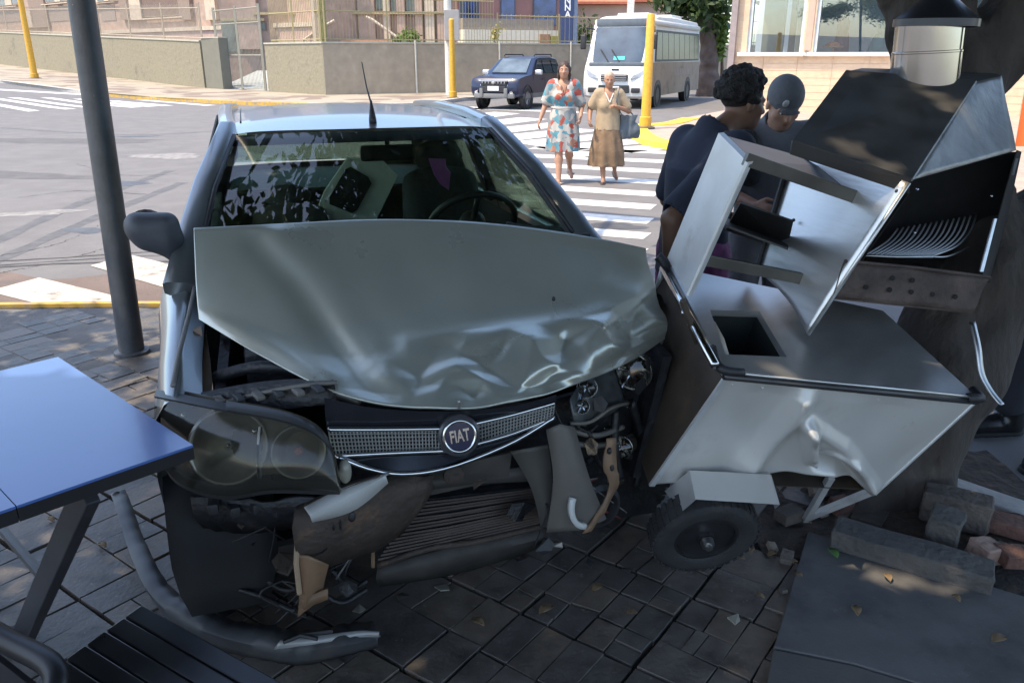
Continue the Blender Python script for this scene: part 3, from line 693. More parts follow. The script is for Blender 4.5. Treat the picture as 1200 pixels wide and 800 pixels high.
# --- red-tiled houses far behind the minibus
M_rt = mat('red_roof_tile', (.52, .16, .09), .8, var=.15, vscale=2, bump=.4, bscale=4); M_rw = mat('faded_pink_wall', (.50, .36, .28), .85, var=.08, vscale=1)
for k, (x0, x1, yr, Yd) in enumerate(((672, 734, 6, 66), (738, 830, 3.5, 72))):
    A = PY(x0, 60, Yd); B = PY(x1, 60, Yd); zr = PY(x0, yr, Yd).z
    h = thing('tiled_house', ('faded pink house with low red tiled roof left of the white post', 'faded pink house with red tiled roof right of the white post')[k], 'house', ((A.x+B.x)/2, Yd, -.15))
    w = MB(); w.box(((A.x+B.x)/2, Yd+4, (zr-.15)/2), (B.x-A.x, 8, zr+.15)); w.build('wall', M_rw, h)
    w = MB(); w.slab([(A.x-.4, Yd-.6, zr+.02), (B.x+.4, Yd-.6, zr+.02), (B.x+.4, Yd+4, zr+2.2), (A.x-.4, Yd+4, zr+2.2)], (0, 0, .18)); w.build('roof', M_rt, h)
    w = MB(); w.slab([(A.x-.4, Yd+4.002, zr+2.2), (B.x+.4, Yd+4.002, zr+2.2), (B.x+.4, Yd+8.6, zr+.02), (A.x-.4, Yd+8.6, zr+.02)], (0, 0, .18)); w.build('roof', M_rt, h)
    w = MB(); w.box(((A.x+B.x)/2, Yd-.03, zr*.62), ((B.x-A.x)*.98, .05, .18)); w.build('eaves_band', M_otrim, h)
    for f in ((.35,) if k == 0 else (.3, .62)):
        w = MB(); xx = lerp(A.x, B.x, f); w.box((xx, Yd-.02, 2.4), (1.0, .1, 1.3)); g = w.build('window', M_otrim, h); w = MB(); w.box((xx, Yd-.09, 2.4), (.8, .04, 1.1)); w.build('pane', M_pane, g)
p = PY(739, 10, 60); w = MB()
tp = thing('white_post', 'white square post between the two red tiled roofs', 'post', (p.x, 60, -.15)); w.box((p.x, 60, 3.2), (.42, .42, 6.7)); w.build('shaft', mat('post_white', (.7, .69, .64), .7), tp); w = MB(); w.box((p.x, 60, -.05), (.6, .6, .2)); w.build('foot', M_conc, tp)
# hedge / dark growth between totem and bus
hd = PY(680, 45, 56); hb = thing('hedge', 'dark leafy bush between the blue totem sign and the minibus', 'bush', (hd.x, 56, -.15))
leafball('foliage', (hd.x+.6, 56, 2.0), (1.6, 1.0, 1.9), 900, .22, M_leaf, hb, 11, kind='stuff'); w = MB(); w.tube([(hd.x+.6, 56, -.15), (hd.x+.6, 56, 1.8)], .08, 6); w.build('stem', mat('bark_brown', (.12, .08, .05), .9), hb)
# --- beige shop on the right
SH = Facade((7.7, 27.6), (19, 22.0))
shop = thing('shop_building', 'beige tiled shop with two large display windows across the street', 'shop', SH.pt(950, 130))
M_shop = mat('beige_tile_cladding', (.66, .49, .33), .6, var=.08, vscale=4, stretch=(1, 1, 6), dirt=((.58, .41, .27), 2.2, .5)); M_shopw = mat('white_sill', (.80, .78, .74), .6, var=.04)
u0, u1, uend = SH.u(857), SH.u(866), 14
zs = 1.62; zt = 6
def sb(name, a, c, z0, z1, o0, o1, m, par=None):
    w = MB(); SH.ubox(w, a, c, z0, z1, o0, o1); return w.build(name, m, par or shop)
ua0, ua1, ub0, ub1 = SH.u(879), SH.u(936), SH.u(957), SH.u(1034)
uc0, uc1 = ub0, SH.u(1180)
# cladding courses: real rows of tiles below the sill
for k in range(8):
    z0 = -.15+k*.217
    for c in range(14):
        a = u0+c*(uend-u0)/14
        w = MB(); SH.ubox(w, a+.006, a+(uend-u0)/14-.006, z0+.006, z0+.211, -.2, R.uniform(0, .012)); w.build('tile', M_shop, shop)
sb('base_wall', u0, uend, -.3, 1.58, -.4, -.012, M_shop)
sb('upper_wall', u0, uend, zt-1.0, 9, -.4, 0, M_shop)
for a, c in ((u0, ua0-.12), (ua1+.1, ub0-.12), (uc1+.1, uend)): sb('pier', a, c, 1.582, zt-1.002, -.4, 0, M_shop)
for a, c in ((ua0-.12, ua1+.1), (ub0-.12, uc1+.1)):
    sb('sill', a-.25, c+.2, 1.584, 1.70, .002, .16, M_shopw)
    fr_ = sb('window_frame', a, a+.1, 1.702, zt-1, -.3, -.06, mat('pale_blue_frame', (.55, .6, .62), .4)); sb('mullion', c-.1, c, 1.702, zt-1, -.3, -.06, mat('pale_blue_frame', (.55, .6, .62), .4), fr_)
    w = MB(); SH.ubox(w, a+.1, c-.1, 1.702, zt-1, -.17, -.16); w.build('window_pane', glass('shop_glass', (.8, .86, .86), .8, 0, .10), shop)
sb('pier_panel', ua1+.16, ub0-.18, 1.75, zt-1.3, .002, .03, mat('pink_cladding', (.55, .38, .29), .7, var=.06), shop)
sb('back_wall', u0, uend, -.3, 6, -4.4, -4.0, mat('shop_inside', (.62, .66, .74), .8, var=.06, vscale=.8))
sb('floor', u0, uend, -.3, .9, -4.0, -.41, mat('shop_floor', (.3, .27, .24), .6)); sb('ceiling', u0, uend, 4.9, 5.0, -4.0, -.41, mat('shop_ceiling', (.6, .6, .6), .8))
sb('partition', SH.u(928), SH.u(936), .9, 4.9, -4.0, -.5, mat('shop_partition', (.5, .45, .36), .8)); 
sb('shelf_panel', SH.u(882), SH.u(908), .9, 3.6, -1.6, -1.4, mat('grey_green_panel', (.22, .23, .19), .7, var=.2, vscale=2)); sb('shelf_panel', SH.u(915), SH.u(922), .9, 4.2, -1.5, -1.3, mat('brown_stand', (.20, .155, .10), .7))
def dress(u_, off, label, m, h=2.0, zb=.95, w0=.36, w1=.16):
    c = SH.p+SH.d*u_+SH.n*off; r = thing('dress_display', label, 'dress', (c.x, c.y, zb))
    w = MB(); rings = []
    for i in range(13):
        t = i/12; rr_ = lerp(w0, w1, t**.7) if t < .72 else lerp(.17, .21, (t-.72)/.28)
        if t > .95: rr_ *= .6
        rings.append([Vector((c.x+math.cos(a)*rr_*(1+.10*(1-t)*math.sin(a*7+i*.15)), c.y+math.sin(a)*rr_*.7*(1+.10*(1-t)*math.sin(a*7+i*.15)), zb+.1+h*t*.8)) for a in [2*math.pi*k/36 for k in range(36)]])
    w.loft(rings); w.build('gown', m, r, smooth=True)
    w = MB(); w.lathe((c.x, c.y, zb+.1+h*.8), (0, 0, 1), [(.07, -.02), (.055, .08), (.06, .12), (.03, .2), (.001, .22)], 12, True); w.build('neck_stand', mat('mannequin_cream', (.6, .52, .44), .5), r, smooth=True)
    w = MB(); w.lathe((c.x, c.y, zb), (0, 0, 1), [(.2, 0), (.2, .03), (.03, .05), (.03, .2)], 14, True); w.build('base', mat('dark_stand', (.08, .07, .07), .4), r)
dress(SH.u(981), -1.0, 'long burgundy gown on a stand in the right shop window', mat('burgundy_cloth', (.10, .015, .05), .6, var=.2), 2.1)
dress(SH.u(1030), -.9, 'flared teal gown on a stand at the shop window edge', mat('teal_cloth', (.02, .14, .19), .6, var=.25, vscale=8), 2.0, w0=.7)
dress(SH.u(1066), -.9, 'light blue gown seen through the tree fork in the shop window', mat('sky_cloth', (.10, .25, .42), .6, var=.2), 2.3, w0=.4)
c = SH.p+SH.d*SH.u(973)+SH.n*-.65
tb = thing('display_table', 'small round wooden table with orange cloth beside the burgundy gown', 'table', (c.x, c.y, .9))
w = MB(); w.lathe((c.x, c.y, .9), (0, 0, 1), [(.22, 0), (.2, .03), (.035, .05), (.03, .92)], 14, True); w.build('leg', mat('wood_orange', (.35, .17, .07), .5), tb)
w = MB(); w.lathe((c.x, c.y, 1.84), (0, 0, 1), [(.001, 0), (.30, 0), (.31, .025), (.30, .05), (.001, .05)], 20, True); w.build('tabletop', mat('wood_orange', (.35, .17, .07), .5), tb)
w = MB(); rn = random.Random(4)
rings = [[Vector((c.x+math.cos(a)*r_*(1+.15*math.sin(a*5)), c.y+math.sin(a)*r_, 1.892+z_)) for a in [2*math.pi*k/20 for k in range(20)]] for r_, z_ in ((.22, 0), (.19, .06), (.12, .1), (.02, .13))]
cl = w.loft(rings).build('orange_cloth', mat('orange_cloth', (.65, .16, .04), .7), None, smooth=True, loc=(c.x, c.y, 1.892)); tag(cl, 'crumpled orange cloth lying on the small display table', 'cloth')
# downpipe / grey post on the corner of the shop
sb('corner_pilaster', SH.u(855), SH.u(862), -.15, 9, .004, .2, mat('grey_pilaster', (.30, .25, .24), .8))
# orange banner at the right
p = PY(1197, 140, 15.0)
ob_ = thing('orange_banner', 'tall plain orange banner at the right edge behind the tree', 'banner', (p.x+.35, 15, -.04))
w = MB(); rows = [[Vector((p.x-.02+.75*i/8, 15+.05*math.sin(i*1.1+z), z)) for i in range(9)] for z in np.linspace(.05, 1.45, 9)]
w.grid(rows); w.build('cloth', mat('orange_fabric', (.75, .16, .03), .7, var=.06), ob_, smooth=True)
w = MB(); w.tube([(p.x+.76, 15, -.04), (p.x+.76, 15, 1.7)], .025, 8); w.build('pole', mat('banner_pole', (.4, .4, .4), .4, metal=.7), ob_)
# --- street poles
def ypole(px, py, top, label, r=.10, lean=0.):
    p = PG(px, py, .12); d = _ray(px, top); t = p.y/d.y; z = (CAMP+d*t).z
    o = thing('guard_post', label, 'post', p, group=None)
    w = MB(); w.lathe(p, (0, 0, 1), [(r*1.25, -.1), (r*1.25, .25), (r, .27), (r*.8, z-p.z-.04), (r*.5, z-p.z)], 14, True); w.build('shaft', M_ypole, o, smooth=40)
    w = MB(); w.lathe(p, (0, 0, 1), [(r*2, -.05), (r*2, .02), (r*1.3, .04)], 14, True); w.build('footing', M_conc, o)
ypole(41, 92, -30, 'yellow post standing before the long green wall at far left', .17)
ypole(531, 115, 22, 'yellow post before the grey brown wall beside the grey meter box pole', .13)
ypole(756, 150, 16, 'yellow post on the yellow kerbed corner in front of the minibus', .115)
p = PG(526, 113, .13); p.y += 1.3; p.x -= .06
up = thing('utility_pole', 'cream utility pole with grey box behind the yellow post', 'pole', p)
w = MB(); w.lathe(p, (0, 0, 1), [(.17, -.1), (.14, 8.5)], 14, True); w.build('shaft', mat('cream_pole', (.62, .58, .50), .8, var=.06), up, smooth=40)
a = PY(521.5, 48, p.y-.2); c = PY(538, 12, p.y-.2); w = MB(); w.box(((a.x+c.x)/2, p.y-.25, (a.z+c.z)/2), (c.x-a.x, .3, c.z-a.z)); w.build('meter_box', mat('grey_box', (.33, .31, .29), .6, var=.06), up, bevel=.02)
p = PG(684, 108); 
# grey slanting pole near the car, carrying a signal arm over the street (above the picture)
gb = PG(155, 413, .15); tp_ = PY(94, -8, 4.62)
dirp = (tp_-gb).normalized()
gp = thing('street_pole', 'leaning dark grey steel pole on the pavement left of the wrecked car', 'pole', gb)
M_gpole = mat('grey_steel_paint', (.040, .045, .055), .5, var=.18, vscale=14, bump=.1, bscale=60, dirt=[((.085, .085, .08), 13, .63), ((.15, .14, .13), 55, .66), ((.05, .03, .022), 34, .68)])
w = MB(); w.tube([gb+dirp*t for t in (-.1, .5, 1, 1.5, 2, 3, 4, 5.2)], .068, 24); w.build('shaft', M_gpole, gp, smooth=40)
w = MB(); w.lathe(gb, (0, 0, 1), [(.10, -.02), (.095, .015), (.07, .02)], 20, True); w.build('base_collar', M_gpole, gp)
top = gb+dirp*5.15; armt = Vector((-1.5, 8.2, top.z+.45))
w = MB(); w.tube([top, top+Vector((.3, .7, .3)), armt], [.06, .055, .045], 10); w.build('arm', M_gpole, gp, smooth=True)
w = MB(); w.box(armt+Vector((0, 0, -.1)), (1.05, .12, .62), rot=(0, 0, -.5)); w.build('back_plate', mat('black_plate', (.03, .03, .03), .6), gp)
st = dirp*1.95+gb
w = MB(); w.lathe(st, dirp, [(.0695, -.02), (.0705, .0), (.0705, .1), (.0695, .12)], 24); w.build('sticker_band', mat('worn_band', (.2, .21, .2), .6, var=.2, vscale=20), gp, smooth=True)

# ---- wear on the road: patches, stains, scuffed paint
rp_rnd = random.Random(12)
def blotch(name, c, r0, m, up, n=26, sq=1.0, rot=0):
    b = MB(); ph = [rp_rnd.uniform(0, 6.28) for _ in range(4)]; pts = []
    for k in range(n):
        a = 2*math.pi*k/n; r_ = r0*(1+.18*math.sin(2*a+ph[0])+.13*math.sin(3*a+ph[1])+.10*math.sin(5*a+ph[2])+.07*math.sin(9*a+ph[3])); x, y = r_*math.cos(a), r_*sq*math.sin(a)
        pts.append(Vector((c[0]+x*math.cos(rot)-y*math.sin(rot), c[1]+x*math.sin(rot)+y*math.cos(rot), 0)))
    cc = Vector((c[0], c[1], gz(*c[:2])+up)); vs = [cc]+[Vector((p.x, p.y, gz(p.x, p.y)+up)) for p in pts]
    b.add(vs, [(0, 1+k, 1+(k+1) % n) for k in range(n)]); return b.build(name, m, road)
M_patch = mat('asphalt_patch', (.112, .108, .106), .85, var=.15, vscale=4, bump=.3, bscale=200); M_oil = mat('oil_stain', (.07, .066, .064), .5, var=.3, vscale=5)
M_pale = mat('pale_scuff', (.24, .23, .215), .85, var=.2, vscale=9, dirt=((.15, .145, .14), 7, .48))
for x, y, r_, m_, sq in ((195, 183, .75, M_pale, .5), (60, 165, 2.2, M_patch, .3), (150, 215, .35, M_oil, .6), (40, 250, .5, M_pale, .35), (100, 270, .22, M_oil, .7), (160, 160, .5, M_oil, .4), (20, 205, 1.4, M_patch, .25), (660, 165, .4, M_oil, .5), (720, 265, .3, M_oil, .6), (610, 205, .35, M_pale, .4), (560, 152, .6, M_patch, .4)):
    p = PG(x, y); blotch('road_blotch', (p.x, p.y), r_, m_, .0022, sq=sq, rot=rp_rnd.uniform(-.3, .3))
M_tyrem = mat('tyre_mark', (.095, .09, .088), .7, var=.25, vscale=7)
for (xa, ya), (xb, yb), (xc, yc) in (((-40, 300), (90, 240), (200, 200)), ((-40, 322), (110, 256), (214, 214)), ((0, 150), (160, 158), (300, 150))):
    P_ = curve3([PG(xa, ya), PG(xb, yb), PG(xc, yc)], 24); b = MB(); rows = [[], []]
    for i, p in enumerate(P_):
        t = (P_[min(i+1, 23)]-P_[max(i-1, 0)]).normalized(); n_ = Vector((-t.y, t.x, 0))*.08*(1+.2*math.sin(i*1.7)); z_ = Vector((0, 0, .0012))
        rows[0].append(p+n_+z_); rows[1].append(p-n_+z_)
    b.grid(rows); b.build('tyre_mark', M_tyrem, road)
for k, (pa, pb, pc) in enumerate((((0, 320), (60, 308), (128, 290)), ((20, 232), (90, 224), (170, 228)), ((90, 192), (140, 205), (210, 204)), ((0, 300), (70, 285), (120, 262)))):
    P_ = curve3([PG(*pa), PG(*pb), PG(*pc)], 40); b = MB(); rows = [[], []]
    for i, p in enumerate(P_):
        j_ = Vector((rp_rnd.uniform(-.02, .02), rp_rnd.uniform(-.03, .03), .0032)); w_ = Vector((0, .012*rp_rnd.uniform(.3, 1.3), 0)); rows[0].append(p+j_+w_); rows[1].append(p+j_-w_)
    b.grid(rows); b.build('road_crack', mat('tar', (.07, .065, .06), .7), road)
# ================================================================ wheels and vehicles
M_rub = mat('tyre_rubber', (.022, .022, .023), .8, var=.25, vscale=12, bump=.2, bscale=90, dirt=((.05, .046, .042), 6, .6))
M_rim = mat('grey_rim', (.30, .31, .32), .4, metal=.8, var=.15)
M_dkp = mat('black_plastic', (.02, .02, .022), .55, var=.25, vscale=14)
M_chr = mat('chrome', (.62, .63, .64), .12, metal=1., var=.06, vscale=9)
M_steel = mat('steel_bare', (.45, .45, .44), .35, metal=1., var=.15, vscale=10)
def wheel(c, axis, r, w, parent, spokes=6, rimm=None, tread=True):
    a = Vector(axis).normalized(); c = Vector(c); b = MB()
    b.lathe(c, a, [(r*.60, -w*.5), (r*.60, w*.28), (r*.18, w*.30), (.02, w*.33), (.001, w*.33)], 24, False)
    h = b.build('wheel', rimm or M_rim, parent, smooth=35)
    t = MB(); t.lathe(c, a, [(r*.60, -w*.45), (r*.70, -w*.5), (r*.9, -w*.5), (r*.985, -w*.38), (r, -w*.2), (r, w*.2), (r*.985, w*.38), (r*.9, w*.5), (r*.82, w*.505), (r*.78, w*.49), (r*.66, w*.5), (r*.60, w*.42), (r*.58, w*.2)], 40)
    if tread:
        hv = Vector((0,0,1)) if abs(a.z) < .9 else Vector((1,0,0)); u = a.cross(hv).normalized(); v = a.cross(u)
        for k in range(40):
            an = 2*math.pi*k/40; d = u*math.cos(an)+v*math.sin(an); tv = -u*math.sin(an)+v*math.cos(an)
            for sgn in (-1, 1):
                q = c+d*(r*.994)+a*(sgn*w*.24); M = Matrix((d, tv, a)).transposed()
                bx = [M@Vector((x*.0035, y*r*.045, z*w*.2)) for x, y, z in ((-1,-1,-1),(1,-1,-1),(1,1,-1),(-1,1,-1),(-1,-1,1),(1,-1,1),(1,1,1),(-1,1,1))]
                t.add([p+q for p in bx], [(0,3,2,1),(4,5,6,7),(0,1,5,4),(1,2,6,5),(2,3,7,6),(3,0,4,7)])
    t.build('tyre', M_rub, h, smooth=40)
    s = MB()
    hv = Vector((0,0,1)) if abs(a.z) < .9 else Vector((1,0,0)); u = a.cross(hv).normalized(); v = a.cross(u)
    if not spokes: s.lathe(c, a, [(r*.57, w*.2), (r*.5, w*.05), (r*.3, w*.0), (r*.24, w*.22), (r*.1, w*.30)], 28)
    for k in range(spokes):
        an = 2*math.pi*k/spokes; d = u*math.cos(an)+v*math.sin(an); s.tube([c+a*w*.36+d*r*.1, c+a*w*.31+d*r*.58], [r*.07, r*.09], 6)
    s.lathe(c, a, [(r*.16, w*.3), (r*.15, w*.42), (.001, w*.44)], 16, True); s.lathe(c, a, [(r*.60, w*.42), (r*.55, w*.44), (r*.54, w*.25)], 28)
    s.build('rim', rimm or M_rim, h, smooth=35)
    return h
def profile_body(b, prof, hw, tum, n=9, edge=.06):
    "side profile [(y,z)] swept across the width; tum(z) narrows it towards the top"
    cy = sum(p[0] for p in prof)/len(prof); cz = sum(p[1] for p in prof)/len(prof); rings = []
    for i in range(n):
        t = -math.cos(math.pi*i/(n-1)); e = 1-abs(t)**6
        k = edge*(1-math.sqrt(max(0, 1-abs(t)**8)))
        rings.append([Vector((t*hw*tum(z), y+(cy-y)*k*.5, z+(cz-z)*k)) for y, z in prof])
    return b.loft(rings)
def side_plate(b, poly, hw, tum, side, off, th=.008):
    p = [Vector((side*(hw*tum(z)+off), y, z)) for y, z in poly]; return b.slab(p, (-side*th, 0, 0))
PXF = lambda o, p: WM(o) @ Vector(p)
# ---------------------------------------------------------------- dark off-road car
def local_build(b, name, m, par, root, **kw): return b.build(name, m, par, local=True, **kw)
def make_suv():
    r = thing('parked_car', 'dark blue black off-road car facing us, with grey lower bumper and white plate', 'car', (-.62, 28.85, -.15), rad(-24.7))
    M = mat('navy_car_paint', (.008, .014, .045), .35, var=.1, coat=.35, spec=.4); G = mat('car_glass_dark', (.02, .025, .03), .05, var=.3, vscale=1.2, spec=.8)
    hw = .89; tum = lambda z: 1-.02*max(0, .6-z) - (max(0, z-1.08)*.36)
    L = lambda b, n, m, p=None, **k: b.build(n, m, p or r, local=True, **k)
    prof = [(.12, .42), (.02, .55), (0, .72), (.03, .92), (.12, 1.02), (.6, 1.09), (1.15, 1.13), (1.95, 1.66), (2.3, 1.72), (3.4, 1.73), (3.95, 1.66), (4.15, 1.15), (4.25, .9), (4.22, .45), (3.9, .38), (.5, .38)]
    b = MB(); profile_body(b, prof, hw, tum); L(b, 'body', M, smooth=38)
    b = MB(); b.slab([(-.66, 1.24, 1.175), (.66, 1.24, 1.175), (.55, 1.93, 1.632), (-.55, 1.93, 1.632)], (0, -.02, .022)); L(b, 'windscreen', mat('windscreen_sky', (.10, .13, .15), .04, var=.5, vscale=1.5, spec=1.))
    for s in (-1, 1):
        b = MB(); side_plate(b, [(1.5, 1.16), (2.35, 1.16), (2.35, 1.6), (2.05, 1.6)], hw, tum, s, .008); L(b, 'side_window', G)
        b = MB(); side_plate(b, [(2.43, 1.16), (3.2, 1.16), (3.2, 1.6), (2.43, 1.6)], hw, tum, s, .008); L(b, 'side_window', G)
        b = MB(); side_plate(b, [(3.28, 1.16), (3.95, 1.16), (3.75, 1.58), (3.28, 1.6)], hw, tum, s, .008); L(b, 'side_window', G)
        b = MB(); side_plate(b, [(.42, .36), (3.95, .36), (3.95, .52), (.42, .52)], hw, tum, s, .018, .03); L(b, 'sill_trim', mat('grey_plastic', (.16, .16, .16), .6, var=.1))
        b = MB(); b.bevbox((s*1.02, 1.5, 1.2), (.26, .14, .17), .04); mm = L(b, 'wing_mirror', mat('silver_mirror', (.5, .5, .52), .3, metal=.6), smooth=True)
        for y in (.85, 3.38):
            b = MB(); b.lathe((s*.80, y, .37), (s, 0, 0), [(.44, .0), (.44, .108), (.40, .112), (.37, .0)], 28); L(b, 'wheel_arch', M_dkp, smooth=35)
            wheel(WM(r)@Vector((s*.80, y, .36)), WM(r).to_3x3()@Vector((s, 0, 0)), .36, .22, r, 5, tread=False)
        b = MB(); b.slab([(s*.50, .055, .78), (s*.80, .14, .80), (s*.80, .17, .98), (s*.52, .09, .96)], (0, -.05, .0)); h = L(b, 'headlight', mat('lamp_lens', (.62, .65, .68), .08, var=.2, vscale=14, spec=.9), bevel=.01)
        b = MB(); b.lathe((s*.66, -.0, .55), (0, -1, 0), [(.001, .0), (.06, .0), (.07, .03), (.05, .02), (.001, .01)], 16); L(b, 'fog_lamp', M_chr)
        b = MB(); b.tube([(s*.58, 2.1, 1.73), (s*.58, 2.15, 1.79), (s*.57, 3.7, 1.79), (s*.57, 3.75, 1.72)], .022, 8); L(b, 'roof_rail', M_dkp, smooth=True)
        b = MB(); side_plate(b, [(2.1, .95), (2.28, .95), (2.28, .98), (2.1, .98)], hw, tum, s, .03, .025); L(b, 'door_handle', M_dkp)
        for y in (1.35, 2.39, 3.24):
            b = MB(); side_plate(b, [(y, .54), (y+.012, .54), (y+.012, 1.12), (y, 1.12)], hw, tum, s, .002, .004); L(b, 'door_seam', M_dkp)
    b = MB(); b.bevbox((0, .02, .87), (.98, .08, .16), .02); g = L(b, 'grille', M_dkp)
    for k in range(8): b = MB(); b.box((-.42+.12*k, -.028, .90), (.04, .03, .08)); L(b, 'slot_bar', M_chr, g)
    b = MB(); b.bevbox((0, .0, .94), (1.02, .1, .03), .008); L(b, 'chrome_strip', M_chr)
    b = MB(); b.bevbox((0, .03, .46), (1.52, .13, .16), .04); L(b, 'bumper_guard', mat('grey_plastic', (.16, .16, .16), .6, var=.1), smooth=40)
    for s in (-1, 1): b = MB(); b.bevbox((s*.46, -.02, .56), (.13, .1, .3), .03); L(b, 'bumper_guard', mat('grey_plastic', (.16, .16, .16), .6, var=.1), smooth=40)
    b = MB(); b.bevbox((0, .0, .67), (.9, .07, .2), .02); L(b, 'air_intake', M_dkp)
    b = MB(); b.bevbox((-.0, -.05, .70), (.42, .02, .15), .006); L(b, 'number_plate', mat('plate_white', (.66, .66, .64), .5, var=.1, vscale=30))
    b = MB(); b.lathe((0, -.05, .88), (0, -1, 0), [(.001, 0), (.05, 0), (.05, .01), (.001, .012)], 16); L(b, 'badge', M_chr)
    for s in (-.3, .2): b = MB(); b.tube([(s, 1.2, 1.17), (s+.42, 1.5, 1.35)], .012, 5); L(b, 'wiper', M_dkp)
make_suv()
# ---------------------------------------------------------------- white minibus
def make_bus():
    r = thing('minibus', 'white and beige minibus with large windscreen parked behind the pedestrians', 'minibus', (3.52, 29.4, -.15), rad(-24.5))
    MW = mat('bus_white', (.66, .65, .62), .5, var=.05, vscale=2, spec=.3); MBg = mat('bus_beige', (.33, .27, .21), .75, var=.08, vscale=1.5, spec=.15, dirt=((.24, .19, .145), 2, .5))
    G = mat('bus_glass_tree_tint', (.022, .034, .022), .25, var=.7, vscale=2.2, spec=.18)  # green mottle in the glass colour stands in for reflected trees
    hw = 1.14; tum = lambda z: 1-.055*max(0, z-1.3); LN = 8.3
    L = lambda b, n, m, p=None, **k: b.build(n, m, p or r, local=True, **k)
    prof = [(.2, .34), (.05, .42), (0, .7), (.03, 1.05), (.14, 1.38), (.26, 1.55), (.62, 2.5), (.75, 2.8), (1.0, 2.98), (1.6, 3.08), (4, 3.12), (LN-.4, 3.06), (LN, 2.8), (LN+.05, 1.6), (LN, .5), (LN-.2, .36)]
    b = MB(); profile_body(b, prof, hw, tum, 13, .05); L(b, 'body', MW, smooth=38)
    # windscreen: curved sheet
    b = MB(); rows = []
    for z, y in ((1.52, .235), (1.75, .315), (2.1, .445), (2.45, .58), (2.66, .665)):
        k = (2.66-z)/1.14; w = lerp(.93, 1.04, k); rows.append([Vector((x, y-.035+.10*(abs(x)/1.0)**4, z+.01)) for x in np.linspace(-w, w, 15)])
    b.grid(rows); L(b, 'windscreen', mat('bus_windscreen', (.05, .07, .09), .03, var=.5, vscale=1.4, spec=1.), smooth=True)
    b = MB(); b.bevbox((0, .74, 2.83), (1.86, .16, .25), .05); L(b, 'destination_panel', mat('dark_grey_panel', (.11, .13, .15), .3, var=.1), smooth=40)
    b = MB(); b.bevbox((0, .20, 1.47), (1.96, .12, .13), .03); L(b, 'lower_screen_band', mat('dark_grey_panel', (.11, .13, .15), .3), smooth=40)
    for s in (-1, 1):
        for k in range(8):
            y0 = 1.25+k*.85
            b = MB(); side_plate(b, [(y0, 1.62), (y0+.80, 1.62), (y0+.80, 2.52), (y0+(.18 if k == 0 else 0), 2.52)], hw, tum, s, .010, .012); L(b, 'side_window', G)
        b = MB(); side_plate(b, [(.55, .40), (LN-.05, .40), (LN-.03, 1.52), (.72, 1.52), (.6, 1.3)], hw, tum, s, .006, .012); L(b, 'side_panel', MBg)
        b = MB(); side_plate(b, [(1.15, 1.55), (LN-.2, 1.55), (LN-.2, 2.60), (1.3, 2.60)], hw, tum, s, .003, .012); L(b, 'window_band', M_dkp)
        b = MB(); b.tube([(s*.98, .95, 2.86), (s*1.06, 1.5, 2.82), (s*1.06, LN-.4, 2.8)], .10, 8); L(b, 'roof_gutter', MW, smooth=True)
        for y in (1.55, 6.2):
            b = MB(); b.lathe((s*1.0, y, .44), (s, 0, 0), [(.001, .155), (.50, .155), (.50, .0)], 28); L(b, 'wheel_arch', M_dkp, smooth=35)
            wheel(WM(r)@Vector((s*1.02, y, .41)), WM(r).to_3x3()@Vector((s, 0, 0)), .41, .30, r, 8, tread=False)
        b = MB(); b.slab([(s*.58, .03, .98), (s*1.0, .12, 1.04), (s*1.06, .2, 1.32), (s*.68, .09, 1.12)], (0, -.07, .01)); L(b, 'headlight', mat('lamp_lens_grey', (.26, .28, .30), .1, var=.35, vscale=6, spec=.9), bevel=.015)
        b = MB(); b.bevbox((s*.78, -.0, .62), (.3, .1, .16), .03); L(b, 'fog_lamp', M_dkp, smooth=40)
        b = MB(); b.tube([(s*1.0, .72, 2.62), (s*1.22, .42, 2.66), (s*1.26, .36, 2.5)], .025, 8); mm = L(b, 'mirror_arm', M_dkp, smooth=True)
        b = MB(); b.bevbox((s*1.27, .33, 2.2), (.20, .12, .48), .04); L(b, 'mirror_head', M_dkp, mm, smooth=True)
        b = MB(); b.tube([(s*.2-.1, .19, 1.56), (s*.2-.42, .30, 1.95)], .018, 6); L(b, 'wiper', M_dkp)
    b = MB(); b.bevbox((0, .02, 1.03), (.96, .1, .22), .03); g = L(b, 'grille', M_dkp)
    for k in range(3): b = MB(); b.bevbox((0, -.04, .955+.07*k), (.92, .03, .026), .006); L(b, 'grille_bar', M_chr, g)
    b = MB(); b.bevbox((0, .1, 1.30), (.26, .05, .05), .01); L(b, 'badge', M_dkp)
    b = MB(); b.bevbox((0, .0, .66), (1.1, .09, .26), .03); L(b, 'air_intake', M_dkp)
    b = MB(); b.bevbox((0, -.05, .68), (.42, .02, .15), .006); L(b, 'number_plate', mat('plate_white', (.66, .66, .64), .5, var=.1, vscale=30))
    b = MB(); rows = [[Vector((x, y-.052, z+.01)) for x in (-.12, .28)] for z, y in ((1.6, .265), (1.72, .31))]; b.grid(rows); L(b, 'sun_card', mat('teal_card', (.05, .45, .50), .5))
    # worn brown side lettering, too small to read in the picture: flat dabs of print
    for k in range(9):
        b = MB(); side_plate(b, [(3.9+k*.28, 1.05), (4.1+k*.28, 1.05), (4.1+k*.28, 1.28+.04*(k % 2)), (3.9+k*.28, 1.28)], hw, tum, 1, .0075, .001); L(b, 'faded_print', mat('faded_brown_print', (.27, .20, .17), .5))
    b = MB(); b.bevbox((-.2, 3.2, 3.14), (1.2, 1.2, .16), .06); L(b, 'roof_hatch', MW, smooth=40)
    b = MB(); b.bevbox((.0, 5.8, 3.14), (1.3, 1.6, .2), .08); L(b, 'roof_unit', MW, smooth=40)
make_bus()
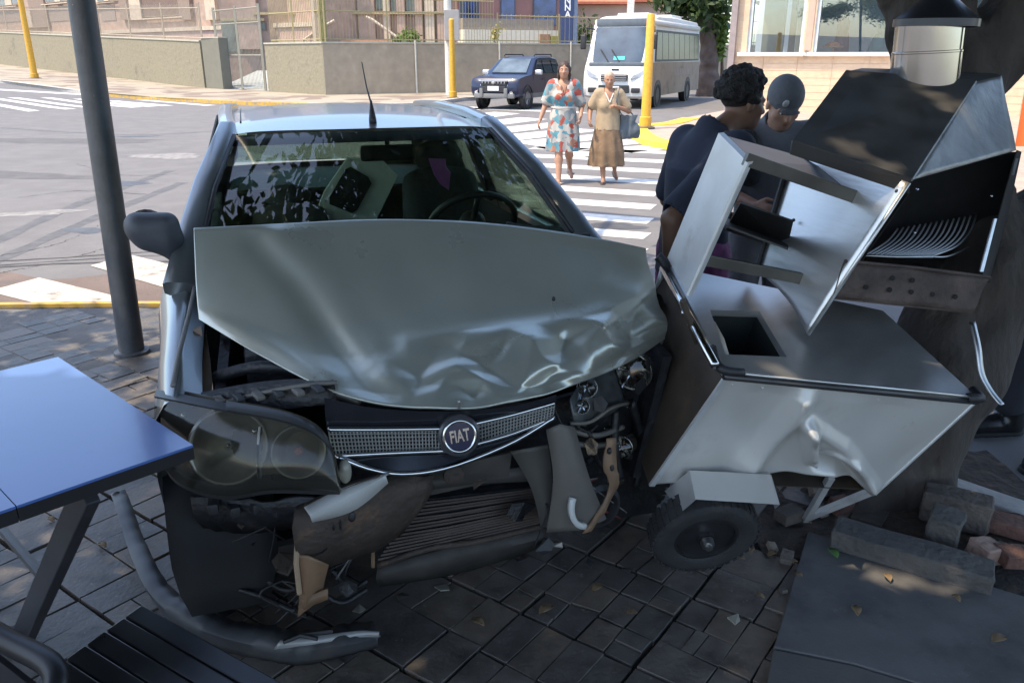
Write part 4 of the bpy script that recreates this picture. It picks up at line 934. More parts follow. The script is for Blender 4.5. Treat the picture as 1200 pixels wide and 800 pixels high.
# ================================================================ trees
M_bark = mat('tree_bark', (.052, .042, .035), .95, var=.3, vscale=10, bump=1.0, bscale=24, stretch=(1, 1, .35), dirt=((.09, .075, .06), 6, .55))
def street_tree():
    b0 = Vector((1.47, 2.86, 0))
    r = thing('street_tree', 'thick forked tree trunk on the pavement behind the crushed food cart', 'tree', b0)
    s = SDF((.6, 2.2, -.12), (3.3, 4.6, 4.2), .024)
    A = PY(1062, 560, 2.86); B = PY(1110, 430, 2.92); C = PY(1148, 330, 3.05); D = PY(1126, 215, 3.2); E = PY(1100, 90, 3.35)
    s.cap(b0+Vector((0, 0, -.1)), b0+Vector((.0, 0, .25)), .21, .165, .1); s.cap(A, B, .165, .19, .08); s.cap(B, C, .19, .21, .08); s.cap(C, D, .20, .145, .06); s.cap(D, E, .15, .165, .05)
    E2 = PY(1078, -40, 3.45); E3 = Vector((1.25, 3.5, 2.9)); s.cap(E, E2, .165, .165, .06); s.cap(E2, E3, .16, .12, .06); s.cap(E3, E3+Vector((-.4, -.2, 1.2)), .12, .08, .05)
    F = PY(1132, 105, 3.35); G = PY(1222, -30, 3.45); s.cap(D, F, .15, .135, .05); s.cap(F, G, .14, .145, .03); s.cap(G, G+Vector((.45, .1, 1.1)), .15, .11, .05); s.cap(G+Vector((.45, .1, 1.1)), G+Vector((.6, -.3, 2.1)), .11, .08, .05)
    H = PY(1208, 285, 3.15); s.cap(C, H, .19, .18, .1); s.cap(H, PY(1300, 245, 3.2), .18, .15, .08); s.cap(PY(1300, 245, 3.2), Vector((2.95, 3.2, 2.6)), .15, .11, .06)
    for k in range(5):
        a = k*1.25+.3; s.cap(b0+Vector((math.cos(a)*.1, math.sin(a)*.1, .12)), b0+Vector((math.cos(a)*.33, math.sin(a)*.3, -.09)), .09, .05, .06)
    s.warp(.010, 22, 3); s.build('trunk', M_bark, r, local=False)
    # crown: many leaves in clumps, above the picture; branches carry it
    b = MB()
    tips = []
    for k in range(16):
        a = k*2.4; st = [Vector((.85, 3.3, 3.9)), Vector((2.6, 3.1, 3.8)), Vector((2.9, 3.2, 2.6))][k % 3]
        e = Vector((1.0+math.cos(a)*R.uniform(1.5, 4.2), .7+math.sin(a)*R.uniform(1.2, 3.6), R.uniform(4.2, 6.3))); m = lerp(st, e, .5)+Vector((0, 0, .35))
        b.tube(curve3([st, m, e], 8), [.07*(1-i/9) for i in range(8)], 6); tips.append(e)
    b.build('branches', M_bark, r, smooth=True)
    rn = np.random.RandomState(21); N = CROWN_N; cen = []
    for k in range(240):
        while True:
            x, y, z = rn.uniform(-5.6, 6.4), rn.uniform(-3.6, 5.9), rn.uniform(3.5, 6.8)
            if ((x-.7)/5.6)**2+((y-1.2)/4.8)**2+((z-4.7)/2.1)**2 < 1 and y < 2.3+3.4*min(1, max(0, (x+3.4)/2.2)): break
        cen.append((x, y, z))
    cen = np.array(cen); k = rn.randint(0, len(cen), N); P = cen[k]+rn.normal(size=(N, 3))*np.array([.42, .42, .26])
    U = rn.normal(size=(N, 3)); U[:, 2] *= .5; U /= np.linalg.norm(U, axis=1)[:, None]; V = np.cross(U, rn.normal(size=(N, 3))*[.4, .4, 1]); V /= np.linalg.norm(V, axis=1)[:, None]
    # gaps cut along sun rays to place flecks; leaves moved in to shade bonnet
    gaps = [PY(x_, y_, Y_) for x_, y_, Y_ in ((1024, 101, 2.93), (1064, 96, 2.93), (980, 170, 2.53), (1024, 162, 2.58), (1066, 152, 2.6), (1110, 116, 2.75), (1050, 222, 2.4), (900, 440, 2.2))]+[PZ(x_, y_) for x_, y_ in ((250, 632), (266, 638), (278, 642), (302, 640), (300, 652), (255, 648), (1185, 668), (1125, 700), (1042, 680))]
    S_ = np.array(SUN)
    for g_ in gaps:
        d_ = P-np.array(g_); h_ = d_@S_; perp = np.linalg.norm(d_-h_[:, None]*S_, axis=1); far_ = perp < (.10 if g_.z > .3 else .10)
        P[far_] += (d_-h_[:, None]*S_)[far_]/np.maximum(perp[far_], 1e-3)[:, None]*.16
    M4 = 5200; q_ = np.array([tuple(lerp(lerp(PY(225, 265, 2.45), PY(765, 290, 2.45), rn.rand()), lerp(PY(225, 375, 2.3), PY(790, 470, 2.0), rn.rand()), rn.rand())) for _ in range(M4)])
    P[:M4] = q_+S_*rn.uniform(2.9, 5.2, (M4, 1))+rn.normal(size=(M4, 3))*.12
    for k_, (cx_, cy_) in enumerate(((-5.6, 3.3), (-5.0, 3.9), (-4.6, 3.1), (-6.3, 3.7), (-5.3, 2.7), (-6.8, 2.9))):   # unseen sprays placed to dapple the left pavement
        P[M4+k_*700:M4+(k_+1)*700] = np.array((cx_, cy_, 3.9+.2*(k_ % 3)))+rn.normal(size=(700, 3))*np.array((.32, .26, .16))
    sz = .082*rn.uniform(.6, 1.3, (N, 1)); W_ = np.cross(U, V)
    vs = np.stack([P-U*sz, P+V*sz*.36-U*sz*.45, P+V*sz*.40+U*sz*.25, P+U*sz*1.1, P-V*sz*.40+U*sz*.25, P-V*sz*.36-U*sz*.45], 1).reshape(-1, 3)-np.array(b0)
    me = bpy.data.meshes.new('crown'); me.from_pydata(vs.tolist(), [], np.arange(N*6).reshape(-1, 6).tolist()); me.materials.append(M_leaf)
    o = bpy.data.objects.new('crown', me); COL.objects.link(o); o.parent = r; o['kind'] = 'stuff'
CROWN_N = 125000
street_tree()
# tree behind the minibus
def far_tree():
    p = PG(829, 113); r = thing('street_tree', 'leaning tree with dark crown behind the minibus, left of the shop', 'tree', p)
    q = lambda x, y: PY(x, y, p.y)
    s = SDF((p.x-2.2, p.y-1, p.z-.2), (p.x+2.5, p.y+1, p.z+6), .07)
    s.cap(p, q(830, 92), .55, .45, .2); s.cap(q(830, 92), q(832, 55), .45, .36, .2); s.cap(q(832, 55), q(822, 25), .36, .36, .2); s.cap(q(822, 25), q(815, -20), .34, .28, .15); s.cap(q(826, 35), q(842, -10), .3, .22, .15)
    s.warp(.035, 6, 5); s.build('trunk', mat('far_bark', (.13, .095, .08), .95, var=.3, vscale=3, bump=.8, bscale=6), r, local=False)
    c = q(828, -14); leafball('crown', c, (2.6, 2, 1.5), 2600, .24, M_leaf, r, 31, 14, kind='stuff')
    c = q(788, 3); b = MB(); b.tube([q(818, -5), q(800, -4), q(786, 2)], [.12, .08, .04], 6); b.build('branch', mat('far_bark', (.1, .1, .1)), r)
    leafball('twig_leaves', q(784, 3), (.9, .6, .35), 200, .2, M_leaf, r, 32, 4, kind='stuff')
    p2 = PG(846, 112); r2 = thing('bush', 'tall light green bush growing between the far tree and the shop', 'bush', p2)
    b = MB(); b.tube([p2, PY(846, 30, p2.y)], [.10, .04], 6); b.build('stem', mat('bark_brown', (.12, .08, .05), .9), r2)
    leafball('foliage', PY(845, 38, p2.y-.8), (.5, .5, 1.3), 1100, .15, M_leafl, r2, 33, 12, kind='stuff')
    for k in range(0):
        pass
far_tree()
# ================================================================ people
def skinmat(n, c): return mat('skin_'+n, c, .5, var=.07, vscale=14, spec=.4)
def rotx(a): return np.array(Matrix.Rotation(a, 3, 'X'))
def human(name, label, loc, yaw, H, J, vox, skin, head_pitch=0, head_turn=0, fem=False, group=None, head_roll=0):
    """body faces -Y; J: elbow/wrist/knee/ankle per side as fractions of H, side key 'L' (x<0, viewer's left) / 'R'"""
    r = thing(name, label, 'person', loc, yaw, group)
    h = lambda *p: np.array(p, float)*H
    lo, hi = h(-.42, -.36, -.01), h(.42, .36, 1.03); s = SDF(lo, hi, vox)
    sw = J.get('sw', .098 if fem else .115); hipw = .056
    ln = J.get('lean', (0, 0)); T = lambda x, y, z: h(x+ln[0]*max(0, z-.5)*2, y+ln[1]*max(0, z-.5)*2, z)
    # torso
    s.ell(T(0, 0, .535), h(.098 if fem else .09, .066, .07), .02*H); s.ell(T(0, -.004, .62), h(.078 if fem else .085, .058, .08), .03*H)
    s.ell(T(0, -.004, .735), h(.092 if fem else .105, .068, .10), .03*H)
    if fem:
        for q in (-1, 1): s.ell(T(q*.042, -.052, .72), h(.038, .034, .038), .02*H)
    s.cap(T(-sw*.75, .0, .805), T(sw*.75, .0, .805), .042*H, .042*H, .03*H)
    nb = T(0, .006, .825); hc = T(J.get('hx', 0), J.get('hy', -.012), J.get('hz', .925))
    s.cap(nb, hc+h(0, .012, -.03), .034*H, .031*H, .02*H)
    Rm = np.array(Matrix.Rotation(head_turn, 3, 'Z') @ Matrix.Rotation(head_roll, 3, 'Y') @ Matrix.Rotation(head_pitch, 3, 'X'))
    hp = lambda x, y, z: hc+Rm@h(x, y, z)
    s.ell(hp(0, .008, .018), h(.044, .054, .052), .012*H, rot=Rm); s.ell(hp(0, -.012, -.022), h(.036, .042, .042), .02*H, rot=Rm)
    s.ell(hp(0, -.035, -.050), h(.018, .014, .014), .014*H, rot=Rm)                       # chin
    s.cap(hp(0, -.046, .008), hp(0, -.058, -.014), .0055*H, .0085*H, .006*H)              # nose
    s.ell(hp(0, -.047, -.034), h(.0155, .006, .0065), .004*H, rot=Rm)                     # lips
    s.cap(hp(-.024, -.040, .014), hp(.024, -.040, .014), .007*H, .007*H, .008*H)          # brow
    for q in (-1, 1):
        s.ell(hp(q*.018, -.048, .003), h(.008, .006, .006), .003*H, sub=True, rot=Rm)
        s.ell(hp(q*.046, .004, -.004), h(.005, .011, .018), .004*H, rot=Rm); s.ell(hp(q*.026, -.032, -.012), h(.012, .012, .012), .012*H, rot=Rm)
    # limbs
    out = {'root': r, 'hp': hp, 'Rm': Rm, 'H': H, 'T': T, 'lo': lo, 'hi': hi, 'sw': sw}
    for sd, q in (('L', -1), ('R', 1)):
        sh = T(q*sw, .0, .805); el = h(*J['el'+sd]); wr = h(*J['wr'+sd]); out['sh'+sd], out['el'+sd], out['wr'+sd] = sh, el, wr
        s.cap(sh, el, .031*H, .024*H, .015*H); s.cap(el, wr, .025*H, .0155*H, .012*H)
        f = (wr-el)/np.linalg.norm(wr-el); up = np.array(J.get('pn'+sd, (0, 1, 0)), float); sd_ = np.cross(f, up); sd_ /= np.linalg.norm(sd_); n = np.cross(sd_, f)
        pm = np.stack([sd_, n, f], 1); s.ell(wr+f*.028*H, h(.0235, .0105, .033), .008*H, rot=pm)
        c = J.get('curl', .5)
        for i, (o, l) in enumerate(((-.0165, .040), (-.0055, .046), (.0055, .043), (.0165, .034))):
            k0 = wr+f*(.052-.003*abs(i-1))*H+sd_*o*H; d1 = f*math.cos(c*.6)+n*math.sin(c*.6); d2 = f*math.cos(c*1.6)+n*math.sin(c*1.6)
            k1 = k0+d1*l*.5*H; k2 = k1+d2*l*.5*H; s.cap(k0, k1, .0056*H, .0053*H, .002*H); s.cap(k1, k2, .0053*H, .0044*H, .002*H)
        tq = J.get('th'+sd, -q); t0 = wr+f*.016*H+sd_*(.019*tq)*H; t1 = t0+(f*.75+sd_*.55*tq+n*.2)*.022*H; t2 = t1+(f*.95+n*.25)*.02*H
        s.cap(t0, t1, .0075*H, .0062*H, .004*H); s.cap(t1, t2, .0062*H, .005*H, .002*H)
        hp_ = h(q*hipw, .0, .515); kn = h(*J['kn'+sd]); an = h(*J['an'+sd]); out['hip'+sd], out['kn'+sd], out['an'+sd] = hp_, kn, an
        s.cap(hp_, kn, .055*H, .036*H, .02*H); s.cap(kn, lerp(kn, an, .35)+h(0, .006, 0), .034*H, .034*H, .015*H); s.cap(lerp(kn, an, .3)+h(0, .006, 0), an, .034*H, .02*H, .015*H)
        td = J.get('toe'+sd, (q*.15, -1, -.12)); td = np.array(td, float)/np.linalg.norm(td)
        s.cap(an+h(0, .012, -.018), an+td*.085*H+h(0, 0, -.022), .021*H, .016*H, .012*H); out['td'+sd] = td
    s.build('body', skin, r)
    return out
def eyes(o, m_w=None):
    for q in (-1, 1):
        b = MB(); b.ball(o['hp'](q*.018, -.0425, .003), .0062*o['H'], 10, 8); e = b.build('eye', mat('eye_white', (.55, .52, .48), .2, var=.04), o['root'], local=True, smooth=True)
        b = MB(); b.ball(o['hp'](q*.018, -.0470, .003), .0032*o['H'], 8, 6); b.build('iris', mat('eye_dark', (.02, .012, .008), .2), e, local=True, smooth=True)
    b = MB()
    for q in (-1, 1): b.tube([o['hp'](q*.010, -.0485, .0145), o['hp'](q*.019, -.049, .0165), o['hp'](q*.028, -.044, .014)], [.0015*o['H'], .002*o['H'], .001*o['H']], 6)
    b.build('eyebrows', mat('brow_hair', (.02, .014, .01), .8), o['root'], local=True)
    b = MB(); b.tube([o['hp'](-.014, -.047, -.034), o['hp'](-.004, -.0525, -.0325), o['hp'](.004, -.0525, -.0325), o['hp'](.014, -.047, -.034)], [.001*o['H'], .0028*o['H'], .0028*o['H'], .001*o['H']], 6)
    b.build('mouth', mat('lips', (.28, .09, .07), .5), o['root'], local=True, smooth=True)
def floral():
    m = bpy.data.materials.new('floral_cloth'); m.use_nodes = True; N = m.node_tree.nodes; L = m.node_tree.links; b = N['Principled BSDF']; b.inputs['Roughness'].default_value = .85
    tc = N.new('ShaderNodeTexCoord'); nz = N.new('ShaderNodeTexNoise'); nz.inputs['Scale'].default_value = 9; L.new(tc.outputs['Object'], nz.inputs['Vector'])
    mx = N.new('ShaderNodeMix'); mx.data_type = 'VECTOR'; mx.inputs['Factor'].default_value = .12; L.new(tc.outputs['Object'], mx.inputs['A']); L.new(nz.outputs['Color'], mx.inputs['B'])
    v = N.new('ShaderNodeTexVoronoi'); v.inputs['Scale'].default_value = 15; L.new(mx.outputs['Result'], v.inputs['Vector'])
    sp = N.new('ShaderNodeSeparateColor'); L.new(v.outputs['Color'], sp.inputs[0])
    r = N.new('ShaderNodeValToRGB'); r.color_ramp.interpolation = 'CONSTANT'; e = r.color_ramp.elements
    e[0].color = (.42, .40, .37, 1); e[1].position = .30; e[1].color = (.09, .25, .31, 1)
    for p, c in ((.54, (.36, .075, .055, 1)), (.70, (.20, .235, .25, 1)), (.86, (.42, .20, .13, 1)), (.93, (.46, .44, .41, 1))): n = e.new(p); n.color = c
    L.new(sp.outputs[0], r.inputs[0]); L.new(r.outputs[0], b.inputs['Base Color']); return m
# ---------------------------------------------------------------- woman in floral dress
def woman_floral():
    o = human('person', 'woman in a colourful floral dress walking on the crosswalk, arm linked with another', (.73, 11.98, -.15), 0, 1.68,
        dict(elL=(-.148, .02, .655), wrL=(-.195, -.03, .535), pnL=(1, 0, 0), elR=(.155, .015, .64), wrR=(.14, -.08, .555), pnR=(-1, 0, 0), knL=(-.035, -.06, .285), anL=(-.035, -.12, .042), knR=(.052, -.035, .29), anR=(.075, .14, .115), toeR=(.25, -1, -.9), curl=.7),
        .0085, skinmat('tan', (.40, .22, .145)), fem=True, head_turn=-.1); H = o['H']; r = o['root']; T = o['T']; h = lambda *p: np.array(p)*H
    eyes(o)
    s = SDF(o['lo'], o['hi'], .0095)
    s.ell(T(0, -.004, .735), h(.110, .083, .105), .03*H)
    for q in (-1, 1): s.ell(T(q*.042, -.055, .715), h(.044, .040, .044), .02*H)
    s.skirt([(.27*H, 0, .0, .145*H, .118*H), (.42*H, 0, 0, .138*H, .112*H), (.54*H, 0, 0, .122*H, .094*H), (.63*H, 0, 0, .098*H, .078*H), (.74*H, 0, 0, .1*H, .08*H)], .03*H, 11, .055)
    for sd in 'LR': s.cap(o['sh'+sd], lerp(o['sh'+sd], o['el'+sd], .82), .047*H, .05*H, .025*H)
    for sd in 'LR': s.cap(lerp(o['sh'+sd], o['el'+sd], .80), o['el'+sd], .037*H, .037*H, 0, True)
    s.cap(T(-.7*o['sw'], 0, .81), T(.7*o['sw'], 0, .81), .049*H, .049*H, .03*H)
    s.ell(T(0, -.035, .85), h(.050, .06, .062), 0, True); s.ell(T(0, -.075, .80), h(.028, .05, .055), 0, True)
    s.build('dress', floral(), r)
    b = MB(); b.lathe(T(0, 0, .632), (0, 0, 1), [(.106*H, -.006*H), (.108*H, .0), (.106*H, .006*H)], 30)
    for v in b.v: v.y *= .83
    b.build('belt', mat('white_belt', (.6, .58, .55), .6), r, local=True)
    s = SDF(o['lo'], o['hi'], .0085); Rm = o['Rm']; hp = o['hp']
    s.ell(hp(0, .014, .024), h(.050, .058, .054), .01*H, rot=Rm)
    for q in (-1, 1): s.cap(hp(q*.043, .0, .02), hp(q*.047, .004, -.065), .014*H, .012*H, .015*H)
    s.cap(hp(0, .045, .0), hp(0, .048, -.06), .03*H, .024*H, .02*H); s.ell(hp(0, -.062, -.012), h(.037, .05, .052), 0, True, rot=Rm); s.warp(.0025, 90, 4)
    s.build('hair', mat('dark_brown_hair', (.045, .025, .018), .6, var=.3, vscale=30), r)
    for sd in 'LR':
        an, td = o['an'+sd], o['td'+sd]; s = SDF(an+h(-.08, -.13, -.07), an+h(.08, .08, .05), .006)
        s.cap(an+h(0, .018, -.036), an+td*.095*H+h(0, 0, -.034), .022*H, .022*H, .01*H); s.cap(an+td*.03*H+h(-.026, 0, -.02), an+td*.05*H+h(.026, 0, -.02), .009*H, .009*H, .01*H)
        s.build('sandal', mat('pale_sandal', (.42, .32, .26), .6), r)
    b = MB(); b.tube([T(-.03, -.03, .83), T(-.01, -.085, .77), T(0, -.1, .72), T(.01, -.085, .77), T(.03, -.03, .83)], .0025*H, 5); b.build('necklace', mat('dark_cord', (.08, .05, .04), .5), r, local=True)
woman_floral()
# ---------------------------------------------------------------- older woman with shoulder bag
def woman_old():
    o = human('person', 'older woman with short pale hair in beige blouse and brown skirt carrying a shoulder bag', (1.37, 11.98, -.15), 0, 1.54,
        dict(elL=(-.165, .02, .67), wrL=(-.175, -.06, .58), pnL=(1, 0, 0), elR=(.19, .0, .655), wrR=(.06, -.105, .70), pnR=(0, 0, -1), thR=1, knL=(-.045, -.03, .285), anL=(-.03, -.06, .045), knR=(.065, -.02, .288), anR=(.098, .13, .10), toeR=(.2, -1, -.8), curl=1.0),
        .0085, skinmat('warm', (.36, .19, .12)), fem=True, head_turn=-.05, head_pitch=.1); H = o['H']; r = o['root']; T = o['T']; h = lambda *p: np.array(p)*H
    eyes(o)
    s = SDF(o['lo'], o['hi'], .0095); s.ell(T(0, -.004, .735), h(.112, .085, .10), .03*H)
    for q in (-1, 1): s.ell(T(q*.042, -.055, .70), h(.046, .042, .044), .02*H)
    s.skirt([(.485*H, 0, 0, .125*H, .102*H), (.6*H, 0, 0, .112*H, .09*H), (.74*H, 0, 0, .1*H, .08*H)], .03*H, 9, .03)
    for sd in 'LR': s.cap(o['sh'+sd], lerp(o['sh'+sd], o['el'+sd], .75), .046*H, .048*H, .025*H)
    s.cap(T(-.7*o['sw'], 0, .81), T(.7*o['sw'], 0, .81), .049*H, .049*H, .03*H)
    for sd in 'LR': s.cap(lerp(o['sh'+sd], o['el'+sd], .7), o['el'+sd], .035*H, .035*H, 0, True)
    s.ell(T(0, -.035, .85), h(.048, .06, .06), 0, True); s.ell(T(0, -.075, .79), h(.024, .05, .06), 0, True)
    s.build('blouse', mat('beige_blouse', (.38, .29, .19), .85, var=.12, vscale=8, bump=.3, bscale=30), r)
    s = SDF(o['lo'], o['hi'], .0095)
    s.skirt([(.155*H, 0, .01*H, .165*H, .135*H), (.30*H, 0, 0, .155*H, .125*H), (.46*H, 0, 0, .128*H, .105*H), (.54*H, 0, 0, .112*H, .09*H)], 0, 10, .09)
    s.build('skirt', mat('brown_skirt', (.21, .135, .08), .85, var=.2, vscale=10, dirt=((.32, .23, .14), 14, .55)), r)
    b = MB()
    for q in (-1, 1): b.tube([T(q*.045, -.01, .835), T(q*.03, -.07, .80), T(0, -.102, .735)], .006*H, 6)
    b.build('collar_trim', mat('white_trim', (.62, .6, .56), .8), r, local=True)
    s = SDF(o['lo'], o['hi'], .0085); Rm = o['Rm']; hp = o['hp']
    s.ell(hp(0, .014, .026), h(.049, .056, .050), .01*H, rot=Rm); s.ell(hp(0, -.055, -.022), h(.040, .052, .056), 0, True, rot=Rm); s.cutz(zlo=float(hp(0, .03, -.035)[2])); s.warp(.002, 110, 4)
    s.build('hair', mat('pale_grey_hair', (.40, .31, .24), .7, var=.2, vscale=30), r)
    for sd in 'LR':
        an, td = o['an'+sd], o['td'+sd]; s = SDF(an+h(-.08, -.13, -.07), an+h(.08, .08, .05), .006)
        s.cap(an+h(0, .018, -.03), an+td*.09*H+h(0, 0, -.03), .023*H, .022*H, .01*H); s.cutz(zhi=float(an[2]-.008*H)); s.build('shoe', mat('dark_shoe', (.05, .035, .03), .5), r)
    # the bag hangs from her shoulder: a thing of its own
    W_ = WM(r); bc = W_@Vector((.305, -.03, .80))
    bag = thing('handbag', 'slate blue shoulder bag hanging from the older woman\'s arm', 'handbag', bc)
    mbag = mat('slate_leather', (.085, .105, .125), .5, var=.12, vscale=8)
    s = SDF((-.2, -.12, -.22), (.2, .12, .2), .008); s.skirt([(-.17, 0, 0, .165, .07), (-.05, 0, 0, .16, .07), (.08, -.01, 0, .12, .05), (.15, -.02, 0, .10, .03)], 0); s.warp(.006, 30, 8); s.build('pouch', mbag, bag)
    sh = bag.matrix_world.inverted() if False else None
    q = lambda p: Vector(W_@Vector(p))-bc
    b = MB(); top = q((.10*1.54, -.015, .862*1.54)); b.tube(curve3([(-.10, 0, .13), q((.10, -.13, 1.14)), top+Vector((.0, .0, .0)), q((.20, .06, 1.15)), (.07, .03, .13)], 20), .009, 6); b.build('strap', mbag, bag, local=True, smooth=True)
woman_old()
# ---------------------------------------------------------------- young man with curly hair, seen from behind
def man_curly():
    o = human('person', 'young man with curly dark hair and navy T-shirt standing behind the cart, head in profile', (.845, 3.72, -.15), rad(116), 1.70,
        dict(elL=(-.12, .17, .645), wrL=(-.115, .165, .535), pnL=(1, 0, 0), elR=(.16, -.03, .64), wrR=(.12, -.14, .60), pnR=(-1, 0, 0), knL=(-.06, .0, .285), anL=(-.065, .02, .04), knR=(.06, 0, .285), anR=(.065, .02, .04), curl=.7, hx=-.0, hy=-.085, hz=.91, sw=.104, lean=(0, -.06)),
        .0075, skinmat('brown', (.19, .105, .068)), head_turn=-.22, head_pitch=.15); H = o['H']; r = o['root']; T = o['T']; h = lambda *p: np.array(p)*H
    eyes(o)
    M_t = mat('navy_tshirt', (.026, .031, .052), .9, var=.15, vscale=6, bump=.35, bscale=12)
    s = SDF(o['lo'], o['hi'], .009); s.ell(T(0, -.0, .725), h(.112, .08, .11), .03*H)
    s.skirt([(.46*H, 0, 0, .112*H, .088*H), (.55*H, 0, 0, .106*H, .084*H), (.65*H, 0, 0, .10*H, .078*H), (.75*H, 0, 0, .10*H, .076*H)], .03*H, 7, .03)
    for sd in 'LR': s.cap(o['sh'+sd], lerp(o['sh'+sd], o['el'+sd], .85), .047*H, .046*H, .03*H)
    s.cap(T(-.75*o['sw'], .005, .785), T(.75*o['sw'], .005, .785), .052*H, .052*H, .03*H); s.cap(T(0, .01, .79), T(0, .01, .848), .060*H, .042*H, .03*H)
    for sd in 'LR': s.cap(lerp(o['sh'+sd], o['el'+sd], .8), o['el'+sd], .035*H, .035*H, 0, True)
    s.cap(T(0, .0, .85), T(0, -.03, .92), .037*H, .05*H, 0, True); s.build('tshirt', M_t, r)
    s = SDF(o['lo'], o['hi'], .010); s.ell(T(0, 0, .53), h(.108, .08, .075), .02*H)
    for sd in 'LR': s.cap(o['hip'+sd], lerp(o['hip'+sd], o['kn'+sd], .85), .066*H, .06*H, .02*H)
    s.build('shorts', mat('magenta_shorts', (.16, .03, .13), .85, var=.5, vscale=18, col2=(.30, .10, .26)), r)
    s = SDF(o['lo'], o['hi'], .0075); Rm = o['Rm']; hp = o['hp']; rn = random.Random(5)
    s.ell(hp(0, .016, .030), h(.052, .058, .056), .01*H, rot=Rm)
    for k in range(420):
        t = math.acos(rn.uniform(-.35, 1)); p_ = rn.uniform(0, 6.283); d = np.array((math.sin(t)*math.cos(p_), math.sin(t)*math.sin(p_), math.cos(t)))
        if d[1] < -.45 and d[2] < .45: continue
        c = hp(*(np.array((0, .016, .028))+d*np.array((.055, .060, .060))*rn.uniform(.95, 1.1))); s.ell(c, h(.0085, .0085, .0085)*rn.uniform(.7, 1.2), .003*H)
    s.ell(hp(0, -.068, -.018), h(.046, .05, .052), 0, True, rot=Rm); s.build('hair', mat('black_curls', (.012, .010, .009), .75, var=.4, vscale=60, bump=.8, bscale=120), r)
    w = o['wrL']; f = (o['wrL']-o['elL'])/np.linalg.norm(o['wrL']-o['elL'])
    b = MB(); b.lathe(w-f*.012, f, [(.017*H, -.012), (.019*H, -.006), (.019*H, .006), (.017*H, .012)], 18); b.build('wristwatch', mat('watch_dark', (.03, .03, .03), .3), r, local=True, smooth=True)
    for sd in 'LR':
        an, td = o['an'+sd], o['td'+sd]; s = SDF(an+h(-.09, -.14, -.05), an+h(.09, .09, .06), .008); s.cap(an+h(0, .012, -.012), an+td*.095*H+h(0, 0, -.012), .028*H, .025*H, .012*H); s.cutz(zlo=.0); s.build('shoe', mat('white_shoe', (.4, .4, .4), .6), r)
man_curly()
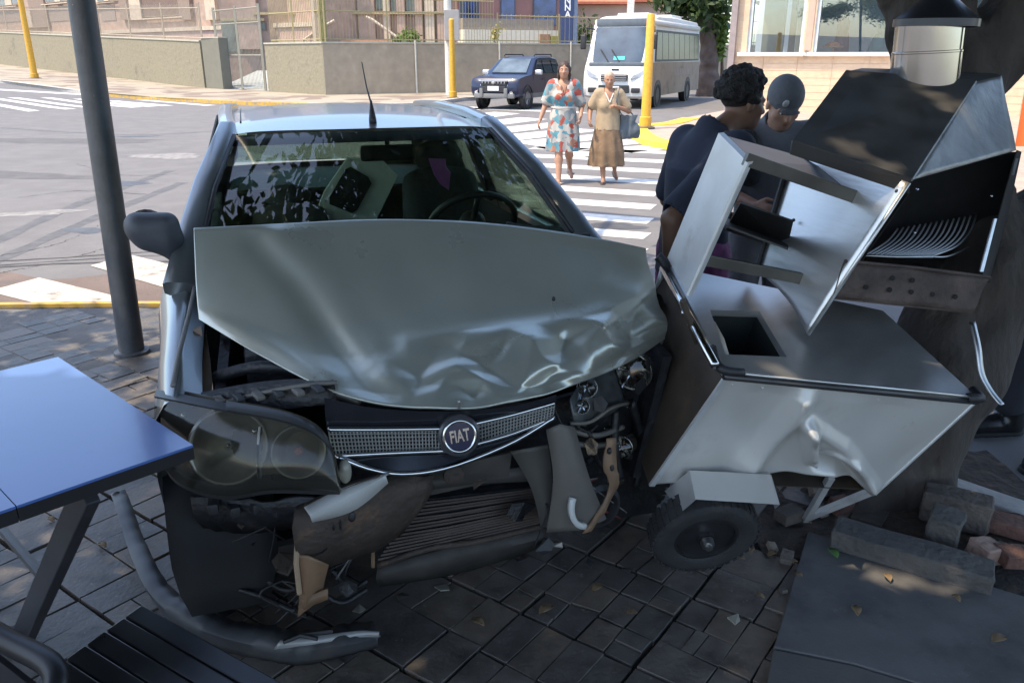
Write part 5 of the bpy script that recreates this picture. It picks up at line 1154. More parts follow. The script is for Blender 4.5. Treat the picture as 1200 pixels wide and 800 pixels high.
# ---------------------------------------------------------------- officer with grey cap, head bowed
M_unif = mat('grey_uniform', (.15, .16, .18), .85, var=.12, vscale=9, bump=.3, bscale=25); M_vest = mat('dark_vest', (.03, .032, .035), .8, var=.5, vscale=22, bump=.4, bscale=30)
def man_cap():
    o = human('person', 'man in grey uniform and grey cap bowing his head behind the cart', (1.36, 4.3, -.15), rad(-4), 1.68,
        dict(elL=(-.165, -.01, .65), wrL=(-.07, -.15, .62), pnL=(1, 0, 0), elR=(.165, -.01, .65), wrR=(.06, -.15, .62), pnR=(-1, 0, 0), knL=(-.06, .0, .285), anL=(-.065, .02, .04), knR=(.06, 0, .285), anR=(.065, .02, .04), curl=.9, hy=-.062, hz=.905, sw=.122),
        .0075, skinmat('tan3', (.42, .24, .17)), head_pitch=.58, head_turn=.12); H = o['H']; r = o['root']; T = o['T']; h = lambda *p: np.array(p)*H
    eyes(o)
    s = SDF(o['lo'], o['hi'], .009); s.ell(T(0, 0, .735), h(.118, .08, .11), .03*H); s.skirt([(.5*H, 0, 0, .108*H, .084*H), (.65*H, 0, 0, .105*H, .078*H), (.75*H, 0, 0, .105*H, .078*H)], .03*H, 7, .02)
    for sd in 'LR': s.cap(o['sh'+sd], lerp(o['sh'+sd], o['el'+sd], .8), .048*H, .046*H, .03*H)
    s.cap(T(-.8*o['sw'], .005, .80), T(.8*o['sw'], .005, .80), .054*H, .054*H, .03*H); s.cap(T(0, .008, .80), T(0, 0, .85), .052*H, .044*H, .02*H)
    for sd in 'LR': s.cap(lerp(o['sh'+sd], o['el'+sd], .76), o['el'+sd], .035*H, .035*H, 0, True)
    s.cap(T(0, -.02, .85), T(0, -.04, .90), .036*H, .05*H, 0, True); s.build('shirt', M_unif, r)
    s = SDF(o['lo'], o['hi'], .009)
    for q in (-1, 1): s.cap(T(q*.085, -.075, .70), T(q*.10, -.055, .80), .034*H, .03*H, .01*H); s.cap(T(q*.10, -.05, .80), T(q*.10, .06, .80), .034*H, .03*H, .01*H)
    s.build('vest_straps', M_vest, r)
    s = SDF(o['lo'], o['hi'], .010); s.ell(T(0, 0, .53), h(.10, .076, .06), .02*H)
    for sd in 'LR': s.cap(o['hip'+sd], o['kn'+sd], .062*H, .048*H, .02*H); s.cap(o['kn'+sd], o['an'+sd], .048*H, .04*H, .02*H)
    s.build('trousers', M_unif, r)
    s = SDF(o['lo'], o['hi'], .0075); Rm = o['Rm']; hp = o['hp']
    s.ell(hp(0, .008, .03), h(.052, .062, .056), .01*H, rot=Rm); s.ell(hp(0, .012, -.045), h(.09, .1, .06), 0, True, rot=Rm)
    s.ell(hp(0, -.056, .014), h(.032, .013, .005), .008*H, rot=Rm); s.build('cap', mat('grey_cap', (.13, .14, .155), .8, var=.06, bump=.2, bscale=60), r)
    b = MB(); b.ball(hp(-.018, -.050, .040), h(.010, .004, .012), 10, 6, M=Matrix(Rm.tolist())); b.build('cap_badge', mat('badge_silver', (.6, .6, .6), .4, var=.2, vscale=60), r, local=True, smooth=True)
    s = SDF(o['lo'], o['hi'], .009); s.ell(hp(0, .016, .008), h(.047, .054, .045), .01*H, rot=Rm); s.ell(hp(0, -.06, -.03), h(.06, .062, .08), 0, True, rot=Rm); s.build('hair', mat('black_curls', (.012, .010, .009), .75), r)
    for sd in 'LR':
        an, td = o['an'+sd], o['td'+sd]; s = SDF(an+h(-.09, -.14, -.05), an+h(.09, .09, .06), .008); s.cap(an+h(0, .012, -.012), an+td*.095*H+h(0, 0, -.012), .03*H, .027*H, .012*H); s.cutz(zlo=.0); s.build('boot', mat('black_boot', (.015, .015, .016), .25), r)
man_cap()
# ---------------------------------------------------------------- officer at the right edge: boots and trouser legs in view
def man_boots():
    p = PG(1206, 528); o = human('person', 'person at right edge with black boots and dark trousers, mostly outside the picture', (p.x+.02, p.y+.02, -.15), rad(-78), 1.76,
        dict(elL=(-.16, .02, .65), wrL=(-.15, -.06, .53), pnL=(1, 0, 0), elR=(.16, .02, .65), wrR=(.15, -.06, .53), pnR=(-1, 0, 0), knL=(-.08, -.01, .285), anL=(-.105, .01, .04), knR=(.07, 0, .285), anR=(.10, -.0, .04), curl=.8, sw=.12),
        .010, skinmat('tan2', (.30, .16, .11))); H = o['H']; r = o['root']; T = o['T']; h = lambda *p: np.array(p)*H
    s = SDF(o['lo'], o['hi'], .010); s.ell(T(0, 0, .735), h(.118, .08, .11), .03*H); s.skirt([(.5*H, 0, 0, .108*H, .084*H), (.75*H, 0, 0, .105*H, .078*H)], .03*H, 7, .02)
    for sd in 'LR': s.cap(o['sh'+sd], lerp(o['sh'+sd], o['el'+sd], .8), .048*H, .046*H, .03*H)
    s.cap(T(-.8*o['sw'], .005, .80), T(.8*o['sw'], .005, .80), .054*H, .054*H, .03*H); s.build('shirt', M_unif, r)
    s = SDF(o['lo'], o['hi'], .010); s.ell(T(0, 0, .53), h(.10, .076, .06), .02*H)
    for sd in 'LR': s.cap(o['hip'+sd], o['kn'+sd], .062*H, .048*H, .02*H); s.cap(o['kn'+sd], o['an'+sd]+h(0, 0, .05), .048*H, .042*H, .02*H)
    s.build('trousers', mat('dark_trousers', (.03, .033, .045), .85, var=.15, bump=.3, bscale=20), r)
    s = SDF(o['lo'], o['hi'], .010); s.ell(o['hp'](0, .014, .026), h(.049, .057, .052), .01*H); s.ell(o['hp'](0, -.058, -.018), h(.042, .05, .055), 0, True); s.build('hair', mat('black_curls', (.012, .010, .009), .75), r)
    for sd in 'LR':
        an, td = o['an'+sd], o['td'+sd]; s = SDF(an+h(-.1, -.15, -.05), an+h(.1, .1, .14), .006)
        s.cap(an+h(0, .008, -.006), an+h(0, .006, .09), .037*H, .036*H, .02*H); s.cap(an+h(0, .016, -.012), an+td*.098*H+h(0, 0, -.008), .033*H, .032*H, .014*H); s.cutz(zlo=.004); b_ = s.build('boot', mat('black_boot', (.015, .015, .016), .25, var=.2), r)
        s = SDF(an+h(-.1, -.15, -.05), an+h(.1, .1, .14), .006); s.cap(an+h(0, .018, -.028), an+td*.102*H+h(0, 0, -.026), .036*H, .035*H, .01*H); s.cutz(zlo=.0, zhi=.022); s.build('sole', M_rub, b_)
man_boots()
# ================================================================ the wrecked car
car = thing('wrecked_car', 'silver grey hatchback with crumpled front and buckled bonnet stopped on the pavement', 'car', (-.005, 1.75, 0), rad(17.5))
CW = WM(car); CI = CW.inverted(); CI3 = CI.to_3x3()
def cs(px, py, s):
    "picture point on the plane across the car at distance s behind its original nose (car coordinates)"
    o = CI @ CAMP; d = CI3 @ _ray(px, py); return o + d*((s-o.y)/d.y)
def cb(b, name, m, par=None, **k): return b.build(name, m, par or car, local=True, **k)
M_paint = mat('silver_paint', (.25, .265, .27), .30, metal=.75, var=.05, vscale=3, coat=.55, rvar=.05, dirt=((.30, .30, .285), 7, .62))
M_hood = mat('silver_paint_dusty', (.45, .462, .40), .29, metal=.58, var=.06, vscale=3, coat=.2, rvar=.06, dirt=[((.43, .42, .37), 5, .60), ((.16, .155, .14), 70, .70), ((.55, .54, .5), 48, .70)], bump=.025, bscale=30)
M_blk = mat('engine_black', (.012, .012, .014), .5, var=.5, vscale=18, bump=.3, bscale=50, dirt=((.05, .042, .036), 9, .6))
M_in = mat('interior_dark', (.022, .022, .024), .75, var=.2, vscale=20); M_trim = mat('interior_beige', (.30, .275, .235), .8, var=.08)
M_rust = mat('dirty_brown_metal', (.058, .043, .034), .7, metal=.2, var=.35, vscale=9, bump=.4, bscale=40, dirt=((.17, .095, .055), 6, .58))
M_greyp = mat('grey_primer_plate', (.125, .115, .10), .55, var=.12, vscale=5, dirt=((.13, .12, .105), 5, .55))
M_glassw = glass('car_window_glass', (.78, .89, .80), .85, 0, .02)
# ---- roof, pillars
def railx(s): return np.interp(s, [1.72, 2.0, 3.0, 3.45], [.535, .56, .565, .535])
def railz(s): return np.interp(s, [1.72, 2.0, 2.6, 3.2, 3.45], [1.325, 1.338, 1.343, 1.325, 1.295])
b = MB(); rows = []
for s in np.linspace(1.72, 3.45, 22):
    x0, z0 = railx(s), railz(s); c = .022*min(1, (s-1.66)/.5)*min(1, (3.56-s)/.3)
    rows.append([Vector((x0*t, s-.05*(1-t*t)*(1 if s < 2.2 else -1)*max(0, 1-abs(s-(1.72 if s < 2.2 else 3.45))/.5), z0+c*(1-t*t)-.012*abs(t)**8)) for t in np.linspace(-1, 1, 21)])
b.grid(rows); rl = cb(b, 'roof', M_paint, smooth=True)
for q in (-1, 1):
    b = MB(); b.tube([(q*.50, s, railz(s)-.004) for s in np.linspace(2.0, 3.3, 14)], .005, 6); cb(b, 'drip_channel', M_dkp, rl, smooth=True)
def bar(b, pts, w, d, side):
    "pillar of rectangular section along pts; w across, d deep"
    rings = []
    for i, p in enumerate(pts):
        p = Vector(p); t = (Vector(pts[min(i+1, len(pts)-1)])-Vector(pts[max(i-1, 0)])).normalized(); u = Vector((side, 0, 0)); u = (u-t*u.dot(t)).normalized(); v = t.cross(u)
        wi = w[i] if isinstance(w, (list, tuple)) else w
        rings.append([p+u*(wi/2*a)+v*(d/2*c) for a, c in ((-1, -.7), (-.7, -1), (.7, -1), (1, -.7), (1, .7), (.7, 1), (-.7, 1), (-1, .7))])
    return b.loft(rings)
for q in (-1, 1):
    b = MB(); bar(b, [(q*.735, .98, .91), (q*.70, 1.16, 1.02), (q*.64, 1.42, 1.17), (q*.565, 1.70, 1.30), (q*.552, 1.80, 1.328)], [.10, .085, .075, .07, .065], .06, q); cb(b, 'front_pillar', M_paint, smooth=45)
    b = MB(); b.tube([(q*.672, 1.07, .985), (q*.607, 1.36, 1.165), (q*.528, 1.685, 1.312)], .009, 6); cb(b, 'windscreen_seal', M_dkp, smooth=True)
    b = MB(); bar(b, [(q*.552, 1.80, 1.328), (q*.565, 2.2, 1.345), (q*.572, 2.8, 1.345), (q*.56, 3.3, 1.325), (q*.63, 3.62, 1.05), (q*.72, 3.72, .90)], [.065, .06, .06, .09, .16, .18], .05, q); cb(b, 'roof_rail', M_paint, smooth=45)
    b = MB(); bar(b, [(q*.585, 2.42, 1.335), (q*.75, 2.40, .90)], .05, .09, q); cb(b, 'door_pillar', M_dkp)
    b = MB(); bar(b, [(q*.585, 2.95, 1.335), (q*.755, 2.98, .90)], .05, .07, q); cb(b, 'rear_door_pillar', M_dkp)
    for nm, pts in (('front_side_window', [(q*.735, 1.18, .93), (q*.755, 2.35, .905), (q*.598, 2.37, 1.315), (q*.583, 1.84, 1.31)]), ('rear_side_window', [(q*.757, 2.45, .905), (q*.757, 2.94, .905), (q*.60, 2.92, 1.315), (q*.60, 2.47, 1.32)]), ('quarter_window', [(q*.757, 3.02, .92), (q*.745, 3.5, .95), (q*.60, 3.28, 1.30), (q*.60, 2.99, 1.315)])):
        b = MB(); b.plate(pts, .004); cb(b, nm, M_glassw)
    b = MB(); b.slab([(q*.70, 3.0, .92), (q*.70, 3.62, .92), (q*.575, 3.42, 1.28), (q*.56, 3.02, 1.31)], (q*-.03, 0, 0)); cb(b, 'quarter_trim', M_trim)
# ---- windscreen and tailgate
b = MB(); rows = []
for i in range(15):
    t = i/14; w = lerp(.675, .525, t); s0 = lerp(1.06, 1.70, t); z0 = lerp(.965, 1.312, t)
    rows.append([Vector((x*w, s0-.10*(1-x*x)+.015, z0+.012*(1-x*x))) for x in np.linspace(-1, 1, 21)])
b.grid(rows); ws = cb(b, 'windscreen', M_glassw, smooth=True)
b = MB(); rows = []
for t, w0, w1 in ((.90, None, None), (1., None, None)):
    w = lerp(.675, .525, t); s0 = lerp(1.06, 1.70, t)+.008; z0 = lerp(.965, 1.312, t); rows.append([Vector((x*w, s0-.10*(1-x*x)+.02, z0+.012*(1-x*x)-.004)) for x in np.linspace(-1, 1, 21)])
b.grid(rows); cb(b, 'sun_band', mat('black_frit', (.01, .012, .014), .3), ws, smooth=True)
b = MB(); b.plate([(-.50, 3.47, 1.29), (.50, 3.47, 1.29), (.60, 3.70, .98), (-.60, 3.70, .98)], .004); cb(b, 'rear_window', M_glassw)
b = MB()
prof = [(3.70, .97), (3.78, .86), (3.80, .6), (3.82, .42), (3.78, .3)]
b.grid([[Vector((t*np.interp(z, [.3, .6, .97], [.76, .79, .66]), s-.12*t*t, z)) for t in np.linspace(-1, 1, 13)] for s, z in prof]); cb(b, 'tailgate', M_paint, smooth=True)
# ---- flanks
def hw(s, z): return np.interp(z, [.2, .35, .6, .78, .91], [.74, .80, .822, .812, .77])*np.interp(s, [.9, 1.3, 3.0, 3.7], [.99, 1, 1, .955])
for q in (-1, 1):
    b = MB(); b.grid([[Vector((q*hw(s, z), s, z)) for z in (.22, .3, .38, .42, .425, .5, .6, .65, .66, .72, .8, .87, .91)] for s in np.linspace(1.17, 3.72, 24)]); fl = cb(b, 'body_side', M_paint, smooth=True)
    b = MB(); b.grid([[Vector((q*(hw(s, z)+.012+.006*math.cos((z-.47)*40)), s, z)) for z in (.43, .45, .47, .49, .51)] for s in np.linspace(1.25, 3.0, 10)]); cb(b, 'rub_strip', M_dkp, fl, smooth=True)
    for y in (1.18, 2.40, 2.98): b = MB(); b.tube([(q*(hw(y, z)+.001), y, z) for z in np.linspace(.26, .9, 10)], .004, 5); cb(b, 'door_gap', M_blk, fl)
    for y in (1.9, 2.78): b = MB(); b.bevbox((q*(hw(y, .76)+.018), y, .76), (.03, .16, .03), .01); cb(b, 'door_handle', M_paint, fl, smooth=True)
    b = MB(); b.lathe((q*.70, 3.12, .29), (q, 0, 0), [(.001, .128), (.34, .128), (.35, .11), (.34, .0)], 30); cb(b, 'wheel_arch', M_blk, smooth=35)
    wheel(CW@Vector((q*.72, 3.12, .285)), CW.to_3x3()@Vector((q, 0, 0)), .285, .175, car, 7, tread=False)
    b = MB(); b.slab([(q*.70, .9, .20), (q*.70, 3.7, .20), (q*.0, 3.7, .19), (q*.0, .9, .19)], (0, 0, .03)); cb(b, 'floor_pan', M_blk)
# ---- left (in the picture) front wing: still whole
def wing(q, s0, crumple):
    S = np.linspace(s0, 1.2, 22); rows = []
    for s in S:
        xr = np.interp(s, [.40, .65, .85, 1.15], [.775, .757, .735, .705]); zr = np.interp(s, [.40, .65, .85, 1.2], [.752, .826, .878, .945]); xo = np.interp(s, [.40, .65, .85, 1.2], [.842, .830, .815, .812])
        arch = .285+math.sqrt(max(0, .34**2-(s-.75)**2)) if abs(s-.75) < .34 else .24
        j = crumple*(math.sin(s*31)*.02+math.sin(s*17+1)*.02)
        zl = max(.24, arch)
        prof = [(xr-.055, zr-.05), (xr-.012, zr-.012), (xr, zr), (lerp(xr, xo, .45), zr-.018), (lerp(xr, xo, .85), zr-.062), (xo, zr-.12), (xo+.006, lerp(zr-.12, zl, .5)), (xo, zl+.02), (xo-.012, zl), (xo-.06, zl)]
        rows.append([Vector((q*(x-(j if z < zr-.03 else 0))-.05*min(1, max(0, (s-.5)/.6)), s, z+j*.6)) for x, z in prof])
    b = MB(); b.grid(rows); return cb(b, 'front_wing', M_paint, smooth=True)
for o_ in [o_ for o_ in bpy.data.objects if o_.type == 'MESH' and (o_.parent == car or (o_.parent and o_.parent.parent == car))]:
    for v_ in o_.data.vertices: v_.co.x = v_.co.x*.965-.068      # cabin and flanks as they stand in the picture
wing(-1, .44, 0); wing(1, .72, 1)
b = MB(); b.tube(curve3([(-.722, 1.12, .952), (-.742, .85, .885), (-.766, .62, .826), (-.778, .47, .785)], 14), .007, 6); cb(b, 'wing_seal', mat('grey_edge', (.16, .15, .14), .6), smooth=True)
# mirror
b = MB(); rings = []
s_ = SDF((-1.12, .9, .9), (-.66, 1.34, 1.2), .008)

for (xa, ya), (xb, yb), r_ in (((160, 262), (196, 262), .036), ((163, 270), (198, 276), .040), ((170, 280), (200, 286), .034)): s_.cap(cs(xa, ya, 1.14), cs(xb, yb, 1.14), r_, r_, .02); s_.cap(cs(xa, ya, 1.14)+Vector((.01, -.03, 0)), cs(xb, yb, 1.14)+Vector((-.01, -.03, 0)), r_*.9, r_*.9, .02)

s_.cap(cs(200, 284, 1.13), (-.765, 1.17, .925), .034, .03, .03)
mir = s_.build('wing_mirror', mat('black_textured_plastic', (.06, .062, .07), .55, var=.1, bump=.1, bscale=200), car)
b = MB(); b.lathe((-.89, 1.205, 1.075), (0, 1, 0), [(.001, .0), (.05, .0), (.055, -.01)], 20); 
for v in b.v: v.x = -.87+(v.x+.89)*1.1
cb(b, 'mirror_glass', M_chr, mir, smooth=True)
# antenna, wiper, inside mirror
an0 = Vector((cs(437, 146, 1.80).x, 1.80, 1.353)); b = MB(); b.lathe(an0, (0, .25, 1), [(.016, -.02), (.0155, .0), (.011, .03), (.006, .06), (.004, .075)], 12, True); a_ = cb(b, 'aerial', M_dkp, smooth=True)
b = MB(); tip = cs(424, 73, 2.0); b.tube([an0+Vector((0, .015, .06)), lerp(an0, tip, .55), tip], [.0042, .003, .002], 6); cb(b, 'aerial_rod', M_dkp, a_)
b = MB(); b.tube(curve3([(.42, .985, .985), (.2, .975, 1.015), (-.05, .985, 1.03)], 10), .008, 6); cb(b, 'wiper', M_dkp)
b = MB(); b.tube(curve3([(.62, 1.02, .985), (.5, .99, 1.0), (.30, 1.0, 1.05)], 10), .008, 6); cb(b, 'wiper', M_dkp)
b = MB(); b.bevbox((.0, 1.63, 1.235), (.22, .03, .065), .015, rot=(.2, 0, 0)); im = cb(b, 'inside_mirror', M_in, smooth=True); b = MB(); b.tube([(0, 1.64, 1.25), (0, 1.645, 1.31)], .01, 6); cb(b, 'mirror_stem', M_in, im)
# ---- cabin
b = MB(); rows = []
for s, z in ((1.0, .88), (1.05, .93), (1.25, .955), (1.42, .94), (1.5, .88), (1.5, .6)): rows.append([Vector((x, s, z+.025*math.exp(-((x-.34)/.2)**2)*(1 if s > 1.2 else 0))) for x in np.linspace(-.68, .68, 20)])
b.grid(rows); cb(b, 'dashboard', M_in, smooth=True)
sc = Vector((.34, 1.62, .93)); ax = Vector((0, .75, .62)).normalized()
u = Vector((1, 0, 0)); v = ax.cross(u)
b = MB(); b.tube([sc+(u*math.cos(t)+v*math.sin(t))*.185 for t in np.linspace(0, 2*math.pi, 29)[:-1]], .014, 8, closed=True)
for t in (.3, 2.84, 4.71): b.tube([sc, sc+(u*math.cos(t)+v*math.sin(t))*.18], .014, 6)
b.ball(sc, (.06, .04, .06)); cb(b, 'steering_wheel', mat('wheel_grip', (.05, .05, .055), .4), smooth=True)
def seat(x, s, w=.46, rear=False):
    q = SDF((x-.75, s-.6, .2), (x+.75, s+.5, 1.25), .018)
    q.ell((x, s-.2, .44), (w/2, .27, .09), .04); q.cap((x-w*.3, s, .5), (x-w*.26, s+.17, 1.0), .09, .07, .06); q.cap((x+w*.3, s, .5), (x+w*.26, s+.17, 1.0), .09, .07, .06); q.cap((x, s+.02, .5), (x, s+.18, 1.02), .10, .08, .08)
    o = q.build('seat', mat('seat_cloth', (.03, .03, .033), .85, var=.2, vscale=40), car)
    for k in ((0,) if not rear else (-.3, .3)):
        q = SDF((x+k-.2, s, .9), (x+k+.2, s+.45, 1.32), .014); q.ell((x+k, s+.20, 1.13), (.125, .05, .085), .0); q.cap((x+k-.05, s+.19, .95), (x+k-.05, s+.2, 1.1), .012); q.cap((x+k+.05, s+.19, .95), (x+k+.05, s+.2, 1.1), .012); q.build('headrest', mat('seat_cloth', (.03, .03, .033), .85), o)
seat(-.36, 2.15); seat(.36, 2.15)
for o_ in [o_ for o_ in bpy.data.objects if o_.name.startswith(('seat', 'headrest')) and o_.type == 'MESH']:
    if sum(v_.co.x for v_ in o_.data.vertices)/len(o_.data.vertices) < -.2 and o_.name.startswith(('seat', 'headrest')):
        for v_ in o_.data.vertices: v_.co.y += max(0, v_.co.z-.5)*.75; v_.co.z = .44+(v_.co.z-.44)*.66   # passenger backrest thrown back; seat(0, 3.0, 1.1, True)
b = MB(); b.slab([(-.66, 3.05, .90), (.66, 3.05, .90), (.62, 3.66, .94), (-.62, 3.66, .94)], (0, 0, -.02)); cb(b, 'parcel_shelf', M_in)
b = MB(); b.slab([(-.53, 1.8, 1.315), (.53, 1.8, 1.315), (.54, 3.4, 1.31), (-.54, 3.4, 1.31)], (0, 0, -.012)); cb(b, 'headlining', M_trim)
for q in (-1, 1): b = MB(); b.slab([(q*.735, 1.1, .3), (q*.735, 3.0, .3), (q*.725, 3.0, .905), (q*.715, 1.1, .92)], (-q*.03, 0, 0)); cb(b, 'door_card', M_in)
# pale quarter trim with its dark pane, seen through the windscreen
b = MB(); b.slab([cs(*p) for p in ((352, 262, 2.72), (366, 226, 2.76), (392, 186, 2.8), (432, 188, 2.8), (450, 206, 2.76), (424, 262, 2.72))], (0, .03, 0)); qt = cb(b, 'rear_trim', mat('pale_trim', (.62, .58, .50), .8, var=.06))
for v_ in qt.data.vertices: v_.co.x = (v_.co.x+.068)/.965
b = MB(); b.slab([cs(*p) for p in ((372, 240, 2.715), (372, 232, 2.715), (390, 199, 2.74), (396, 196, 2.74), (416, 208, 2.73), (420, 216, 2.73), (404, 246, 2.715), (398, 251, 2.715))], (0, .004, 0)); pn_ = cb(b, 'trim_pane', M_blk, qt)
for v_ in pn_.data.vertices: v_.co.x = (v_.co.x+.068)/.965
# ---- engine bay
b = MB(); b.slab([(-.72, 1.06, .3), (.72, 1.06, .3), (.72, 1.02, .90), (-.72, 1.02, .90)], (0, .03, 0)); cb(b, 'firewall', M_blk)
for q in (-1, 1): b = MB(); b.slab([(q*.56, .45, .30), (q*.56, 1.06, .30), (q*.62, 1.06, .86), (q*.66, .48, .70)], (q*.03, 0, 0)); cb(b, 'inner_wing', M_blk)
b = MB(); b.slab([(-.6, .5, .25), (.6, .6, .25), (.6, 1.05, .28), (-.6, 1.05, .28)], (0, 0, -.02)); cb(b, 'under_tray', M_blk)
b = MB(); b.bevbox((.05, .78, .56), (.55, .38, .4), .03); b2 = cb(b, 'engine_block', M_blk, smooth=40)
b = MB(); b.bevbox((-.1, .70, .785), (.42, .28, .05), .02); cb(b, 'engine_cover', M_dkp, b2, smooth=40)
b = MB(); b.bevbox((-.50, .74, .70), (.20, .2, .2), .015); bt = cb(b, 'battery', M_blk, smooth=40)
b = MB(); b.bevbox((-.42, .62, .80), (.13, .10, .06), .012, rot=(.3, .3, .3)); cb(b, 'blue_cap', mat('blue_plastic', (.03, .07, .20), .4), bt, smooth=40)
for k, (p, r_, m_) in enumerate((([(-.68, .62, .74), (-.55, .56, .78), (-.40, .52, .76), (-.25, .5, .74)], .018, M_blk), ([(-.66, .80, .80), (-.5, .70, .84), (-.36, .62, .80)], .012, M_dkp), ([(-.62, .56, .70), (-.5, .5, .74), (-.38, .48, .71), (-.3, .5, .66)], .014, M_steel), ([(-.70, .92, .83), (-.58, .8, .86), (-.44, .78, .82)], .02, M_blk), ([(-.6, .52, .73), (-.52, .47, .75), (-.45, .46, .72)], .007, M_steel), ([(-.3, .6, .80), (-.1, .52, .78), (.15, .55, .74)], .016, M_blk))):
    b = MB(); b.tube(curve3(p, 16), r_, 8); cb(b, 'hose', m_, smooth=True)
# slam panel: ribbed cross member seen between wing and bonnet
b = MB(); rows = []
for t in np.linspace(0, 1, 24):
    p = lerp(cs(236, 472, .46), cs(392, 455, .34), t); k = .012*math.sin(t*math.pi)
    rows.append([p+Vector((0, .05, .0)), p+Vector((0, .03, .018+k)), p+Vector((0, -.01, .02+k)), p+Vector((0, -.03, .005)), p+Vector((0, -.03, -.03)), p+Vector((0, .05, -.04))])
b.loft(rows); sp = cb(b, 'slam_panel', M_blk, smooth=45)
for k in range(6): p = lerp(cs(258, 470, .42), cs(372, 457, .33), k/5.); b = MB(); b.bevbox(p+Vector((0, -.02, .012)), (.022, .05, .012), .004, rot=(0, 0, .3)); cb(b, 'slot', M_dkp if k % 2 else M_greyp, sp)
b = MB(); b.tube(curve3([cs(238, 478, .44), cs(300, 462, .38), cs(352, 452, .34), cs(395, 448, .33)], 20), .006, 6); cb(b, 'cable', M_greyp, sp, smooth=True)
b = MB(); b.slab([cs(222, 388, .78), cs(236, 384, .78), cs(238, 402, .78), cs(226, 404, .78)], (0, .02, 0)); cb(b, 'torn_bracket', mat('bare_skin_primer', (.42, .30, .24), .6, var=.2, vscale=30))
# ---- buckled bonnet
top = [(227, 267, .88), (330, 262, .90), (430, 257, .92), (520, 258, .92), (600, 264, .90), (690, 277, .84), (757, 291, .78)]
lip = [(227, 271, .868), (330, 270, .872), (430, 270, .872), (520, 274, .865), (600, 282, .84), (690, 294, .79), (758, 303, .755)]
mid = [(229, 322, .80), (318, 345, .70), (392, 366, .63), (500, 372, .55), (600, 368, .54), (695, 352, .57), (768, 335, .665)]
fold = [(231, 352, .755), (310, 382, .62), (394, 414, .48), (502, 402, .45), (606, 395, .425), (710, 380, .47), (774, 358, .63)]
low = [(232, 364, .735), (306, 399, .57), (398, 440, .37), (510, 440, .315), (612, 435, .30), (722, 405, .40), (778, 378, .59)]
bot = [(233, 374, .72), (303, 415, .535), (402, 462, .29), (516, 478, .20), (620, 467, .235), (726, 430, .40), (779, 397, .56)]
NU, NV = 210, 120
rowsP = [curve3([cs(*p) for p in r], NU) for r in (top, lip, mid, fold, low, bot)]
vt = [0, .06, .45, .68, .84, 1.0]
def ridge(x, y, pts, w, a):
    best = 1e9; side = 0
    for (x0, y0), (x1, y1) in zip(pts[:-1], pts[1:]):
        dx, dy = x1-x0, y1-y0; t = max(0, min(1, ((x-x0)*dx+(y-y0)*dy)/(dx*dx+dy*dy))); d = math.hypot(x-x0-t*dx, y-y0-t*dy)
        if d < best: best = d
    if abs(w) < 14: return 1.35*a*(.45*math.exp(-(best/w)**2)+.7*max(0, 1-best/(1.35*w)))     # sharp metal crease between flat facets
    return a*math.exp(-(best/w)**2)
b = MB(); rows = []
for j in range(NV):
    v = j/(NV-1); row = []
    for i in range(NU):
        col = [r[i] for r in rowsP]
        # monotone-ish interpolation down the column
        k = max(0, min(len(vt)-2, int(np.searchsorted(vt, v, side='right'))-1)); f = (v-vt[k])/(vt[k+1]-vt[k])
        p0, p1 = col[k], col[k+1]; m0 = (col[k+1]-col[max(k-1, 0)])/(vt[k+1]-vt[max(k-1, 0)]); m1 = (col[min(k+2, 5)]-col[k])/(vt[min(k+2, 5)]-vt[k]); hh = vt[k+1]-vt[k]
        p = p0*(2*f**3-3*f*f+1)+m0*hh*(f**3-2*f*f+f)+p1*(-2*f**3+3*f*f)+m1*hh*(f**3-f*f)
        W_ = CW@p; dd = W_-CAMP; dep = dd.y*math.cos(PITCH)-dd.z*math.sin(PITCH); up = dd.y*math.sin(PITCH)+dd.z*math.cos(PITCH); x = 600+FPX*dd.x/dep; y = 400-FPX*up/dep
        e = min(1, min(v, 1-v)*12+.15)
        d = 0
        d += ridge(x, y, [(300, 285), (345, 330), (385, 390), (420, 440), (455, 468)], 17, -.016)     # long crease
        d += ridge(x, y, [(330, 280), (385, 335), (415, 385), (450, 430)], 22, .012)
        d += ridge(x, y, [(360, 275), (400, 330), (440, 350)], 22, .005)
        d += ridge(x, y, [(480, 404), (540, 390), (610, 386), (680, 376), (745, 352)], 15, .011)      # main crumple fold
        d += ridge(x, y, [(706, 298), (700, 330), (742, 346)], 15, .007) + ridge(x, y, [(545, 265), (560, 330)], 24, .006) + ridge(x, y, [(650, 290), (670, 345)], 20, .005) + ridge(x, y, [(470, 300), (500, 345)], 26, -.007)
        # crushed zone under the fold: flat facets meeting in sharp edges
        q1 = mnoise.noise(Vector((x*.016, y*.02, 3.1))); q2 = mnoise.noise(Vector((x*.016, y*.02, 9.7))); X_, Y_ = x+26*q1, y+26*q2
        tri = lambda t: abs(((t+1) % 2)-1)
        yf = np.interp(x, [420, 540, 680, 745, 780], [420, 392, 376, 350, 335]); mk = min(1, max(0, (y-yf+4)/22))*min(1, max(0, (x-425)/90))*(.55+.45*min(1, max(0, (x-520)/200)))
        d += 1.2*mk*(.034*(tri((X_*.97+Y_*.42)/37+.15)-.5)+.024*(tri((X_*.55-Y_*1.1)/33+.4)-.5)+.008*(tri((X_*.25+Y_)/13)-.5))
        d += .0025*math.sin(x*.045+y*.03)*math.sin(y*.05-x*.012)
        nrm = Vector((-.05, -.86, .5)); row.append(p+nrm*(d*e))
    rows.append(row)
b.grid(rows); hood = cb(b, 'bonnet', M_hood, smooth=True)
md = hood.modifiers.new('solid', 'SOLIDIFY'); md.thickness = .006; md.offset = -1
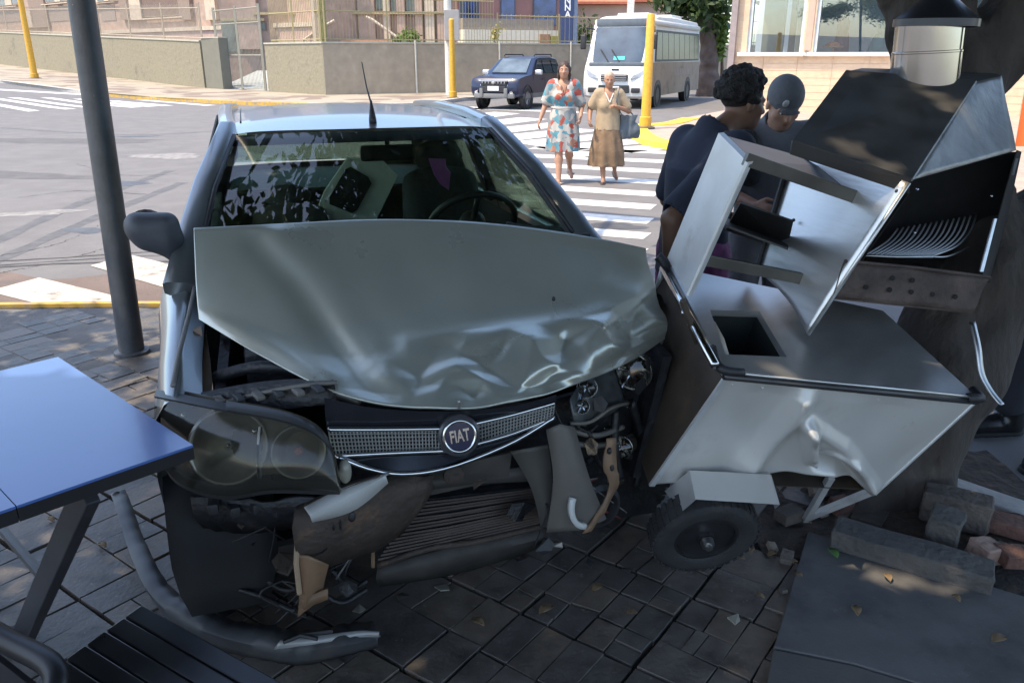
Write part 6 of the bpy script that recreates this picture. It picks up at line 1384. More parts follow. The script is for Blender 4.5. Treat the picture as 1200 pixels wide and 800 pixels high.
b = MB(); b.ball(cs(648, 351, .555)+Vector((0, -.006, .004)), (.006, .004, .008), 8, 6); cb(b, 'bonnet_hole', M_blk, hood)
b = MB(); b.bevbox(cs(537, 474, .20)+Vector((0, -.008, .003)), (.008, .006, .022), .002); cb(b, 'latch_tab', M_steel, hood)
# ---- left headlight
ltop = [(181, 466, .50), (206, 471, .42), (255, 481, .31), (330, 495, .23), (372, 512, .19), (392, 536, .175), (398, 560, .17)]
lbot = [(184, 502, .50), (193, 545, .42), (215, 568, .33), (262, 581, .25), (318, 574, .205), (372, 575, .18), (398, 575, .17)]
tp3 = curve3([cs(*p) for p in ltop], 40); bp3 = curve3([cs(*p) for p in lbot], 40)
def lampgrid(off, bul): return [[lerp(t_, b_, v)+Vector((0, off-bul*math.sin(math.pi*v)**.7, 0)) for t_, b_ in zip(tp3, bp3)] for v in np.linspace(0, 1, 14)]
b = MB(); b.grid(lampgrid(0, .035)); hl = cb(b, 'headlight', glass('smoky_lens', (.66, .64, .56), .35, .10, .02, ((.15, .142, .12), .15)), smooth=True)
b = MB(); b.grid(lampgrid(.085, -.0)); cb(b, 'lamp_housing', mat('lamp_housing_grey', (.075, .07, .058), .4, metal=.2, var=.2, vscale=8), hl, smooth=True)
b = MB(); b.grid([[t_+Vector((0, o, z_)) for t_ in tp3] for o, z_ in ((.0, .0), (.0, .005), (.05, .005))]); b.grid([[t_+Vector((0, o, z_)) for t_ in bp3] for o, z_ in ((.0, .0), (.0, -.010), (.07, -.010))]); cb(b, 'lamp_rim', mat('lamp_rim_black', (.018, .018, .018), .4), hl, smooth=40)
for (px, py, s_, r_) in ((268, 524, .30, .098), (350, 530, .245, .068)):
    c = cs(px, py, s_); fw = (CI@CAMP-c).normalized(); fw = (fw+Vector((0, -.6, 0))).normalized(); b = MB(); b.lathe(c, fw, [(.001, -.055), (r_*.35, -.05), (r_*.7, -.03), (r_*.93, -.002), (r_, -.001), (r_*1.01, -.006), (r_*1.01, -.05)], 28); rf = cb(b, 'reflector', mat('lamp_reflector_dull', (.24, .235, .21), .38, metal=.7, var=.2, vscale=20), hl, smooth=True)
    b = MB(); b.lathe(c, fw, [(.012, -.05), (.012, -.02), (.007, -.012), (.001, -.008)], 12); cb(b, 'bulb', mat('orange_bulb', (.40, .13, .03), .25) if r_ < .08 else M_chr, rf, smooth=True)
b = MB(); b.tube([cs(305, 500, .26), cs(303, 520, .24), cs(304, 560, .24)], .006, 6); cb(b, 'lamp_divider', M_chr, hl)
b = MB(); b.ball(cs(404, 552, .21), (.018, .02, .034), 12, 8); cb(b, 'lamp_bulb_socket', mat('clear_plastic', (.25, .24, .2), .2), hl, smooth=True)
for px, py, m_ in ((298, 505, M_chr), (302, 545, M_chr), (371, 548, M_chr), (215, 487, M_chr)):
    b = MB(); b.ball(cs(px, py, .30 if px > 250 else .40), .008, 8, 6); cb(b, 'lamp_clip', m_, hl, smooth=True)
b = MB(); rows = [[t_+Vector((0, -.004, .008)) for t_ in tp3[14:31]], [t_+Vector((0, .006, .014)) for t_ in tp3[14:31]], [t_+Vector((0, .04, .015)) for t_ in tp3[14:31]]]; b.grid(rows); cb(b, 'wing_edge_strip', mat('dull_grey_plastic', (.06, .06, .06), .35, var=.2), smooth=True)
# ---- grille with emblem
def gr(px, py, s=.25): return cs(px, py, s)
b = MB(); b.grid([curve3([gr(380, 466), gr(440, 478), gr(520, 482), gr(600, 476), gr(652, 462)], 24), curve3([gr(381, 484), gr(440, 493), gr(520, 494), gr(600, 484), gr(652, 468)], 24), curve3([gr(383, 505, .262), gr(440, 506, .262), gr(520, 505, .262), gr(600, 492, .27), gr(650, 474, .28)], 24)]); g = cb(b, 'grille', mat('gloss_black', (.015, .016, .02), .15, var=.2, spec=.7), smooth=True)
def strip(pts, r_, m_, name, par, sq=True):
    b = MB(); b.tube(curve3(pts, 22), r_, 8); return cb(b, name, m_, par, smooth=True)
strip([gr(384, 503, .245), gr(450, 503, .24), gr(522, 502, .235)], .0065, M_chr, 'chrome_strip', g); strip([gr(553, 497, .235), gr(600, 486, .25), gr(650, 472, .275)], .0065, M_chr, 'chrome_strip', g)
strip([gr(392, 534, .245), gr(450, 531, .24), gr(522, 528, .235)], .0065, M_chr, 'chrome_strip', g); strip([gr(555, 521, .235), gr(600, 508, .25), gr(648, 489, .275)], .0055, M_chr, 'chrome_strip', g)
strip([gr(394, 534, .235), gr(432, 549, .225), gr(475, 555, .22), gr(530, 546, .222), gr(600, 518, .25), gr(650, 488, .272)], .0075, M_chr, 'chrome_bow', g)
b = MB(); b.grid([curve3([gr(384, 503, .262), gr(450, 504, .262), gr(522, 503, .262), gr(600, 487, .27), gr(650, 473, .28)], 24), curve3([gr(388, 533, .262), gr(450, 531, .262), gr(522, 528, .262), gr(600, 508, .27), gr(649, 489, .28)], 24)]); cb(b, 'mesh_backing', M_blk, g)
b = MB()
def meshpatch(A, B, C, D, nx, ny):
    for i in range(nx+1):
        t = i/nx; b.tube([lerp(A, B, t), lerp(D, C, t)], .0019, 4)
    for j in range(ny+1):
        t = j/ny; b.tube([lerp(A, D, t), lerp(B, C, t)], .0019, 4)
meshpatch(gr(385, 504, .25), gr(522, 503, .242), gr(522, 528, .242), gr(390, 532, .25), 34, 6); meshpatch(gr(553, 498, .242), gr(650, 474, .275), gr(648, 489, .275), gr(554, 520, .242), 26, 5)
cb(b, 'mesh', mat('mesh_grey', (.42, .42, .40), .3, metal=.7, var=.1), g, kind='stuff')
b = MB(); b.grid([curve3([gr(395, 536, .25), gr(475, 534, .25), gr(540, 528, .25), gr(648, 491, .28)], 24), curve3([gr(398, 538, .24), gr(475, 554, .228), gr(540, 543, .23), gr(648, 490, .278)], 24)]); cb(b, 'lower_lip', mat('gloss_black', (.015, .016, .02), .15), g, smooth=True)
ec = gr(538, 510, .222); fw = Vector((-.08, -.98, .2)).normalized()
b = MB(); b.lathe(ec, fw, [(.056, -.02), (.056, .004), (.050, .009), (.047, .006), (.001, .006)], 36); em = cb(b, 'emblem', mat('emblem_dark', (.05, .05, .055), .3), g, smooth=35)
b = MB(); b.lathe(ec, fw, [(.038, .006), (.038, .011), (.042, .013), (.046, .011), (.046, .006)], 36); cb(b, 'emblem_ring', M_chr, em, smooth=True)
b = MB(); b.lathe(ec, fw, [(.0379, .0062), (.0379, .0085), (.001, .009)], 36); cb(b, 'emblem_disc', mat('emblem_blue', (.012, .016, .05), .2, var=.1), em, smooth=35)
def frame(c, fw, up=Vector((0, 0, 1))):
    z = Vector(fw).normalized(); x = up.cross(z).normalized(); y = z.cross(x); M = Matrix((x, y, z)).transposed().to_4x4(); M.translation = c; return M
# the four letters of the badge, stretched tall as on the car
Mt = CW @ frame(ec+fw*.0105, fw) @ Matrix.Rotation(.10, 4, 'Z') @ Matrix.Scale(1.75, 4, (0, 1, 0)) @ Matrix.Scale(1.02, 4, (1, 0, 0))
bpy.context.view_layer.update()
text_mesh('emblem_letters', 'FIAT', .0265, M_chr, Mt, em, .0018, .0006)
# ---- bumper beam, brackets, radiator
def poly(name, pts, m, th=.03, par=None, **k):
    b = MB(); b.slab([cs(*p) for p in pts], (0, th, 0)); return cb(b, name, m, par, **k)
def sheet(name, rails, m, par=None, n=14, th=.004, wob=.0):
    "bent sheet through rails of picture points"
    b = MB(); rr = [curve3([cs(*p) for p in r], n) for r in rails]
    for q in rr:
        for i, p in enumerate(q): p += Vector((0, R.uniform(-wob, wob), R.uniform(-wob, wob)))
    b.grid(rr); o = cb(b, name, m, par, smooth=45); md = o.modifiers.new('solid', 'SOLIDIFY'); md.thickness = th; return o
sheet('bumper_beam', [[(345, 596, .24), (400, 574, .25), (450, 560, .27), (505, 556, .30)], [(342, 618, .22), (400, 596, .225), (455, 578, .25), (504, 574, .29)], [(346, 646, .24), (400, 630, .235), (455, 610, .26), (494, 590, .30)], [(350, 668, .27), (395, 655, .26), (440, 640, .28), (468, 622, .32)]], M_rust, th=.012, wob=.003)
for px, py, w, h_ in ((412, 604, .012, .018), (398, 610, .007, .03), (390, 612, .007, .03)):
    b = MB(); b.ball(cs(px, py, .225), (w, .012, h_), 10, 8); cb(b, 'beam_hole', M_blk)
b = MB(); b.lathe(cs(366, 632, .235), (-.1, -1, 0), [(.045, -.02), (.047, .006), (.042, .008), (.038, -.03), (.001, -.04)], 18); cb(b, 'tow_socket', M_blk, smooth=35)
M_tan = mat('tan_bracket', (.19, .115, .065), .6, var=.3, vscale=12, dirt=((.12, .09, .065), 9, .55))
sheet('beam_bracket', [[(345, 648, .24), (352, 690, .24), (350, 722, .24)], [(362, 650, .225), (360, 690, .225), (357, 715, .23)], [(384, 660, .25), (378, 684, .25), (376, 700, .26)]], M_tan, th=.006)
sheet('beam_bracket', [[(352, 700, .235), (384, 688, .235)], [(355, 712, .23), (384, 700, .235)]], M_tan, n=6, th=.008)
b = MB(); b.tube([cs(349, 625, .235), cs(347, 660, .232), cs(351, 695, .23)], .008, 6); cb(b, 'bracket_rod', mat('pale_tan', (.34, .24, .16), .5, var=.2))
sheet('silver_strip', [[(356, 594, .20), (400, 572, .20), (456, 553, .21)], [(363, 604, .175), (400, 586, .18), (452, 557, .20)], [(366, 612, .18), (415, 598, .185), (455, 566, .205)]], mat('white_silver_plastic', (.48, .48, .46), .4, var=.08, vscale=9), th=.006)
sheet('rusty_lip', [[(356, 590, .215), (400, 568, .215), (440, 556, .22)], [(356, 596, .197), (400, 574, .197), (445, 556, .205)]], M_rust, th=.005)
RA = [cs(489, 586, .46), cs(628, 570, .46), cs(632, 612, .46), cs(441, 656, .46)]
b = MB(); b.slab(RA, (0, .04, 0)); ra = cb(b, 'radiator', M_blk)
for k in range(15):
    t = (k+.5)/15; a = lerp(RA[0], RA[3], t); c_ = lerp(RA[1], RA[2], t); b = MB(); b.tube([a+Vector((.0, -.008, 0)), lerp(a, c_, .35)+Vector((0, -.012+R.uniform(-.004, .004), R.uniform(-.003, .003))), c_+Vector((0, -.008, 0))], .0045, 5); cb(b, 'fin', mat('fin_brown', (.075, .055, .044), .5, metal=.4, var=.3), ra)
b = MB(); b.tube(curve3([RA[3]+Vector((0, -.015, -.01)), lerp(RA[3], RA[2], .3)+Vector((0, -.02, .012)), lerp(RA[3], RA[2], .6)+Vector((0, -.02, -.002)), RA[2]+Vector((0, -.015, -.005))], 20), .010, 8); cb(b, 'radiator_tube', M_rust, ra, smooth=True)
b = MB(); b.tube([cs(437, 640, .42), cs(437, 664, .42)], .006, 6); cb(b, 'stay', M_tan, ra)
sheet('lower_crossmember', [[(442, 664, .46), (520, 642, .45), (640, 618, .45)], [(440, 676, .45), (530, 655, .44), (636, 628, .44)], [(444, 684, .47), (540, 668, .47), (630, 640, .47)]], mat('dirty_black_metal', (.035, .031, .028), .7, var=.4, vscale=12), th=.01)
sheet('fan_shroud', [[(500, 560, .40), (560, 552, .42), (620, 545, .42)], [(505, 572, .40), (560, 566, .41), (624, 562, .42)]], mat('dark_grey_plastic', (.05, .046, .042), .6, var=.2), th=.01)
poly('shroud_panel', [(505, 552, .39), (600, 530, .40), (596, 560, .41), (505, 580, .40)], mat('grime_panel', (.06, .053, .046), .7, var=.3, vscale=9), .01)
b = MB(); b.lathe(cs(531, 556, .35), (0, -1, .1), [(.03, 0), (.03, .01), (.022, .014), (.001, .012)], 14); cb(b, 'pump_cap', M_rust, smooth=35)
# grey crash plates and twisted pieces at the right
sheet('crash_plate', [[(640, 503, .30), (648, 560, .29), (640, 622, .32)], [(656, 496, .285), (668, 560, .275), (676, 620, .30)], [(672, 500, .30), (690, 560, .29), (712, 612, .33)]], M_greyp, th=.006)
sheet('crash_plate', [[(598, 528, .36), (622, 570, .36), (634, 615, .36)], [(642, 520, .34), (648, 570, .34), (650, 620, .34)]], mat('grey_plate_dark', (.08, .076, .068), .6, var=.15), th=.006)
b = MB(); ar = []
for t in np.linspace(0, 1, 18):
    a = lerp(2.7, 4.35, t); c_ = cs(692, 590, .28); ar.append([c_+Vector((math.cos(a)*r_, -.012*math.sin(t*3), math.sin(a)*r_*1.02+.004)) for r_ in (.062, .078)])
b.grid([[p[0] for p in ar], [p[1] for p in ar]]); o = cb(b, 'fog_lamp_ring', mat('white_silver_plastic', (.48, .48, .46), .4), smooth=True); md = o.modifiers.new('solid', 'SOLIDIFY'); md.thickness = .02
b = MB(); b.lathe(cs(700, 590, .34), (0.1, -1, .1), [(.06, .0), (.07, .02), (.055, .03), (.045, .0)], 24); cb(b, 'fog_lamp_back', M_dkp, smooth=35)
sheet('twisted_bracket', [[(710, 514, .33), (706, 545, .32), (712, 575, .31), (682, 624, .30)], [(720, 512, .33), (722, 545, .32), (722, 572, .31), (692, 622, .30)]], M_tan, th=.008, wob=.004, n=18)
for px, py in ((714, 528), (717, 548), (713, 562)): b = MB(); b.ball(cs(px, py, .315), (.008, .008, .011), 8, 6); cb(b, 'bracket_hole', M_blk)
# broken right headlight
def rlamp(px, py, s, r_, nm):
    c = cs(px, py, s); f_ = ((CI@CAMP-c).normalized()+Vector((.45*math.sin(px), 0, .4*math.cos(py)))).normalized(); b = MB(); b.lathe(c, f_, [(.001, -.05), (r_*.5, -.045), (r_*.85, -.02), (r_, .0), (r_*1.03, -.004), (r_*1.03, -.05)], 26); o = cb(b, nm, mat('lamp_reflector', (.34, .33, .30), .18, metal=.95), smooth=True)
    b = MB(); b.lathe(c, f_, [(r_, .004), (r_*.7, .018), (.001, .025)], 26); cb(b, 'lens', glass('clear_lens', (.7, .7, .68), .5, .03, .03), o, smooth=True)
    b = MB(); b.ball(c-f_*.02, r_*.22, 10, 8); cb(b, 'bulb', mat('orange_bulb', (.40, .13, .03), .25), o, smooth=True)
    for k in range(5):
        a = k*1.27; b = MB(); b.tube([c+Vector((math.cos(a)*r_*.2, 0, math.sin(a)*r_*.2)), c+Vector((math.cos(a+.2)*r_*.9, -.004, math.sin(a+.2)*r_*.9))], .003, 4); cb(b, 'reflector_rib', M_chr, o)
    return o
rlamp(741, 437, .50, .062, 'headlight_reflector'); rlamp(688, 454, .36, .030, 'headlight_reflector'); rlamp(682, 476, .34, .022, 'headlight_reflector'); rlamp(728, 524, .42, .036, 'fog_lamp')
b = MB(); b.ball(cs(773, 388, .60), (.02, .02, .055), 10, 8); cb(b, 'side_repeater', mat('clear_plastic', (.25, .24, .2), .2), smooth=True)
sheet('headlight_shell', [[(668, 468, .34), (690, 440, .38), (720, 430, .46)], [(672, 492, .33), (700, 470, .37), (734, 470, .46)], [(678, 500, .33), (710, 488, .38), (738, 470, .46)]], mat('lamp_shell_dark', (.05, .055, .055), .3, var=.4, vscale=20), th=.004, wob=.005)
b = MB(); b.tube(curve3([cs(668, 496, .325), cs(692, 494, .34), (cs(716, 478, .36)), cs(736, 472, .42)], 14), .006, 6); cb(b, 'shell_edge', M_greyp, smooth=True)
for k, p in enumerate(([(672, 505, .36), (700, 510, .37), (730, 500, .42)], [(676, 520, .36), (700, 522, .37), (724, 518, .4)], [(690, 506, .36), (700, 540, .37), (716, 556, .38)], [(722, 480, .42), (720, 520, .40), (726, 560, .40)], [(740, 470, .46), (752, 520, .50), (745, 570, .5)])):
    b = MB(); b.tube(curve3([cs(*q) for q in p], 12), .009 if k < 3 else .014, 6); cb(b, 'strut', M_blk if k > 1 else M_greyp, smooth=True)
for k, p in enumerate(([(676, 500, .35), (690, 506, .36), (700, 498, .38)], [(650, 480, .33), (660, 500, .33), (672, 498, .33)], [(660, 600, .36), (668, 618, .36), (690, 632, .38)])): b = MB(); b.tube(curve3([cs(*q) for q in p], 10), .004, 5); cb(b, 'wire', M_dkp, smooth=True)
for k in range(12):
    x, y = rs_ = ((690, 440), (720, 425), (748, 450), (735, 470), (700, 470), (676, 462), (756, 425), (712, 500), (735, 530), (690, 520), (668, 480), (728, 445))[k]
    c_ = cs(x, y, .36 if x < 705 else .47); r_ = .012+.012*((k*7) % 5)/4; ph = k*1.3
    b = MB(); b.slab([c_+Vector((math.cos(ph+t)*r_*(1 if t != 2.2 else .3), -.02+.012*math.sin(ph*2+t), math.sin(ph+t)*r_*1.4)) for t in (0, 1.2, 2.2, 3.6, 5.0)], (0, .003, .001)); cb(b, 'lamp_fragment', glass('clear_lens', (.7, .7, .68), .5, .03, .03) if k % 2 else M_dkp)
# dark front structures that close the view into the bay
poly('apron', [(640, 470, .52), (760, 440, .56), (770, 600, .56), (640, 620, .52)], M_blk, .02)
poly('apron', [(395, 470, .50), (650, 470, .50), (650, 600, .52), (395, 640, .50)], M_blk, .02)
# front wheels and arch liners
for q in (-1, 1):
    wheel(CW@Vector((q*.70, .75 if q < 0 else .82, .285)), CW.to_3x3()@Vector((q, .18 if q < 0 else -.1, .0)), .285, .18, car, 7)
b = MB(); rows = []
for t in np.linspace(.55, 1, 8): rows.append([Vector((x, .75-.35*math.sin(t*math.pi/2*1.0)*1.0, .285+.36*math.cos(t*math.pi/2))) for x in np.linspace(-.84, -.56, 6)])
rows.append([Vector((x, .40, .20)) for x in np.linspace(-.83, -.58, 6)]); rows.append([Vector((x, .41, .115)) for x in np.linspace(-.81, -.60, 6)])
b.grid(rows); o = cb(b, 'arch_liner', mat('liner_felt', (.014, .014, .015), .8, var=.2, vscale=8), smooth=True); md = o.modifiers.new('solid', 'SOLIDIFY'); md.thickness = .006
for k in range(4): b = MB(); b.bevbox(cs(250+24*k, 592+4*(k % 2), .30), (.026, .05, .03), .006, rot=(0, 0, .2*k)); cb(b, 'lamp_clip', M_dkp, smooth=40)
sheet('lamp_support', [[(225, 580, .36), (300, 584, .28), (390, 580, .22)], [(228, 604, .38), (300, 610, .32), (380, 600, .26)], [(240, 618, .40), (300, 622, .36), (350, 614, .32)]], M_blk, th=.008, wob=.006)
# torn rubbish hanging behind the bumper
for k, p in enumerate(([(280, 690, .40), (310, 700, .36), (345, 716, .3)], [(300, 670, .42), (330, 690, .38), (352, 690, .34)], [(390, 668, .36), (410, 690, .33), (430, 680, .34)], [(372, 690, .3), (400, 706, .28), (430, 690, .30)])):
    b = MB(); b.tube(curve3([cs(*q) for q in p], 12), .008, 6); cb(b, 'torn_hose', M_blk, smooth=True)
# torn plastic, foam and wiring round the broken nose
rj = random.Random(44)
for k, (x, y, s__) in enumerate(((360, 690, .30), (395, 640, .30), (330, 660, .36), (300, 640, .40), (430, 600, .34), (470, 575, .34), (560, 565, .36), (610, 600, .40), (655, 560, .34), (690, 540, .36), (725, 560, .42), (665, 500, .34), (700, 600, .36), (640, 640, .42), (280, 610, .34), (410, 690, .30))):
    c_ = cs(x, y, s__); n = rj.randint(5, 8); r_ = rj.uniform(.018, .05); ph = rj.uniform(0, 6.28)
    pts = [c_+Vector((math.cos(ph+t*6.28/n)*r_*rj.uniform(.35, 1.2), rj.uniform(-.02, .02), math.sin(ph+t*6.28/n)*r_*rj.uniform(.35, 1.1))) for t in range(n)]
    b = MB(); b.slab(pts, (0, .004, .002)); cb(b, 'torn_plastic', (M_blk, M_dkp, M_rust, M_blk)[k % 4])
for k in range(14):
    x, y = rj.choice(((360, 660), (420, 640), (680, 520), (700, 560), (300, 600), (330, 680), (640, 590)))
    p0 = (x, y, .34); p1 = (x+rj.uniform(-30, 30), y+rj.uniform(5, 35), .32); p2 = (x+rj.uniform(-40, 40), y+rj.uniform(20, 60), .34)
    b = MB(); b.tube(curve3([cs(*p0), cs(*p1), cs(*p2)], 12), rj.uniform(.002, .004), 5); cb(b, 'wire', rj.choice((M_dkp, M_dkp, M_rust, mat('red_wire', (.12, .02, .015), .5), mat('grey_wire', (.14, .14, .14), .5))), smooth=True)
pcl = [CW@cs(*p) for p in ((502, 186, 2.03), (522, 187, 2.03), (523, 197, 2.02), (528, 203, 2.02), (526, 223, 2.02), (516, 216, 2.02), (508, 204, 2.02))]  # ragged sheet added to stand in for a purple windscreen reflection
b = MB(); b.slab(pcl, (.0, .006, .002)); o_ = b.build('purple_reflection', mat('purple_reflection', (.42, .14, .40), .8, var=.1, vscale=20), None, loc=pcl[0]); tag(o_, 'small ragged purple sheet added for a reflection inside the wrecked car by the driver seat', 'cloth')
# ---- bumper cover lying at the front
bc0 = PZ(300, 745, 0)
bump = thing('bumper_cover', 'torn grey bumper cover lying in a curve on the tiles below the wrecked car', 'bumper', bc0)
path = [(136, 578, .10), (146, 606, .10), (158, 645, .085), (178, 690, .075), (210, 724, .065), (250, 744, .06), (300, 758, .055), (345, 764, .05), (400, 758, .055), (442, 748, .06)]
P = curve3([PZ(x, y, z) for x, y, z in path], 60); b = MB(); rows = []
for i, p in enumerate(P):
    t = i/59; hgt = lerp(.018, .075, min(1, t*2.2)) if t < .8 else lerp(.075, .05, (t-.8)/.2)
    tg = (P[min(i+1, 59)]-P[max(i-1, 0)]).normalized(); n_ = Vector((tg.y, -tg.x, 0)).normalized()
    w = .003*math.sin(i*.5)+.002*math.sin(i*2.3)
    rows.append([p+Vector((0, 0, -hgt*.55+w)), p+n_*(.014+.003*math.sin(i*.3))+Vector((0, 0, -hgt*.15)), p+n_*.018+Vector((0, 0, hgt*.3)), p+Vector((0, 0, hgt*.55+w)), p-n_*(.03+.02*t)+Vector((0, 0, hgt*.55+w*2))])
b.grid(rows); o = b.build('cover', mat('grey_bumper_plastic', (.04, .041, .045), .5, var=.2, vscale=8, dirt=((.07, .066, .06), 6, .55)), bump, smooth=50); md = o.modifiers.new('solid', 'SOLIDIFY'); md.thickness = .006
b = MB(); rows = []
A = curve3([PZ(x, y, .10) for x, y in ((328, 750), (375, 744), (420, 739), (444, 741))], 20); B = curve3([PZ(x, y, .055) for x, y in ((318, 764), (375, 760), (425, 750), (446, 746))], 20)
b.grid([A, [lerp(x, y, .35)+Vector((0, -.012, 0)) for x, y in zip(A, B)], B]); o = b.build('painted_strip', mat('silver_plastic_dull', (.26, .26, .255), .35, metal=.2, var=.1), bump, smooth=True); md = o.modifiers.new('solid', 'SOLIDIFY'); md.thickness = .006
b = MB(); b.tube([PZ(332, 752, .12), PZ(352, 744, .12), PZ(372, 748, .12)], .006, 6); b.tube([PZ(352, 744, .12), PZ(390, 739, .12)], .006, 5); b.build('torn_clip', M_dkp, bump)
b = MB(); b.lathe(PZ(137, 580, .105), (.3, -.7, .6), [(.001, -.01), (.014, -.008), (.016, .0), (.012, .008), (.001, .009)], 12); b.build('end_knob', M_dkp, bump, smooth=True)
# ================================================================ crushed food cart with smoker
M_ss = mat('stainless', (.60, .59, .57), .36, metal=.85, var=.10, vscale=5, stretch=(1, 1, 9), rvar=.08, bump=.04, bscale=9)
M_ssd = mat('stainless_dull', (.55, .55, .54), .42, metal=.4, var=.14, vscale=6, rvar=.1, bump=.06, bscale=10, dirt=[((.34, .32, .3), 5, .6), ((.18, .14, .11), 16, .66)])
M_ssfront = mat('stainless_front', (.56, .545, .51), .38, metal=.3, var=.06, vscale=4, rvar=.08, bump=.03, bscale=9, dirt=[((.44, .43, .41), 4, .56), ((.24, .21, .17), 11, .66), ((.30, .29, .28), 60, .68)])
M_black = mat('black_sheet', (.045, .043, .042), .55, var=.3, vscale=9, rvar=.12, dirt=((.065, .06, .055), 6, .6))
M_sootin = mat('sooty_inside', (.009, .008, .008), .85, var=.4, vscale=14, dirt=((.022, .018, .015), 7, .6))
M_galv = mat('galvanised', (.26, .255, .245), .45, metal=.6, var=.2, vscale=14, bump=.15, bscale=30, dirt=((.22, .215, .21), 8, .55))
M_cartin = mat('cart_inside_brown', (.060, .045, .033), .7, metal=.3, var=.35, vscale=7, dirt=((.12, .08, .04), 5, .58))
M_tray = mat('burnt_tray', (.085, .062, .052), .7, metal=.3, var=.3, vscale=12, bump=.25, bscale=60, dirt=((.04, .032, .03), 7, .52))
FL, FR, BL = PY(850, 435, 2.12), PY(1145, 465, 2.30), PY(785, 312, 2.75)
cart = thing('food_cart', 'crushed stainless steel food cart tipped against the tree, with black smoker hood', 'food cart', PZ(850, 655, 0))
EX, EB = FR-FL, BL-FL; EN = EX.cross(EB).normalized()
def onp(px, py, o=FL, n=EN): d = _ray(px, py); return CAMP+d*((o-CAMP).dot(n)/d.dot(n))
def C(u, v, w=0): return FL+EX*u+EB*v+EN*w
# counter with its opening
hole = [onp(*p) for p in ((850, 415), (922, 418), (890, 365), (832, 363))]
out = [C(0, 0), C(1, 0), C(.93, .80), C(0, 1)]
b = MB(); vs = out+hole; b.add(vs, [(0, 1, 5, 4), (1, 2, 6, 5), (2, 3, 7, 6), (3, 0, 4, 7)]); lo = [p-EN*.022 for p in vs]; b.add(lo, [(0, 4, 5, 1), (1, 5, 6, 2), (2, 6, 7, 3), (3, 7, 4, 0)])
n0 = 0; b.f += [(0, 8, 9, 1), (1, 9, 10, 2), (2, 10, 11, 3), (3, 11, 8, 0), (4, 5, 13, 12), (5, 6, 14, 13), (6, 7, 15, 14), (7, 4, 12, 15)]; b.mi += [0]*8
ct = b.build('counter_top', M_ss, cart)
b = MB(); hb = [p-EN*.16 for p in hole]; b.add([p-EN*.023 for p in hole]+hb, [(0, 1, 5, 4), (1, 2, 6, 5), (2, 3, 7, 6), (3, 0, 4, 7), (4, 5, 6, 7)]); bn = b.build('sunk_bin', mat('bin_dark', (.012, .016, .016), .5, var=.2), ct)
b = MB(); b.tube([onp(836, 372)-EN*.03, onp(846, 392)-EN*.03, onp(856, 410)-EN*.04], [.02, .022, .016], 8); b.build('loose_tube', mat('pale_tube', (.40, .36, .29), .5, var=.2), bn, smooth=True)
b = MB(); b.tube([C(-.002, -.012, -.012), C(.5, -.012, -.012), C(1.0, -.012, -.012)], .011, 8); b.build('edge_trim', mat('dark_rubber_edge', (.03, .03, .032), .35, var=.2), ct, smooth=True)
b = MB(); b.tube([C(-.002, -.014, .004), C(1.0, -.014, .004)], .0045, 6); b.build('edge_bead', M_ss, ct, smooth=True)
b = MB(); b.tube(curve3([onp(833, 412)+EN*.012, onp(838, 428)+EN*.010, onp(848, 436)+EN*.006, onp(870, 438)+EN*.004], 12), .013, 8); b.build('corner_guard', M_dkp, ct, smooth=True)
b = MB(); b.tube([C(.955, -.014, .0), C(1.01, -.01, .0), C(1.01, .06, .0)], .016, 8); b.build('corner_guard', M_dkp, ct, smooth=True)
b = MB(); b.ball(onp(1008, 408)+EN*.002, (.02, .008, .004), 8, 6); 
# tube rail along the left edge
tA, tB = PY(777, 314, 2.76), PY(838, 428, 2.10)
b = MB(); b.tube([tA, lerp(tA, tB, .5), tB], .0125, 12); rail = b.build('side_rail', mat('steel_tube', (.50, .50, .50), .16, metal=1., var=.05), cart, smooth=True)
b = MB(); b.tube(curve3([PY(771, 300, 2.78), PY(778, 308, 2.77), PY(785, 322, 2.74)], 8), .018, 8); b.build('rail_bracket', M_dkp, rail, smooth=True)
for k, (x0, y0, x1, y1) in enumerate(((777, 314, 766, 352), (783, 322, 772, 350))): b = MB(); b.tube([PY(x0, y0, 2.76), PY(x1, y1, 2.80)], .010, 8); b.build('rail_leg', M_ssd, rail, smooth=True)
for x_, y_ in ((815, 386), (806, 370)): b = MB(); b.ball(lerp(tA, tB, .62 if x_ > 810 else .5)+Vector((-.01, -.004, -.004)), .007, 8, 6); b.build('screw', M_chr, rail, smooth=True)
